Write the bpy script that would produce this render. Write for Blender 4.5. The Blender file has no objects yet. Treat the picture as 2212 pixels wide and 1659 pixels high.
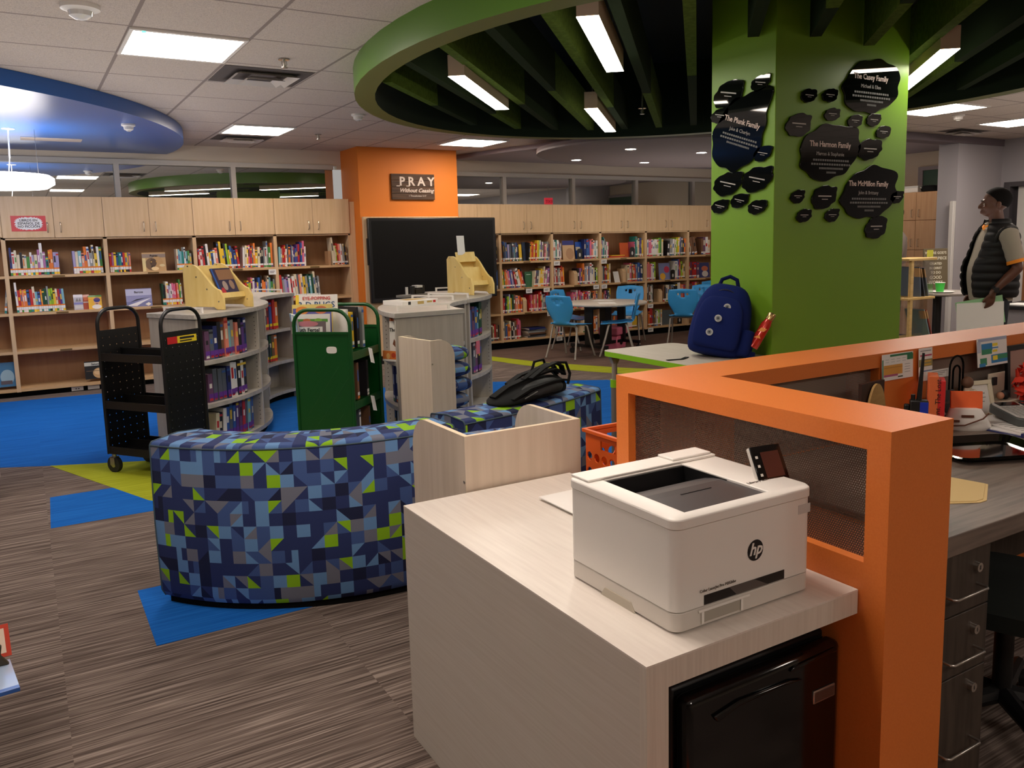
# School library reading room: built object by object, metres, Z up, camera at the origin of the plan.
import bpy, bmesh, math, random
from math import sin, cos, pi, radians, sqrt, atan2, hypot
from mathutils import Vector as V, Matrix, Quaternion
random.seed(7)
SC = bpy.context.scene
COL = SC.collection

# ------------------------------------------------------------------ materials
def lin(c):
    return tuple(((v/255)/12.92 if v/255 <= .04045 else ((v/255+.055)/1.055)**2.4) for v in c)

MATS = {}
def mat(name, col, rough=.5, metal=0., spec=.5, emit=0., coat=0.):
    if name in MATS: return MATS[name]
    m = bpy.data.materials.new(name); m.use_nodes = True
    b = m.node_tree.nodes['Principled BSDF']
    c = lin(col)
    b.inputs['Base Color'].default_value = (*c, 1)
    b.inputs['Roughness'].default_value = rough
    b.inputs['Metallic'].default_value = metal
    b.inputs['Specular IOR Level'].default_value = spec
    b.inputs['Coat Weight'].default_value = coat
    if emit:
        b.inputs['Emission Color'].default_value = (*c, 1)
        b.inputs['Emission Strength'].default_value = emit
    m.diffuse_color = (*c, 1)
    MATS[name] = m
    return m

def nd(m, t, **k):
    n = m.node_tree.nodes.new(t)
    for a, v in k.items(): setattr(n, a, v)
    return n
def lk(m, a, b): m.node_tree.links.new(a, b)
def ramp(m, stops, interp='LINEAR'):
    r = nd(m, 'ShaderNodeValToRGB'); r.color_ramp.interpolation = interp
    e = r.color_ramp.elements
    while len(e) > 1: e.remove(e[-1])
    e[0].position = stops[0][0]; e[0].color = (*lin(stops[0][1]), 1)
    for p, c in stops[1:]:
        x = e.new(p); x.color = (*lin(c), 1)
    return r
def math_n(m, op, a, b=None):
    n = nd(m, 'ShaderNodeMath', operation=op)
    for i, v in enumerate((a, b)):
        if v is None: continue
        if isinstance(v, (int, float)): n.inputs[i].default_value = v
        else: lk(m, v, n.inputs[i])
    return n.outputs[0]

def grain(name, c1, c2, scale=(40, 40, 2), rough=.5, spec=.4, bump=0., detail=3., stops=(.35, .65), coat=0.):
    """streaky wood / laminate / paint: noise stretched along the axis with the small scale"""
    if name in MATS: return MATS[name]
    m = mat(name, c1, rough, spec=spec, coat=coat)
    b = m.node_tree.nodes['Principled BSDF']
    t = nd(m, 'ShaderNodeTexCoord'); mp = nd(m, 'ShaderNodeMapping'); mp.inputs['Scale'].default_value = scale
    n = nd(m, 'ShaderNodeTexNoise'); n.inputs['Scale'].default_value = 1; n.inputs['Detail'].default_value = detail
    lk(m, t.outputs['Object'], mp.inputs['Vector']); lk(m, mp.outputs[0], n.inputs['Vector'])
    r = ramp(m, [(stops[0], c1), (stops[1], c2)])
    lk(m, n.outputs['Fac'], r.inputs[0]); lk(m, r.outputs[0], b.inputs['Base Color'])
    if bump:
        bp = nd(m, 'ShaderNodeBump'); bp.inputs['Strength'].default_value = bump; bp.inputs['Distance'].default_value = .002
        lk(m, n.outputs['Fac'], bp.inputs['Height']); lk(m, bp.outputs[0], b.inputs['Normal'])
    return m

MAPLE = grain('maple_laminate', (220, 188, 148), (211, 177, 135), (38, 38, 2.2), .45)
MAPLEH = grain('maple_laminate_flat', (214, 178, 132), (204, 166, 120), (2.2, 38, 38), .45)
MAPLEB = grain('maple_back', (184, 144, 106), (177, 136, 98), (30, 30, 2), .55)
ASH = grain('ash_grey_laminate', (188, 180, 168), (178, 169, 157), (34, 34, 2.0), .45)
ASHH = grain('ash_grey_flat', (190, 184, 176), (172, 166, 156), (6, 30, 30), .4)
BIRCH = grain('whitewashed_birch', (216, 201, 183), (206, 190, 171), (30, 30, 1.6), .5)
BIRCHE = mat('birch_edge', (232, 214, 184), .5)
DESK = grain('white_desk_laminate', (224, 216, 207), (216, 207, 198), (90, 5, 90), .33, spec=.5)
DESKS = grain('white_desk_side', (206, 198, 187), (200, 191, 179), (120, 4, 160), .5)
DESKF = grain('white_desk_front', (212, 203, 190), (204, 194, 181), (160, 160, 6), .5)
GDESK = grain('grey_brown_laminate', (124, 110, 100), (98, 86, 78), (4, 60, 60), .42)
GDRAW = grain('grey_brown_drawer', (74, 64, 56), (56, 48, 42), (60, 60, 4), .45)
ORANGE = grain('orange_textured_paint', (224, 124, 54), (220, 119, 49), (260, 260, 260), .42, spec=.5, bump=.05, detail=1)
ORANGEC = mat('orange_column_paint', (226, 128, 44), .55, spec=.35)
GREENP = mat('green_pillar_paint', (116, 160, 38), .4, spec=.5)
GREENR = mat('green_ring_paint', (92, 140, 44), .35, spec=.5)
GREENU = mat('olive_underside', (104, 110, 44), .55)
BLUEP = mat('blue_soffit_paint', (30, 86, 160), .3, spec=.5)
WALLG = mat('grey_wall_paint', (164, 160, 164), .7)
WALLC = mat('cream_wall_paint', (206, 190, 170), .7)
WALLH = mat('beige_header_paint', (214, 202, 186), .7)
BEAM = mat('dark_lavender_beam', (108, 98, 104), .7)
GYP = mat('lavender_gypsum', (150, 140, 144), .75)
MULL = mat('grey_mullion', (196, 192, 186), .5)
BLACK = mat('black_paint', (14, 14, 15), .45)
BLACKG = mat('black_gloss', (8, 8, 9), .12, spec=.6)
BLACKM = mat('black_matte', (12, 12, 12), .9, spec=.1)
CARTB = mat('black_powdercoat', (16, 16, 17), .38, spec=.5)
CARTG = mat('green_powdercoat', (12, 78, 30), .33, spec=.5)
CHROME = mat('chrome', (225, 222, 216), .18, 1.)
STEEL = mat('brushed_steel', (190, 186, 180), .32, 1.)
TUBE = mat('warm_grey_tube', (168, 160, 150), .4, .3)
RUBBER = mat('dark_rubber', (34, 34, 35), .7)
WHITE = mat('white_plastic', (236, 232, 226), .38)
WHITE2 = mat('white_plastic_shade', (214, 208, 200), .4)
PAPER = mat('white_paper', (238, 236, 232), .7)
LIGHTG = mat('light_grey_paint', (205, 202, 198), .5)
YPINE = grain('pale_yellow_ply', (240, 214, 140), (232, 202, 124), (20, 20, 3), .5)
CHAIRB = mat('sky_blue_plastic', (62, 162, 230), .35, spec=.5)
NAVY = mat('navy_canvas', (20, 34, 92), .9, spec=.15)
NAVYD = mat('navy_canvas_dark', (15, 25, 70), .9, spec=.15)
BAGK = mat('black_nylon', (10, 10, 11), .75, spec=.2)
PINK = mat('pink_plastic', (232, 120, 146), .4)
LIME = mat('lime_edge_band', (142, 204, 28), .4)
TABLET = grain('warm_white_tabletop', (206, 198, 186), (196, 187, 174), (60, 6, 60), .4)
CRATE = mat('orange_crate_plastic', (240, 104, 34), .4)
SCREEN = mat('dark_screen', (10, 10, 11), .28, spec=.35)
INK = mat('black_ink', (20, 20, 22), .6)
WHITEINK = mat('white_lettering', (236, 232, 224), .5)

def lamp_mat(name, col, s):
    m = mat(name, col, .5, emit=s)
    return m

# ------------------------------------------------------------------ mesh builder
class MB:
    def __init__(s): s.bm = bmesh.new(); s.mats = []; s.mi = 0; s.X = Matrix()
    def m(s, mt):
        if mt not in s.mats: s.mats.append(mt)
        s.mi = s.mats.index(mt); return s
    def v(s, p): return s.bm.verts.new(s.X @ V(p))
    def f(s, vs):
        try:
            f = s.bm.faces.new(vs); f.material_index = s.mi; return f
        except ValueError: return None
    def poly(s, pts): return s.f([s.v(p) for p in pts])
    def box(s, x0, x1, y0, y1, z0, z1):
        if x0 > x1: x0, x1 = x1, x0
        if y0 > y1: y0, y1 = y1, y0
        if z0 > z1: z0, z1 = z1, z0
        p = [s.v(q) for q in ((x0,y0,z0),(x1,y0,z0),(x1,y1,z0),(x0,y1,z0),(x0,y0,z1),(x1,y0,z1),(x1,y1,z1),(x0,y1,z1))]
        for q in ((3,2,1,0),(4,5,6,7),(0,1,5,4),(1,2,6,5),(2,3,7,6),(3,0,4,7)): s.f([p[i] for i in q])
        return s
    def prism(s, poly, z0, z1, axis='z'):
        """closed 2D polygon (counter clockwise) extruded; axis z: (x,y); y: (x,z); x: (y,z)"""
        def P(a, b, c): return (a, b, c) if axis == 'z' else ((a, c, b) if axis == 'y' else (c, a, b))
        A = [s.v(P(a, b, z0)) for a, b in poly]; B = [s.v(P(a, b, z1)) for a, b in poly]
        n = len(poly)
        if axis == 'y': A, B = B, A
        s.f(A[::-1]); s.f(B)
        for i in range(n): s.f([A[i], A[(i+1) % n], B[(i+1) % n], B[i]])
        return s
    def ring(s, c, ax, r, n, r2=None, up=None):
        ax = V(ax).normalized(); u = V(up) if up else (V((0,0,1)) if abs(ax.z) < .9 else V((1,0,0)))
        a = ax.cross(u).normalized(); b = a.cross(ax).normalized()
        return [s.v(V(c)+a*cos(2*pi*i/n)*r+b*sin(2*pi*i/n)*(r2 or r)) for i in range(n)]
    def loft(s, rings, cap=True, closed=False):
        for A, B in zip(rings, rings[1:] + ([rings[0]] if closed else [])):
            n = len(A)
            for i in range(n): s.f([A[i], A[(i+1) % n], B[(i+1) % n], B[i]])
        if cap and not closed: s.f(rings[0][::-1]); s.f(rings[-1])
        return s
    def cyl(s, p, q, r, r2=None, n=16):
        ax = V(q)-V(p)
        return s.loft([s.ring(p, ax, r, n), s.ring(q, ax, r if r2 is None else r2, n)])
    def tube(s, pts, r, n=8, closed=False):
        P = [V(p) for p in pts]; k = len(P); R = []; up = None
        for i in range(k):
            if closed: t = (P[(i+1) % k]-P[i-1])
            else: t = (P[min(i+1, k-1)]-P[max(i-1, 0)])
            t.normalize()
            if up is None: up = V((0,0,1)) if abs(t.z) < .9 else V((1,0,0))
            a = t.cross(up)
            if a.length < 1e-4: a = t.cross(V((.3,.8,.5)))
            a.normalize(); b = a.cross(t).normalized(); up = b
            rr = r[i] if isinstance(r, (list, tuple)) else r
            R.append([s.v(P[i]+a*cos(2*pi*j/n)*rr+b*sin(2*pi*j/n)*rr) for j in range(n)])
        return s.loft(R, cap=not closed, closed=closed)
    def strap(s, pts, w, t, up=(0,0,1)):
        """flat band along a path; w across (perpendicular to path and up-ish), t thick"""
        P = [V(p) for p in pts]; k = len(P); R = []
        for i in range(k):
            d = (P[min(i+1, k-1)]-P[max(i-1, 0)]).normalized()
            a = d.cross(V(up)); a = a.normalized() if a.length > 1e-4 else V((1,0,0)); b = a.cross(d).normalized()
            R.append([s.v(P[i]+a*x*w/2+b*y*t/2) for x, y in ((-1,-1),(1,-1),(1,1),(-1,1))])
        return s.loft(R)
    def lathe(s, prof, n=24, c=(0,0,0)):
        R = []
        for r, z in prof:
            R.append([s.v((c[0]+max(r,1e-4)*cos(2*pi*i/n), c[1]+max(r,1e-4)*sin(2*pi*i/n), c[2]+z)) for i in range(n)])
        return s.loft(R)
    def ball(s, c, rx, ry=None, rz=None, n=16, k=10):
        ry = ry or rx; rz = rz or rx; R = []
        for j in range(k+1):
            a = -pi/2+pi*j/k; q = max(cos(a), .01)
            R.append([s.v((c[0]+rx*q*cos(2*pi*i/n), c[1]+ry*q*sin(2*pi*i/n), c[2]+rz*sin(a))) for i in range(n)])
        return s.loft(R)
    def disc(s, c, r, nrm=(0,-1,0), n=24, r2=None, up=None):
        return s.f(s.ring(c, nrm, r, n, r2, up))
    def arc(s, c, a0, a1, r0, r1, z0, z1, n=20):
        """annular sector slab, angles in degrees"""
        A = [radians(a0+(a1-a0)*i/n) for i in range(n+1)]
        L = []
        for a in A:
            L.append([s.v((c[0]+r*cos(a), c[1]+r*sin(a), z)) for r, z in ((r0,z0),(r1,z0),(r1,z1),(r0,z1))])
        return s.loft(L)
    def add(s, me, X=None):
        n0 = len(s.bm.verts); f0 = len(s.bm.faces)
        s.bm.from_mesh(me); s.bm.verts.ensure_lookup_table(); s.bm.faces.ensure_lookup_table()
        T = s.X @ (X or Matrix())
        for v in s.bm.verts[n0:]: v.co = T @ v.co
        for f in s.bm.faces[f0:]: f.material_index = s.mi
        return s

def mesh_of(name, mb, smooth=True, ang=40, recalc=True):
    if recalc: bmesh.ops.recalc_face_normals(mb.bm, faces=mb.bm.faces[:])
    me = bpy.data.meshes.new(name); mb.bm.to_mesh(me); mb.bm.free()
    for q in mb.mats: me.materials.append(q)
    if smooth and len(me.polygons):
        me.shade_smooth()
        me.set_sharp_from_angle(angle=radians(ang))
    return me

def obj(name, mb, mt=None, parent=None, bevel=0., label=None, smooth=True, ang=40, sub=0, recalc=True):
    if mt is not None:
        mb.mats = [mt] + [q for q in mb.mats if q is not mt] if not mb.mats else mb.mats
    me = mesh_of(name, mb, smooth, ang, recalc)
    o = bpy.data.objects.new(name, me); COL.objects.link(o)
    if parent: o.parent = parent
    if bevel:
        b = o.modifiers.new('bevel', 'BEVEL'); b.width = bevel; b.segments = 2; b.limit_method = 'ANGLE'; b.angle_limit = radians(40)
    if sub:
        q = o.modifiers.new('sub', 'SUBSURF'); q.levels = sub; q.render_levels = sub
    if label: o['label'] = label
    return o

def tag(o, label, cat, group=None, kind=None):
    o['label'] = label; o['category'] = cat
    if group: o['group'] = group
    if kind: o['kind'] = kind
    return o
def thing(name, label, cat, loc=(0,0,0), rotz=0., group=None, rot=None):
    o = bpy.data.objects.new(name, None); COL.objects.link(o); o.empty_display_size = .05
    o.location = loc; o.rotation_euler = rot if rot else (0, 0, rotz)
    return tag(o, label, cat, group)
def struct(name, mb, mt, label, cat, parent=None, bevel=0.):
    o = obj(name, mb, mt, parent, bevel)
    return tag(o, label, cat, kind='structure') if not parent else o
def dup(root, loc=None, rot=None, label=None, parent=None):
    r = root.copy(); COL.objects.link(r)
    if parent: r.parent = parent
    if loc is not None: r.location = loc
    if rot is not None: r.rotation_euler = rot if isinstance(rot, tuple) else (0, 0, rot)
    if label: r['label'] = label
    for ch in list(root.children): dup(ch, parent=r)
    return r
def one(mt): b = MB(); b.m(mt); return b
def frame_to(loc, xdir):
    return Matrix.Translation(V(loc)) @ Matrix.Rotation(atan2(xdir[1], xdir[0]), 4, 'Z')

FONT_CACHE = {}
def text_me(body, size, bold=0., ext=.0006, shear=0.):
    k = (body, size, bold, ext, shear)
    if k in FONT_CACHE: return FONT_CACHE[k]
    cu = bpy.data.curves.new('t', 'FONT'); cu.body = body; cu.size = size; cu.align_x = 'CENTER'; cu.align_y = 'CENTER'
    cu.extrude = ext; cu.offset = bold; cu.shear = shear; cu.resolution_u = 2
    o = bpy.data.objects.new('t', cu); COL.objects.link(o)
    dg = bpy.context.evaluated_depsgraph_get(); dg.update()
    me = bpy.data.meshes.new_from_object(o.evaluated_get(dg))
    bpy.data.objects.remove(o); bpy.data.curves.remove(cu)
    FONT_CACHE[k] = me
    return me
FRONT = Matrix.Rotation(pi/2, 4, 'X')          # text lying in xy -> standing, facing -Y
def letters(mb, mt, body, size, X, bold=0., shear=0., sx=1.):
    mb.m(mt); mb.add(text_me(body, size, bold, .0006, shear), X @ Matrix.Diagonal((sx, 1, 1, 1))); return mb
def at(x, y, z): return Matrix.Translation(V((x, y, z)))
ORD = ('first second third fourth fifth sixth seventh eighth ninth tenth eleventh twelfth thirteenth fourteenth fifteenth sixteenth '
       'seventeenth eighteenth nineteenth twentieth').split() + ['twenty-'+q for q in 'first second third fourth fifth sixth seventh eighth ninth'.split()]
# ------------------------------------------------------------------ camera
cam_d = bpy.data.cameras.new('camera'); cam = bpy.data.objects.new('camera', cam_d); COL.objects.link(cam)
SC.camera = cam
def _cam():
    y, p, r = -0.56160653, 0.13654071, -0.02041501
    f = V((-sin(y)*cos(p), cos(y)*cos(p), -sin(p))); R = V((cos(y), sin(y), 0)); U = R.cross(f)
    R2 = cos(r)*R+sin(r)*U; U2 = -sin(r)*R+cos(r)*U
    m = Matrix((R2, U2, -f)).transposed().to_4x4(); m.translation = V((0, 0, 1.5)); cam.matrix_world = m
_cam()
cam_d.sensor_width = 36; cam_d.lens = 1797.474/2212*36
cam_d.shift_x = -(1188.384-1106)/2212; cam_d.shift_y = (763.209-829.5)/2212
cam_d.clip_start = .02

# ------------------------------------------------------------------ room shell
CEIL = 2.64
XL, XR, YB, YF = -5.2, 10.74, 10.42, -4.2

def carpet(name, c1, c2, c3, plank=True):
    m = mat(name, c1, .95, spec=.1)
    b = m.node_tree.nodes['Principled BSDF']
    t = nd(m, 'ShaderNodeTexCoord'); mp = nd(m, 'ShaderNodeMapping'); mp.inputs['Scale'].default_value = (2.2, 95, 1)
    n = nd(m, 'ShaderNodeTexNoise'); n.inputs['Scale'].default_value = 1; n.inputs['Detail'].default_value = 2.5; n.inputs['Roughness'].default_value = .7
    lk(m, t.outputs['Object'], mp.inputs[0])
    s = nd(m, 'ShaderNodeSeparateXYZ'); lk(m, t.outputs['Object'], s.inputs[0])
    # shift the streaks from tile to tile so the joints read
    fx = math_n(m, 'FLOOR', math_n(m, 'MULTIPLY', s.outputs[0], 1/.91)); fy = math_n(m, 'FLOOR', math_n(m, 'MULTIPLY', s.outputs[1], 1/.305))
    cb = nd(m, 'ShaderNodeCombineXYZ'); lk(m, math_n(m, 'MULTIPLY', fy, 7.31), cb.inputs[0]); lk(m, math_n(m, 'MULTIPLY', fx, 3.77), cb.inputs[2])
    ad = nd(m, 'ShaderNodeVectorMath', operation='ADD'); lk(m, mp.outputs[0], ad.inputs[0]); lk(m, cb.outputs[0], ad.inputs[1])
    lk(m, ad.outputs[0], n.inputs['Vector'])
    r = ramp(m, [(.3, c1), (.5, c2), (.72, c3)])
    lk(m, n.outputs['Fac'], r.inputs[0]); lk(m, r.outputs[0], b.inputs['Base Color'])
    bp = nd(m, 'ShaderNodeBump'); bp.inputs['Strength'].default_value = .35; bp.inputs['Distance'].default_value = .003
    lk(m, n.outputs['Fac'], bp.inputs['Height']); lk(m, bp.outputs[0], b.inputs['Normal'])
    return m
CARPET = carpet('grey_streak_carpet', (58, 49, 45), (108, 95, 88), (160, 146, 137))
CBLUE = carpet('blue_carpet', (18, 84, 160), (24, 98, 182), (36, 112, 196))
CLIME = carpet('lime_carpet', (138, 146, 30), (160, 168, 40), (176, 182, 56))
WOODF = carpet('brown_vinyl_plank', (84, 66, 58), (104, 84, 74), (124, 102, 92))

b = one(CARPET); b.box(XL, XR+.8, YF, YB+.1, -.1, 0)
FLOOR = struct('floor', b, CARPET, 'grey brown streaked carpet tile floor of the library', 'floor')
def inlay(name, mt, pts, label, z=.0012):
    b = one(mt); b.prism(pts, .0002, z); o = obj(name, b, mt, FLOOR); o['label'] = label
inlay('blue_carpet', CBLUE, [(-4.5, 8.9), (-.25, 6.82), (.045, 6.66), (1.0, 6.22), (1.62, 5.3), (2.0, 4.4), (3.1, 4.05), (5.2, 6.2), (5.17, 7.08), (4.16, 7.74), (3.05, 8.17), (1.6, 9.0), (.58, 9.72), (-.3, 9.8), (-4.5, 9.8)], 'bright blue carpet field between the curved shelves')
inlay('lime_carpet', CLIME, [(.045, 6.66), (.52, 5.36), (1.1, 4.6), (1.6, 5.3), (1.0, 6.22)], 'lime green carpet wedge in front of the black cart', .0018)
inlay('blue_carpet_tile', CBLUE, [(.008, 5.13), (.62, 5.13), (.62, 5.79), (.022, 5.79)], 'small blue carpet tile left of the curved bench', .0014)
inlay('blue_carpet_tile', CBLUE, [(.305, 3.33), (.92, 3.33), (.92, 3.94), (.305, 3.94)], 'blue carpet tile under the front corner of the curved bench', .0014)
inlay('wood_vinyl', WOODF, [(3.2, 10.0), (5.02, 9.3), (5.12, 8.72), (5.42, 8.02), (5.86, 7.3), (6.6, 6.6), (10.7, 5.4), (10.7, 10.0)], 'brown vinyl plank floor under the round table')
def smooth_path(P, n=6):
    out = []
    for i in range(len(P)-1):
        p0, p1, p2, p3 = (V((*P[max(i-1, 0)], 0)), V((*P[i], 0)), V((*P[i+1], 0)), V((*P[min(i+2, len(P)-1)], 0)))
        for k in range(n):
            t = k/n
            q = .5*((2*p1)+(-p0+p2)*t+(2*p0-5*p1+4*p2-p3)*t*t+(-p0+3*p1-3*p2+p3)*t**3)
            out.append((q.x, q.y))
    return out+[P[-1]]
_o = smooth_path([(4.95, 9.9), (5.14, 9.2), (5.28, 8.72), (5.56, 8.1), (6.0, 7.35), (6.8, 6.6), (8.0, 6.0)])
_i = smooth_path([(4.72, 9.8), (4.9, 9.1), (5.0, 8.6), (5.2, 8.0), (5.62, 7.2), (6.5, 6.4), (7.8, 5.7)])
inlay('lime_carpet', CLIME, _i+_o[::-1], 'curved lime green band between carpet and vinyl floor', .0022)
b = one(CARPET); b.prism([(-.06, .3), (1.2, .3), (1.2, 1.0), (.65, 1.0)], .0002, .0012); b.mats = [mat('orange_carpet', (196, 84, 30), .95)]
o = obj('orange_carpet', b, None, FLOOR); o['label'] = 'orange carpet piece beside the white desk'

# ceiling: lay-in tiles drawn by a line grid in the material
m = mat('ceiling_tile', (206, 194, 184), .85, spec=.1); bs = m.node_tree.nodes['Principled BSDF']
t = nd(m, 'ShaderNodeTexCoord'); s = nd(m, 'ShaderNodeSeparateXYZ'); lk(m, t.outputs['Object'], s.inputs[0])
def gridline(axis, off, pitch, w):
    a = math_n(m, 'FRACT', math_n(m, 'DIVIDE', math_n(m, 'SUBTRACT', s.outputs[axis], off-w/2-pitch*40), pitch))
    return math_n(m, 'LESS_THAN', a, w/pitch)
g = math_n(m, 'MAXIMUM', gridline(0, .59, .605, .02), gridline(1, 4.965, .69, .02))
n = nd(m, 'ShaderNodeTexNoise'); n.inputs['Scale'].default_value = 260; lk(m, t.outputs['Object'], n.inputs['Vector'])
r = ramp(m, [(.38, (176, 164, 156)), (.5, (208, 196, 186))]); lk(m, n.outputs['Fac'], r.inputs[0])
mx = nd(m, 'ShaderNodeMix', data_type='RGBA'); lk(m, g, mx.inputs['Factor']); lk(m, r.outputs[0], mx.inputs['A']); mx.inputs['B'].default_value = (*lin((150, 138, 132)), 1)
lk(m, mx.outputs['Result'], bs.inputs['Base Color'])
TILE = m
# ring opening in the ceiling: ellipse-like outline fitted to the soffit
RC, RA, RB, RB2 = (4.0, 4.18), 2.25, 3.0, 2.75
def ring_pt(a, off=0.):
    # super-ellipse, slightly skewed towards +x,+y
    c, s_ = cos(a), sin(a); e = .98
    x = (RA+off)*math.copysign(abs(c)**e, c); y = ((RB if s_ > 0 else RB2)+off)*math.copysign(abs(s_)**e, s_)
    return (RC[0]+x, RC[1]+y)
NR = 72
b = one(TILE)
ringv = [b.v((*ring_pt(2*pi*i/NR, -.02), CEIL)) for i in range(NR)]
outer = []
for i in range(NR):
    a = 2*pi*i/NR; p = ring_pt(a); dx, dy = p[0]-RC[0], p[1]-RC[1]
    k = min(((XR-RC[0])/dx if dx > 1e-6 else 1e9), ((XL-RC[0])/dx if dx < -1e-6 else 1e9), ((YB-RC[1])/dy if dy > 1e-6 else 1e9), ((YF-RC[1])/dy if dy < -1e-6 else 1e9))
    outer.append(b.v((RC[0]+dx*k, RC[1]+dy*k, CEIL)))
for i in range(NR): b.f([ringv[i], ringv[(i+1) % NR], outer[(i+1) % NR], outer[i]])
for cx, cy in ((XL, YF), (XR, YF), (XR, YB), (XL, YB)):
    c0 = b.v((cx, cy, CEIL))
    near = sorted(outer, key=lambda q: (q.co.x-cx)**2+(q.co.y-cy)**2)
    sx = [q for q in near if abs(q.co.x-cx) < 1e-4][:1]; sy = [q for q in near if abs(q.co.y-cy) < 1e-4][:1]
    if sx and sy and sx[0] is not sy[0]: b.f([c0, sx[0], sy[0]])
struct('ceiling', b, TILE, 'off-white lay-in tile ceiling with recessed lights', 'ceiling')
DARKC = mat('black_plenum', (16, 22, 16), .9)
b = one(DARKC); b.box(1.2, 6.8, .9, 7.8, 3.15, 3.2)
pl = [(*ring_pt(2*pi*i/NR, .05), 0) for i in range(NR)]
struct('ceiling_deck', b, DARKC, 'dark open ceiling deck above the green ring', 'ceiling')
# green ring soffit: outer fascia, olive underside, inner dark face
RZ = 2.475
def band(mb, off0, z0, off1, z1):
    A = [mb.v((*ring_pt(2*pi*i/NR, off0), z0)) for i in range(NR)]; B = [mb.v((*ring_pt(2*pi*i/NR, off1), z1)) for i in range(NR)]
    for i in range(NR): mb.f([A[i], A[(i+1) % NR], B[(i+1) % NR], B[i]])
b = one(GREENR); band(b, 0, RZ, 0, CEIL)
RS = struct('trim_1', b, GREENR, 'big green oval ceiling ring with baffles hanging inside', 'ceiling ring')
b = one(GREENU); band(b, -.135, RZ, 0, RZ); obj('underside', b, None, RS)
b = one(mat('dark_green_inner', (16, 36, 14), .9)); band(b, -.135, RZ, -.135, 3.18); obj('inner_face', b, None, RS)

# walls
b = one(WALLG); b.box(XL-.1, XL, YF, YB, 0, CEIL); struct('wall_left', b, WALLG, 'plain grey wall closing the left side of the room', 'wall')
b = one(WALLC); b.box(XL, XR, YF-.1, YF, 0, CEIL); struct('wall_front', b, WALLC, 'plain cream wall behind the viewpoint', 'wall')
b = one(WALLG); b.box(XR, XR+.12, YF, 4.95, 0, CEIL); b.box(XR, XR+.12, 4.95, 6.03, 2.08, CEIL); b.box(XR, XR+.12, 6.03, 6.1, 0, CEIL)
b.m(WALLG); b.box(9.78, XR+.12, 6.1, 6.36, 0, CEIL)
struct('wall_right', b, WALLG, 'grey painted wall with the dark framed doorway behind the standing man', 'wall')
b = one(WALLC); b.box(10.72, 10.84, 6.36, YB, 0, CEIL)
struct('wall_alcove', b, WALLC, 'cream wall above the tall maple cabinet', 'wall')
b = one(WALLH); b.box(XL, XR, YB, YB+.1, 0, 2.0); b.m(WALLH); b.box(XL, 3.45, YB, YB+.1, 2.46, CEIL); b.box(3.45, XR, YB, YB+.1, 2.42, CEIL)
struct('wall_back', b, WALLH, 'beige back wall with the long clerestory glazing above the bookcases', 'wall')

# clerestory glazing: night glass that mirrors the room
m = bpy.data.materials.new('night_window_glass'); m.use_nodes = True; nt = m.node_tree
bs = nt.nodes['Principled BSDF']; bs.inputs['Base Color'].default_value = (.02, .02, .02, 1); bs.inputs['Roughness'].default_value = .3
gl = nd(m, 'ShaderNodeBsdfGlossy'); gl.inputs['Color'].default_value = (.72, .74, .72, 1); gl.inputs['Roughness'].default_value = .01
ms = nd(m, 'ShaderNodeMixShader'); ms.inputs[0].default_value = .72
lk(m, bs.outputs[0], ms.inputs[1]); lk(m, gl.outputs[0], ms.inputs[2]); lk(m, ms.outputs[0], nt.nodes['Material Output'].inputs[0])
NIGHT = m
def clerestory(nm, x0, x1, z1, xs, label):
    b = one(NIGHT); b.box(x0, x1, YB+.02, YB+.03, 1.98, z1)
    w = struct(nm, b, NIGHT, label, 'window')
    b = one(MULL); b.box(x0, x1, YB-.03, YB+.05, z1-.045, z1+.01); obj('window_head', b, None, w)
    for x in xs:
        b = one(MULL); b.box(x-.027, x+.027, YB-.03, YB+.05, 1.98, z1-.045); obj('mullion', b, None, w)
clerestory('window_1', XL, 3.4, 2.455, (-1.42, -.22, .975, 2.2), 'long mirror-like clerestory glass above the left bookcases')
clerestory('window_2', 4.9, 10.7, 2.42, (5.84, 7.01, 8.19, 9.36), 'dark clerestory glass above the right bookcases')

# orange column with black base
b = one(ORANGEC); b.box(3.505, 4.813, 9.80, YB, .105, CEIL)
colm = struct('column', b, ORANGEC, 'orange painted square column behind the wall screen', 'column')
b = one(BLACK); b.box(3.49, 4.828, 9.785, YB, 0, .105); obj('base', b, None, colm)
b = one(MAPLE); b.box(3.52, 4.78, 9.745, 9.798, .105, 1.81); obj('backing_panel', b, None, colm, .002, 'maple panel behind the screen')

# green pillar
PX0, PX1, PY0, PY1 = 3.404, 4.518, 3.15, 3.63
b = one(GREENP); b.box(PX0, PX1, PY0, PY1, 0, 3.2)
struct('pillar', b, GREENP, 'broad bright green pillar carrying dark donor plaques', 'pillar', bevel=.004)

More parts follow.
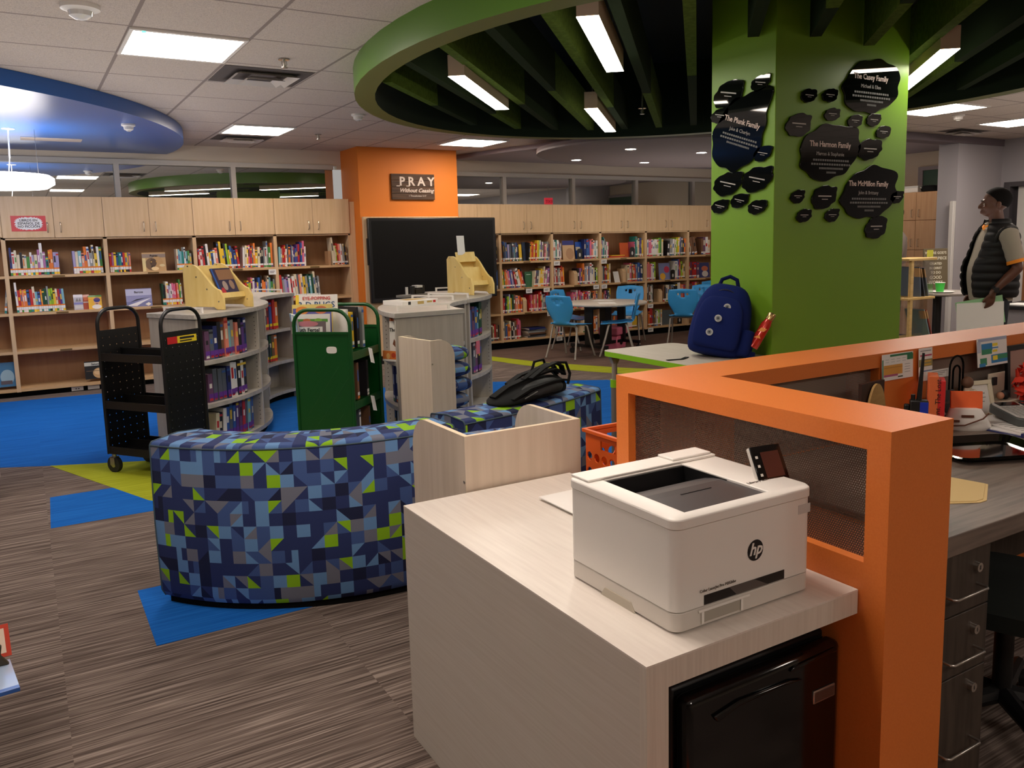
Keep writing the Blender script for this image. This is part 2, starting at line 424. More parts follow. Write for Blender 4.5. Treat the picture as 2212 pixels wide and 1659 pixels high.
# lower gypsum ceiling on the right rear, its edge, the round cloud and the beam
b = one(GYP); b.prism([(5.03, 10.4), (5.26, 9.2), (5.55, 8.16), (5.9, 7.2), (6.3, 6.3), (10.7, 6.3), (10.7, 10.4)], 2.585, 2.639)
struct('ceiling_bulkhead', b, GYP, 'dim lavender lower ceiling over the right bookcases', 'ceiling')
CLOUD = mat('cloud_tile', (128, 116, 116), .85)
b = one(CLOUD)
cc, crx, cry = (7.35, 7.9), 2.26, 1.75
P = [(cc[0]+crx*cos(2*pi*i/60), cc[1]+cry*sin(2*pi*i/60)) for i in range(60)]
b.prism(P, 2.5, 2.55)
cl = struct('ceiling_cloud', b, CLOUD, 'round grey ceiling cloud with small downlights', 'ceiling')
b = one(mat('cloud_rim', (150, 140, 138), .6))
for k in range(60):
    p, q = P[k], P[(k+1) % 60]
    b.poly([(p[0]*1.0008-.006, p[1], 2.495), (q[0]*1.0008-.006, q[1], 2.495), (q[0]*1.0008-.006, q[1], 2.515), (p[0]*1.0008-.006, p[1], 2.515)])
obj('rim', b, None, cl)
b = one(BEAM); b.box(5.6, XR, 6.08, 6.3, 2.555, 2.636)
struct('trim_2', b, BEAM, 'dark dropped beam where the tile ceiling ends at right', 'beam')
# blue soffit disc, cut by the rear wall
b = one(BLUEP); bc, br = (-2.93, 9.8), 4.46
P = []
for i in range(200):
    a = -pi/2-1.2+i*(2.9/199); x, y = bc[0]+br*cos(a), bc[1]+br*sin(a)
    if y < YB-.04 and x > XL: P.append((x, y))
P = P+[(P[-1][0]-.02, YB-.035), (max(P[0][0], XL+.02), YB-.035)]
b.prism(P, 2.53, CEIL-.002)
struct('trim_3', b, BLUEP, 'large blue disc soffit hanging over the left bookcases', 'ceiling soffit')

# doorway, frame and door at far right, alcove window
b = one(mat('dark_grey_frame', (74, 70, 74), .5)); fr = MATS['dark_grey_frame']
b.box(XR-.02, XR+.1, 5.97, 6.05, 0, 2.1); b.box(XR-.02, XR+.1, 4.9, 5.97, 2.04, 2.1); b.box(XR-.02, XR+.1, 4.87, 4.95, 0, 2.1)
d = tag(obj('door_1', b, None, None, .003), 'wooden door with pale lite in dark grey frame at right edge', 'door', kind='structure')
b = one(LIGHTG); b.box(XR+.05, XR+.09, 5.78, 5.9, .02, 2.04); obj('door_edge', b, None, d)
b = one(grain('door_oak', (150, 104, 66), (134, 90, 54), (30, 30, 2), .4)); b.box(XR+.04, XR+.085, 4.95, 5.78, .02, 2.04); dl = obj('door_leaf', b, None, d)
b = one(mat('lime_lite', (176, 190, 110), .4)); b.box(XR+.03, XR+.04, 5.35, 5.64, 1.2, 1.75); obj('vision_pane', b, None, dl)
b = one(mat('door_wall_strip', (52, 48, 52), .7)); b.box(XR+.1, XR+.11, 4.9, 6.05, 0, 2.08); obj('door_backing', b, None, d)
b = one(mat('green_board', (60, 92, 78), .2)); b.box(10.69, 10.71, 6.38, 7.17, 1.4, 2.335)
w = struct('window_3', b, None, 'greenish interior window above the tall maple cabinet', 'window')
b = one(GYP); b.box(10.67, 10.72, 6.37, 7.24, 2.335, 2.385); b.box(10.67, 10.72, 7.17, 7.24, 1.4, 2.335); obj('frame', b, None, w)
# ------------------------------------------------------------------ ceiling fixtures
LENS = lamp_mat('troffer_lens', (255, 240, 226), 16.0)
LENS2 = lamp_mat('linear_lens', (255, 246, 230), 15.0)
TROF = mat('troffer_frame', (232, 228, 222), .4)
def troffer(x, y, label, sx=.6, sy=.68, group='recessed square ceiling lights', on=True):
    t = thing('ceiling_light', label, 'light', (x, y, CEIL), 0, group)
    b = one(TROF)
    b.box(-sx/2, sx/2, -sy/2, -sy/2+.03, -.012, -.001); b.box(-sx/2, sx/2, sy/2-.03, sy/2, -.012, -.001)
    b.box(-sx/2, -sx/2+.02, -sy/2+.03, sy/2-.03, -.012, -.001); b.box(sx/2-.02, sx/2, -sy/2+.03, sy/2-.03, -.012, -.001)
    obj('frame', b, None, t)
    b = one(LENS); b.box(-sx/2+.02, sx/2-.02, -sy/2+.03, sy/2-.03, -.009, -.002); obj('diffuser', b, None, t)
    return t
t0 = troffer(.888, 5.32, 'square recessed ceiling light above the black cart, with a small green sensor dot')
b = one(mat('green_led', (90, 220, 190), .4, emit=1.5)); b.cyl((-.23, -.31, -.016), (-.23, -.31, -.011), .012); obj('sensor_light', b, None, t0)
troffer(2.115, 8.77, 'square recessed ceiling light in front of the left bookcases')
troffer(4.60, 8.92, 'square recessed ceiling light in front of the orange column')
troffer(7.43, 4.86, 'square recessed ceiling light right of the green pillar')
troffer(9.15, 5.0, 'square recessed ceiling light at the right edge beside the grey wall')
for i, (x, y) in enumerate(((.888, 1.85), (-1.55, 1.85), (-1.55, 5.32), (.888, -1.6), (4.4, -1.2), (7.4, 1.4), (9.5, 1.9), (7.4, -1.6), (6.95, 9.9), (-4.0, 3.0))[:8]):
    troffer(x, y, 'square recessed ceiling light outside the picture, row behind the viewpoint', group='lights outside the picture')  # unseen troffers added on the ceiling grid for illumination

# pendant drum under the blue disc
DRUM = lamp_mat('drum_diffuser', (255, 246, 238), 7.0)
p = thing('pendant_light', 'round white glowing drum pendant under the blue disc', 'pendant light', (-.14, 8.55, 2.075))
b = one(DRUM); b.lathe([(.02, -.055), (.40, -.055), (.455, -.02), (.455, .03), (.42, .055), (.02, .055)], 48); obj('drum', b, None, p)
b = one(WHITE); b.cyl((.15, .1, .45), (.15, .1, .465), .05); b.cyl((.15, .1, .452), (.14, .0, .2), .006); b.cyl((.14, 0, .2), (.12, -.02, .055), .004); obj('cord', b, None, p)
b = one(STEEL); b.cyl((.34, .1, .05), (.34, .1, .455), .0018, n=6); b.cyl((-.3, .1, .05), (-.3, .1, .455), .0018, n=6); obj('cable', b, None, p)

# hanging felt baffles inside the ring, running diagonally
BLIME = grain('baffle_lime_felt', (84, 106, 36), (70, 90, 28), (30, 30, 30), .95, spec=.1)
BDARK = mat('baffle_dark_green_felt', (34, 48, 26), .95, spec=.1)
ux, uy = .673, .740
def inside(x, y, off): return ((abs(x-RC[0])/(RA+off))**2+(abs(y-RC[1])/((RB if y > RC[1] else RB2)+off))**2) < 1
k = 0
for j in range(-10, 8):
    off = .04+.3265*j
    # line n.p = off, n=(-uy,ux); walk along u
    bx, by = -uy*off, ux*off
    ts = [i*.02 for i in range(0, 500)]
    ins = [q for q in ts if inside(bx+ux*q, by+uy*q, -.2) and not (PX0-.02 < bx+ux*q < PX1+.02 and PY0-.02 < by+uy*q < PY1+.02)]
    if len(ins) < 20: continue
    runs = []; st = ins[0]; pv = ins[0]
    for q in ins[1:]:
        if q-pv > .03: runs.append((st, pv)); st = q
        pv = q
    runs.append((st, pv))
    for (a, e) in runs:
        if e-a < .3: continue
        cut = a+((.46+.22*((j*7) % 3)/2)*(e-a)) if e-a > 1.3 else e
        for si, (q0, q1) in enumerate(((a, cut), (cut+.006, e))):
            if q1-q0 < .2: continue
            b = one(BLIME if (j+si) % 2 == 0 else BDARK)
            L = q1-q0
            b.box(-L/2, L/2, -.03, .03, 0, .27)
            o = obj('ceiling_baffle', b); o.location = (bx+ux*(q0+q1)/2, by+uy*(q0+q1)/2, 2.535); o.rotation_euler = (0, 0, atan2(uy, ux))
            side = 'near' if si == 0 else 'far'
            tone = 'lime green' if (j+si) % 2 == 0 else 'dark green'
            where = 'left of the green pillar' if j > -1 else ('above the green pillar' if j > -4 else 'right of the green pillar')
            tag(o, f'{tone} baffle, {side} half of {ORD[max(0, 6-j)]} row from upper left, {where}', 'baffle', 'hanging felt baffles in the green ring')
            k += 1
def linear(x0, y0, x1, y1, label, z=2.47):
    L = hypot(x1-x0, y1-y0)
    t = thing('linear_light', label, 'light', ((x0+x1)/2, (y0+y1)/2, z), atan2(y1-y0, x1-x0), 'linear lights in the green ring')
    b = one(mat('linear_housing', (196, 176, 150), .5)); b.box(-L/2, L/2, -.05, .05, .004, .125); obj('housing', b, None, t)
    b = one(LENS2); b.box(-L/2, L/2, -.05, .05, 0, .003); obj('diffuser', b, None, t)
    b = one(STEEL); b.cyl((-L/2+.1, 0, .12), (-L/2+.1, 0, .68), .002, n=6); b.cyl((L/2-.1, 0, .12), (L/2-.1, 0, .68), .002, n=6); obj('cable', b, None, t)
linear(2.214, 3.152, 3.065, 4.088, 'long glowing linear light nearest the top edge, left of the green pillar')
linear(2.29, 4.625, 3.162, 5.631, 'long glowing linear light at the left side of the green ring')
linear(3.751, 5.311, 4.719, 6.375, 'short looking glowing linear light at the back of the green ring')
linear(4.345, 2.785, 5.25, 3.72, 'long glowing linear light beside the right edge of the green pillar')

# air vents
VENT = mat('vent_metal', (200, 192, 186), .4)
def vent(x, y, sx, sy, label):
    t = thing('ceiling_vent', label, 'vent', (x, y, CEIL), 0)
    b = one(VENT)
    for k, (s, z) in enumerate(((1, -.004), (.72, -.03), (.45, -.045))):
        hx, hy = sx/2*s, sy/2*s; w = .05
        P = [(-hx, -hy), (hx, -hy), (hx, hy), (-hx, hy)]; Q = [(-hx+w, -hy+w), (hx-w, -hy+w), (hx-w, hy-w), (-hx+w, hy-w)]
        for i in range(4):
            a, c = P[i], P[(i+1) % 4]; d, e = Q[i], Q[(i+1) % 4]
            b.poly([(*a, z), (*c, z), (*e, z+.028), (*d, z+.028)])
    obj('louver', b, None, t)
    b = one(mat('vent_dark', (84, 76, 74), .8)); b.box(-sx/2, sx/2, -sy/2, sy/2, -.003, -.001); obj('backing', b, None, t)
vent(1.50, 6.02, .58, .58, 'square louvred air vent right of the large lit ceiling light')
vent(2.12, 9.5, .56, .45, 'small louvred air vent behind the light at the left bookcases')
vent(9.35, 5.78, .6, .3, 'dark louvred air vent by the grey wall at far right')

def sprinkler(x, y, z, label):
    t = thing('sprinkler', label, 'sprinkler', (x, y, z), 0, 'ceiling sprinkler heads')
    b = one(CHROME); b.cyl((0, 0, -.008), (0, 0, 0), .035, .03); obj('escutcheon', b, None, t)
    b = one(STEEL); b.cyl((0, 0, -.05), (0, 0, -.008), .008); b.cyl((0, 0, -.056), (0, 0, -.05), .02); b.tube([(-.014, 0, -.012), (-.016, 0, -.035), (0, 0, -.05)], .003); b.tube([(.014, 0, -.012), (.016, 0, -.035), (0, 0, -.05)], .003); obj('head', b, None, t)
sprinkler(1.491, 5.40, CEIL, 'small chrome sprinkler head beside the nearer air vent')
sprinkler(2.761, 8.88, CEIL, 'small chrome sprinkler head between the two rear ceiling lights')
b_ = (4.62, 5.78)
sprinkler(4.62, 5.78, 2.6, 'small sprinkler head hanging among the green baffles')
COL_DROP = one(STEEL); COL_DROP.cyl((0, 0, 0), (0, 0, .58), .008)
o = [q for q in bpy.data.objects if q.name.startswith('sprinkler')][-1]; obj('drop_pipe', COL_DROP, None, o)
def detector(x, y, z, label, r=.06):
    t = thing('smoke_detector', label, 'detector', (x, y, z), 0)
    b = one(WHITE); b.lathe([(r, 0), (r, -.014), (r*.72, -.022), (r*.66, -.045), (r*.3, -.055), (.001, -.055)], 24); obj('housing', b, None, t)
    b = one(LIGHTG); b.cyl((0, 0, -.06), (0, 0, -.054), r*.3); obj('lens', b, None, t)
detector(2.668, 7.39, CEIL, 'white smoke detector between the vent and the orange column')
detector(8.0, 5.01, CEIL, 'white smoke detector on the ceiling near the grey right wall')
detector(.869, 7.98, 2.53, 'white domed sensor on the blue disc', .055)
t = thing('alarm_strobe', 'white and clear fire alarm strobe on the ceiling at top left', 'alarm', (.345, 4.66, CEIL))
b = one(WHITE); b.lathe([(.085, 0), (.085, -.02), (.06, -.03), (.001, -.03)], 28); obj('base', b, None, t)
b = one(mat('clear_strobe', (222, 220, 216), .12, coat=.6)); b.lathe([(.055, -.03), (.05, -.05), (.025, -.066), (.001, -.07)], 20); obj('lens', b, None, t)
b = one(mat('ceiling_plate', (180, 168, 160), .7)); b.box(-.25, .25, -.12, .12, -.004, -.001); o = obj('access_panel', b); o.location = (.35, 9.35, 2.53); tag(o, 'flush rectangular access panel in the blue disc', 'panel')
DOWN = lamp_mat('downlight_lens', (255, 238, 218), 55)
for i, (x, y, w) in enumerate(((6.15, 9.05, 'leftmost'), (6.0, 7.72, 'upper middle'), (7.25, 9.03, 'lower middle'), (7.08, 7.72, 'rightmost'))):
    t = thing('downlight', f'small round downlight in the grey ceiling cloud, {w} of the four', 'light', (x, y, 2.5), 0, 'round downlights in the ceiling cloud')
    b = one(WHITE); b.lathe([(.075, 0), (.075, -.004), (.06, -.005), (.06, 0)], 24); obj('trim_ring', b, None, t)
    b = one(DOWN); b.cyl((0, 0, -.003), (0, 0, -.001), .06, n=24); obj('lens', b, None, t)
t = thing('downlight', 'small round downlight added to brighten the alcove right of the pillar', 'light', (9.6, 6.9, 2.585), 0)  # lamp added behind the pillar to brighten the dim cabinet alcove
b = one(DOWN); b.cyl((0, 0, -.004), (0, 0, -.001), .06, n=24); obj('lens', b, None, t)
# exit sign seen mirrored in the clerestory
t = thing('exit_sign', 'small red lit exit sign near the right bookcases, seen mirrored in the glass', 'sign', (8.55, 7.34, 2.2))
b = one(mat('exit_red', (226, 50, 66), .4, emit=.5)); b.box(-.085, .085, -.02, .02, -.07, .07); obj('panel', b, None, t)
b = MB(); letters(b, mat('exit_dark', (90, 10, 20), .5), 'EXIT', .075, at(0, .022, 0) @ Matrix.Rotation(pi, 4, 'Z') @ FRONT); obj('lettering', b, None, t)
b = one(STEEL); b.cyl((0, 0, .1), (0, 0, .3), .006); obj('stem', b, None, t)
# ------------------------------------------------------------------ bookcases along the back wall
HANDLE = mat('satin_nickel', (206, 190, 168), .3, .9)
BRASS = mat('brass_label_holder', (128, 102, 62), .4, .5)
def handle_bm(mb, x, y, z0, z1, r=.005, out=.03):
    zs = [z0+(z1-z0)*i/6 for i in range(7)]
    pts = [(x, y, z0), (x, y-out*.8, z0+.006)]+[(x, y-out, z) for z in zs[1:-1]]+[(x, y-out*.8, z1-.006), (x, y, z1)]
    mb.tube(pts, r, 8)
def bay(x0, x1, ztop, zdoor, shelves, zb, label, holders=True):
    w = x1-x0; c = (x0+x1)/2
    t = thing('bookcase', label, 'bookcase', (c, 10.0, 0), 0, 'maple bookcases along the back wall')
    h = w/2
    for s in (-1, 1):
        b = one(MAPLE); b.box(s*h-(.0185 if s > 0 else 0), s*h+(0 if s > 0 else .0185), .0, .40, zb, zdoor+.005); obj('side_panel', b, None, t)
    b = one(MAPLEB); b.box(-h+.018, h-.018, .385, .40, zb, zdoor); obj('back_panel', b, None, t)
    b = one(BLACKM); b.box(-h, h, .05, .38, 0, zb); obj('kick_plate', b, None, t)
    for z in shelves+[zb+.03]:
        b = one(MAPLEH); b.box(-h+.0185, h-.0185, .003, .385, z-.027, z); sh = obj('shelf', b, None, t)
        if holders and z > zb+.1:
            b = one(BRASS); b.box(-.055, .055, -.001, .004, z-.022, z-.006); obj('label_holder', b, None, sh)
    b = one(MAPLE); b.box(-h, h, .0, .40, zdoor-.018, zdoor); obj('bottom_rail', b, None, t)
    b = one(MAPLE); b.box(-h, h, .0, .40, zdoor+.006, ztop); obj('upper_cabinet', b, None, t)
    for s in (-1, 1):
        b = one(MAPLE); b.box(s*.0018, s*(h-.0018), -.021, -.001, zdoor+.002, ztop); d = obj('door', b, None, t, .0015)
        b = one(HANDLE); handle_bm(b, s*.058, -.021, zdoor+.055, zdoor+.155); obj('handle', b, None, d)
    return t
LX = [-2.79, -1.91, -1.03, -.132, .771, 1.65, 2.531, 3.43]
LSH = [1.238, .861, .472]
nm = ['maple bookcase cut off by the left edge of the picture', 'maple bookcase under the red Spanish sign, first full bay from the left', 'maple bookcase with the puma book, second full bay from the left', 'maple bookcase behind the yellow display stand, third full bay from the left', 'maple bookcase beside the orange column, fourth full bay from the left']
bay(LX[2], LX[3], 2.03, 1.622, LSH, .055, nm[0])
for i in range(4): bay(LX[3+i], LX[4+i], 2.03, 1.615, LSH, .055, nm[1+i])
# end filler next to the column
b = one(MAPLE); b.box(3.432, 3.503, 10.0, 10.4, .0, 2.0)
o = tag(obj('filler_panel', b), 'narrow maple end panel between bookcase and orange column', 'panel')
RX = [4.832, 5.524, 6.362, 7.201, 8.052, 8.903, 9.75]
RSH = [1.203, .835, .493]
nm = ['maple bookcase half hidden by the wall screen', 'maple bookcase first bay fully right of the wall screen', 'maple bookcase second bay right of the wall screen', 'maple bookcase third bay right of the wall screen', 'maple bookcase fourth bay right of the wall screen', 'maple bookcase half hidden by the green pillar']
for i in range(6): bay(RX[i], RX[i+1], 1.976, 1.586, RSH, .092, nm[i])

# red Spanish sign on the first cupboard door
t = thing('sign', 'red and white Spanish nonfiction sign taped to a cupboard door', 'sign', (.102, 9.977, 1.76))
b = one(mat('sign_red', (206, 44, 54), .4)); b.box(-.15, .15, -.002, .0, -.077, .077); obj('sheet', b, None, t)
b = one(PAPER)
pts = []
for i in range(56):
    a = 2*pi*i/56; r = 1 if i % 2 else .88
    pts.append((.125*r*math.copysign(abs(cos(a))**.7, cos(a)), .066*r*math.copysign(abs(sin(a))**.7, sin(a))))
b.prism(pts, -.0035, -.002, 'y'); obj('burst', b, None, t)
b = MB()
for i, s in enumerate(('LIBROS EN', 'ESPAÑOL DE', 'NO FICCIÓN')): letters(b, INK, s, .033, at(0, -.0042, .031-.031*i) @ FRONT, .0006)
obj('lettering', b, None, t)

# ------------------------------------------------------------------ books
BC = dict(w=(236, 232, 226), c=(226, 212, 180), b=(52, 92, 160), n=(36, 48, 110), l=(170, 160, 200), g=(70, 140, 60), G=(20, 74, 50), t=(40, 140, 130), y=(238, 196, 50), o=(236, 128, 52),
          r=(196, 44, 44), p=(222, 108, 140), m=(176, 110, 160), k=(30, 28, 32), B=(120, 84, 60), s=(150, 152, 150), a=(130, 186, 196), h=(160, 200, 50), u=(92, 58, 130), S=(236, 140, 116), v=(90, 96, 106), P=(108, 72, 104))
BN = dict(w='white', c='cream', b='blue', n='navy', l='lavender', g='green', G='dark green', t='teal', y='yellow', o='orange', r='red', p='pink', m='mauve', k='black', B='brown', s='grey', a='pale blue', h='lime green', u='purple', S='salmon', v='slate grey', P='plum')
def bmat(c): return mat('book_'+BN[c].replace(' ', '_'), BC[c], .5)
PAGES = mat('book_pages', (232, 224, 206), .8)
TAPEO = mat('tape_orange', (240, 130, 30), .5); TAPEU = mat('tape_purple', (104, 52, 150), .5)
def book_bm(b, w, h, d, c, style, rnd):
    """spine at y=0 facing -Y, thickness along x, origin bottom centre"""
    cm = bmat(c); x = w/2; e = .0022
    b.m(cm); b.box(-x, x, 0, e, 0, h); b.box(-x, -x+e, e, d, 0, h); b.box(x-e, x, e, d, 0, h)
    b.m(PAGES); b.box(-x+e, x-e, e, d-.004, .004, h-.005)
    q = -.0006
    def stripe(m_, z0, z1, k=1.): b.m(m_).box(-x*k, x*k, q, .0004, z0, z1)
    if style == 'esp':
        stripe(TAPEO, .058, .072); stripe(PAPER, .03, .058)
        stripe(bmat(rnd.choice('gykwrtyyw')), .004, .028)
    elif style == 'wh':
        stripe(PAPER, .026, .046); stripe(bmat(rnd.choice('rkobgw')), .006, .022)
    elif style == 'pur':
        stripe(TAPEU, .02, .062); stripe(bmat(rnd.choice('rrwrp')), .012, .03, .7)
    elif style == 'yel':
        stripe(mat('tape_yellow', (238, 208, 40), .5), .03, .055); stripe(bmat('r'), .006, .026)
    if rnd.random() < .75:
        z0 = h*(.45+.1*rnd.random()); stripe(bmat(rnd.choice('wckybw') if c not in 'wc' else rnd.choice('krbsgo')), z0, z0+h*(.12+.2*rnd.random()), .55)
    if rnd.random() < .35: stripe(bmat(rnd.choice('krwyb')), h*.86, h*.93)
RND = random.Random(3)
NBOOK = 0
def short(s):
    return s.replace(' the ', ' ') if len(s.split()) > 15 else s
def parse(seq):
    return [(seq[i], int(seq[i+1])) for i in range(0, len(seq), 2)]
def row(x0, x1, z, seq, style, where, group, lean=0., yf=10.035, depth=.16, lean2=None, sink=None, hs=1.):
    """a row of standing books between x0 and x1; 'where' completes the label"""
    global NBOOK
    T = parse(seq); ws = [RND.uniform(.75, 1.35) for _ in T]; k = (x1-x0)/sum(ws); x = x0
    for i, ((c, hd), w) in enumerate(zip(T, ws)):
        w *= k; h = (.115+.0235*hd)*hs+RND.uniform(-.006, .006)
        f = i/max(len(T)-1, 1); ln = lean if lean2 is None else lean+(lean2-lean)*f
        ln += RND.uniform(-.008, .008)
        tw = max(w*.94, .004); dx = x+w/2; dy = yf+RND.uniform(-.008, .012)
        lift = abs(sin(ln))*tw/2
        if sink is not None:
            sink.X = at(dx, dy, z+lift+.0012) @ Matrix.Rotation(ln, 4, 'Y'); book_bm(sink, tw, h, depth, c, style, RND)
        else:
            b = MB(); book_bm(b, tw, h, depth, c, style, RND); o = obj('book', b, smooth=False, recalc=False)
            o.location = (dx, dy, z+lift+.0012); o.rotation_euler = (0, ln, 0)
            size = 'tall' if hd >= 6 else ('short' if hd <= 3 else 'medium')
            tag(o, short(f'{size} {BN[c]} book, {ORD[i]} from left {where}'), 'book', group)
            NBOOK += 1
        x += w
g1 = 'books in the left bookcases'
z1, z2, z3 = LSH[0], LSH[1], LSH[2]
row(-.095, .335, z1, 'n7w5c6c4k5c4c4g3w5l4c4m6w9m5t3o6o6l5l5', 'esp', 'in the left row under the Spanish sign', g1)
row(.463, .735, z1, 'l5c5a5S4o7w7s4c8y4w7g7', 'esp', 'in the right row under the Spanish sign', g1, -.02)
row(.80, 1.0, z1, 'r4m4y4b3t4t4n4r4y4s4S4', 'esp', 'in the row left of the puma book', g1)
row(1.46, 1.615, z1, 'c5a5a4t4w6a4g4s3', 'esp', 'in the row right of the puma book', g1)
row(1.69, 2.13, z1, 'r5w5r6k6w7y3b4w4S5k8y8y5k7h7y4b6n5b4r6', 'wh', 'in the left row above the yellow display stand', g1, -.04, lean2=-.1)
row(2.16, 2.50, z1, 'w5c6y6p6r5v6o7y4c5k5k5s5w5s8g5o7', 'wh', 'in the row above the small shelf tag', g1, .05, lean2=0)
row(2.57, 2.89, z1, 'a5s4r5r6w4v6o5n6s5u5b4u6r6n7b7p8w5', 'wh', 'in the left row of the top shelf beside the orange column', g1, .02)
row(3.215, 3.405, z1, 'c9c5h5r6S6w6s5c6k5B4', 'wh', 'in the right row of the top shelf beside the orange column', g1, -.05)
row(-.075, .355, z2, 'w8r5o5S5o5b5r5c6a4b4o5G5G5s6h5h5y4c5r5u5a5', 'esp', 'in the second row down under the Spanish sign', g1, -.03)
row(1.29, 1.49, z2, 'G5k4c6w6l4w5p5p5r4S5g7w5', 'esp', 'in the row left of the yellow display stand', g1, -.02)
row(1.72, 1.79, z2, 's4w4g5', 'wh', 'in the row hidden behind the yellow display stand', g1)
row(2.16, 2.50, z2, 'r4y5h4p6w6u4y4b6k7o5o4l4c7a6g4s5', 'wh', 'in the second row down above the far curved shelf', g1, .02)
row(2.57, 3.04, z2, 'r7s6l5m6w7r5w6c7v7S7c7y6s6G7a6G7c8v5s6', 'wh', 'in the second row down beside the orange column', g1, -.06)
row(-.185, -.165, z2, 's5', 'esp', 'leaning alone at the left edge of the picture', g1, .12)
row(3.05, 3.4, z3, 'c4o5r4s5w5n5w4s5p4', 'wh', 'in the third row down seen over the green cart', g1, .02)
# ---- face-out picture books
def cover(name, w, h, loc, base, label, arts=(), title=None, tilt=.12, rotz=0., thick=.012, cat='book', group=None, tc=None, ts=.03, tz=.8):
    """face-out book: leans back by tilt; origin bottom centre of front face"""
    t = thing(name, label, cat, loc, 0, group); t.rotation_euler = (-tilt, 0, rotz)
    b = one(mat('cover_%d_%d_%d' % base, base, .35, coat=.3)); b.box(-w/2, w/2, 0, .0015, 0, h); b.box(-w/2, w/2, thick-.0015, thick, 0, h); b.box(-w/2, -w/2+.0015, .0015, thick-.0015, 0, h)
    obj('cover', b, None, t)
    b = one(PAGES); b.box(-w/2+.0015, w/2-.003, .0015, thick-.0015, .002, h-.002); obj('page_block', b, None, t)
    if arts or title:
        b = MB(); y = -.0006
        for a in arts:
            kind, c = a[0], mat('art_%d_%d_%d' % a[1], a[1], .4, coat=.2); b.m(c)
            if kind == 'r': _, _, x0, x1, z0, z1 = a; b.poly([(x0*w, y, z0*h), (x1*w, y, z0*h), (x1*w, y, z1*h), (x0*w, y, z1*h)])
            elif kind == 'e':
                _, _, cx, cz, rx, rz = a; b.poly([(cx*w+rx*w*cos(2*pi*i/24), y, cz*h+rz*h*sin(2*pi*i/24)) for i in range(24)])
            elif kind == 'p': b.poly([(px*w, y, pz*h) for px, pz in a[2]])
            y -= .0003
        if title: letters(b, tc or INK, title, ts, at(0, y-.0004, tz*h) @ FRONT, .0006)
        obj('cover_art', b, None, t, smooth=False, recalc=False)
    return t
cover('picture_book', .235, .205, (1.235, 10.06, z1), (196, 158, 110), 'face-out puma picture book on the top shelf', [
    ('r', (150, 130, 118), -.5, .5, .72, .92), ('e', (120, 92, 66), -.08, .38, .3, .34), ('e', (190, 150, 100), .12, .45, .26, .34), ('e', (86, 62, 46), -.04, .46, .14, .22), ('e', (60, 44, 36), -.06, .24, .09, .07),
    ('e', (236, 210, 160), .02, .14, .16, .1), ('e', (214, 160, 60), -.12, .5, .03, .025), ('e', (214, 160, 60), .1, .5, .03, .025), ('e', (216, 196, 150), .33, .3, .12, .07), ('r', (226, 206, 150), -.5, -.36, .0, .7)], 'Pumas', ts=.03, tz=.82)
cover('picture_book', .255, .195, (1.055, 10.06, z2), (150, 150, 190), 'face-out boat picture book on the second shelf', [
    ('r', (196, 196, 222), -.5, .5, .62, .96), ('r', (120, 124, 170), -.5, .5, .0, .28), ('p', (60, 62, 84), [(-.36, .26), (-.1, .42), (.42, .5), (.2, .44), (-.06, .34)]), ('p', (232, 232, 238), [(-.5, .06), (-.2, .2), (.3, .4), (.46, .44), (.1, .2), (-.1, .04)]), ('p', (236, 232, 224), [(.22, .12), (.34, .02), (.46, .12), (.36, .22)])], 'Barcos', ts=.032, tz=.8)
cover('picture_book', .225, .19, (.585, 10.05, .115), (20, 20, 22), 'face-out planet Saturn picture book on the bottom shelf', [
    ('r', (206, 204, 190), -.5, .5, .74, .94), ('e', (206, 164, 112), .1, .32, .27, .29), ('e', (226, 190, 140), .08, .38, .2, .16), ('r', (120, 96, 70), -.44, .5, .44, .47), ('p', (236, 232, 224), [(.26, .1), (.36, .04), (.46, .1), (.36, .18)])], 'Saturno', ts=.03, tz=.83)
cover('picture_book', .085, .16, (.475, 10.06, z2), (182, 178, 190), 'face-out grey and violet book beside the yellow hat book', [('r', (130, 130, 190), -.5, .5, .35, .48), ('r', (206, 204, 206), -.4, .5, .08, .3), ('p', (130, 124, 120), [(-.3, .55), (-.1, .8), (0, .55), (.2, .8), (.3, .55)])])
cover('picture_book', .06, .155, (.55, 10.075, z2), (176, 70, 44), 'face-out rust red book behind the yellow hat book', [('r', (206, 196, 190), -.5, .5, .45, .52), ('r', (214, 110, 60), -.3, .3, .6, .85)])
cover('picture_book', .125, .145, (.63, 10.05, z2), (240, 186, 50), 'face-out yellow book showing a child in a blue hat', [('r', (90, 150, 70), -.5, .5, .88, 1.), ('e', (226, 170, 130), .12, .52, .22, .22), ('e', (52, 56, 130), .14, .66, .25, .17), ('e', (120, 70, 50), .12, .38, .1, .03), ('e', (240, 236, 230), .1, .16, .36, .16), ('r', (236, 120, 40), -.5, .5, .72, .74)])
cover('picture_book', .2, .25, (-.22, 10.06, .115), (60, 120, 160), 'face-out blue picture book at the left edge, bottom shelf', [('e', (160, 190, 200), .0, .4, .3, .3), ('r', (96, 84, 90), -.3, .2, .1, .25)])
b = one(MAPLEB); b.box(0, .0, 0, 0, 0, 0)
b.bm.clear()
b.box(-.016, .016, 0, .14, 0, .17); o = obj('bookend', b); o.location = (3.185, 10.06, z1); tag(o, 'plain brown wooden bookend beside the cream book', 'bookend')
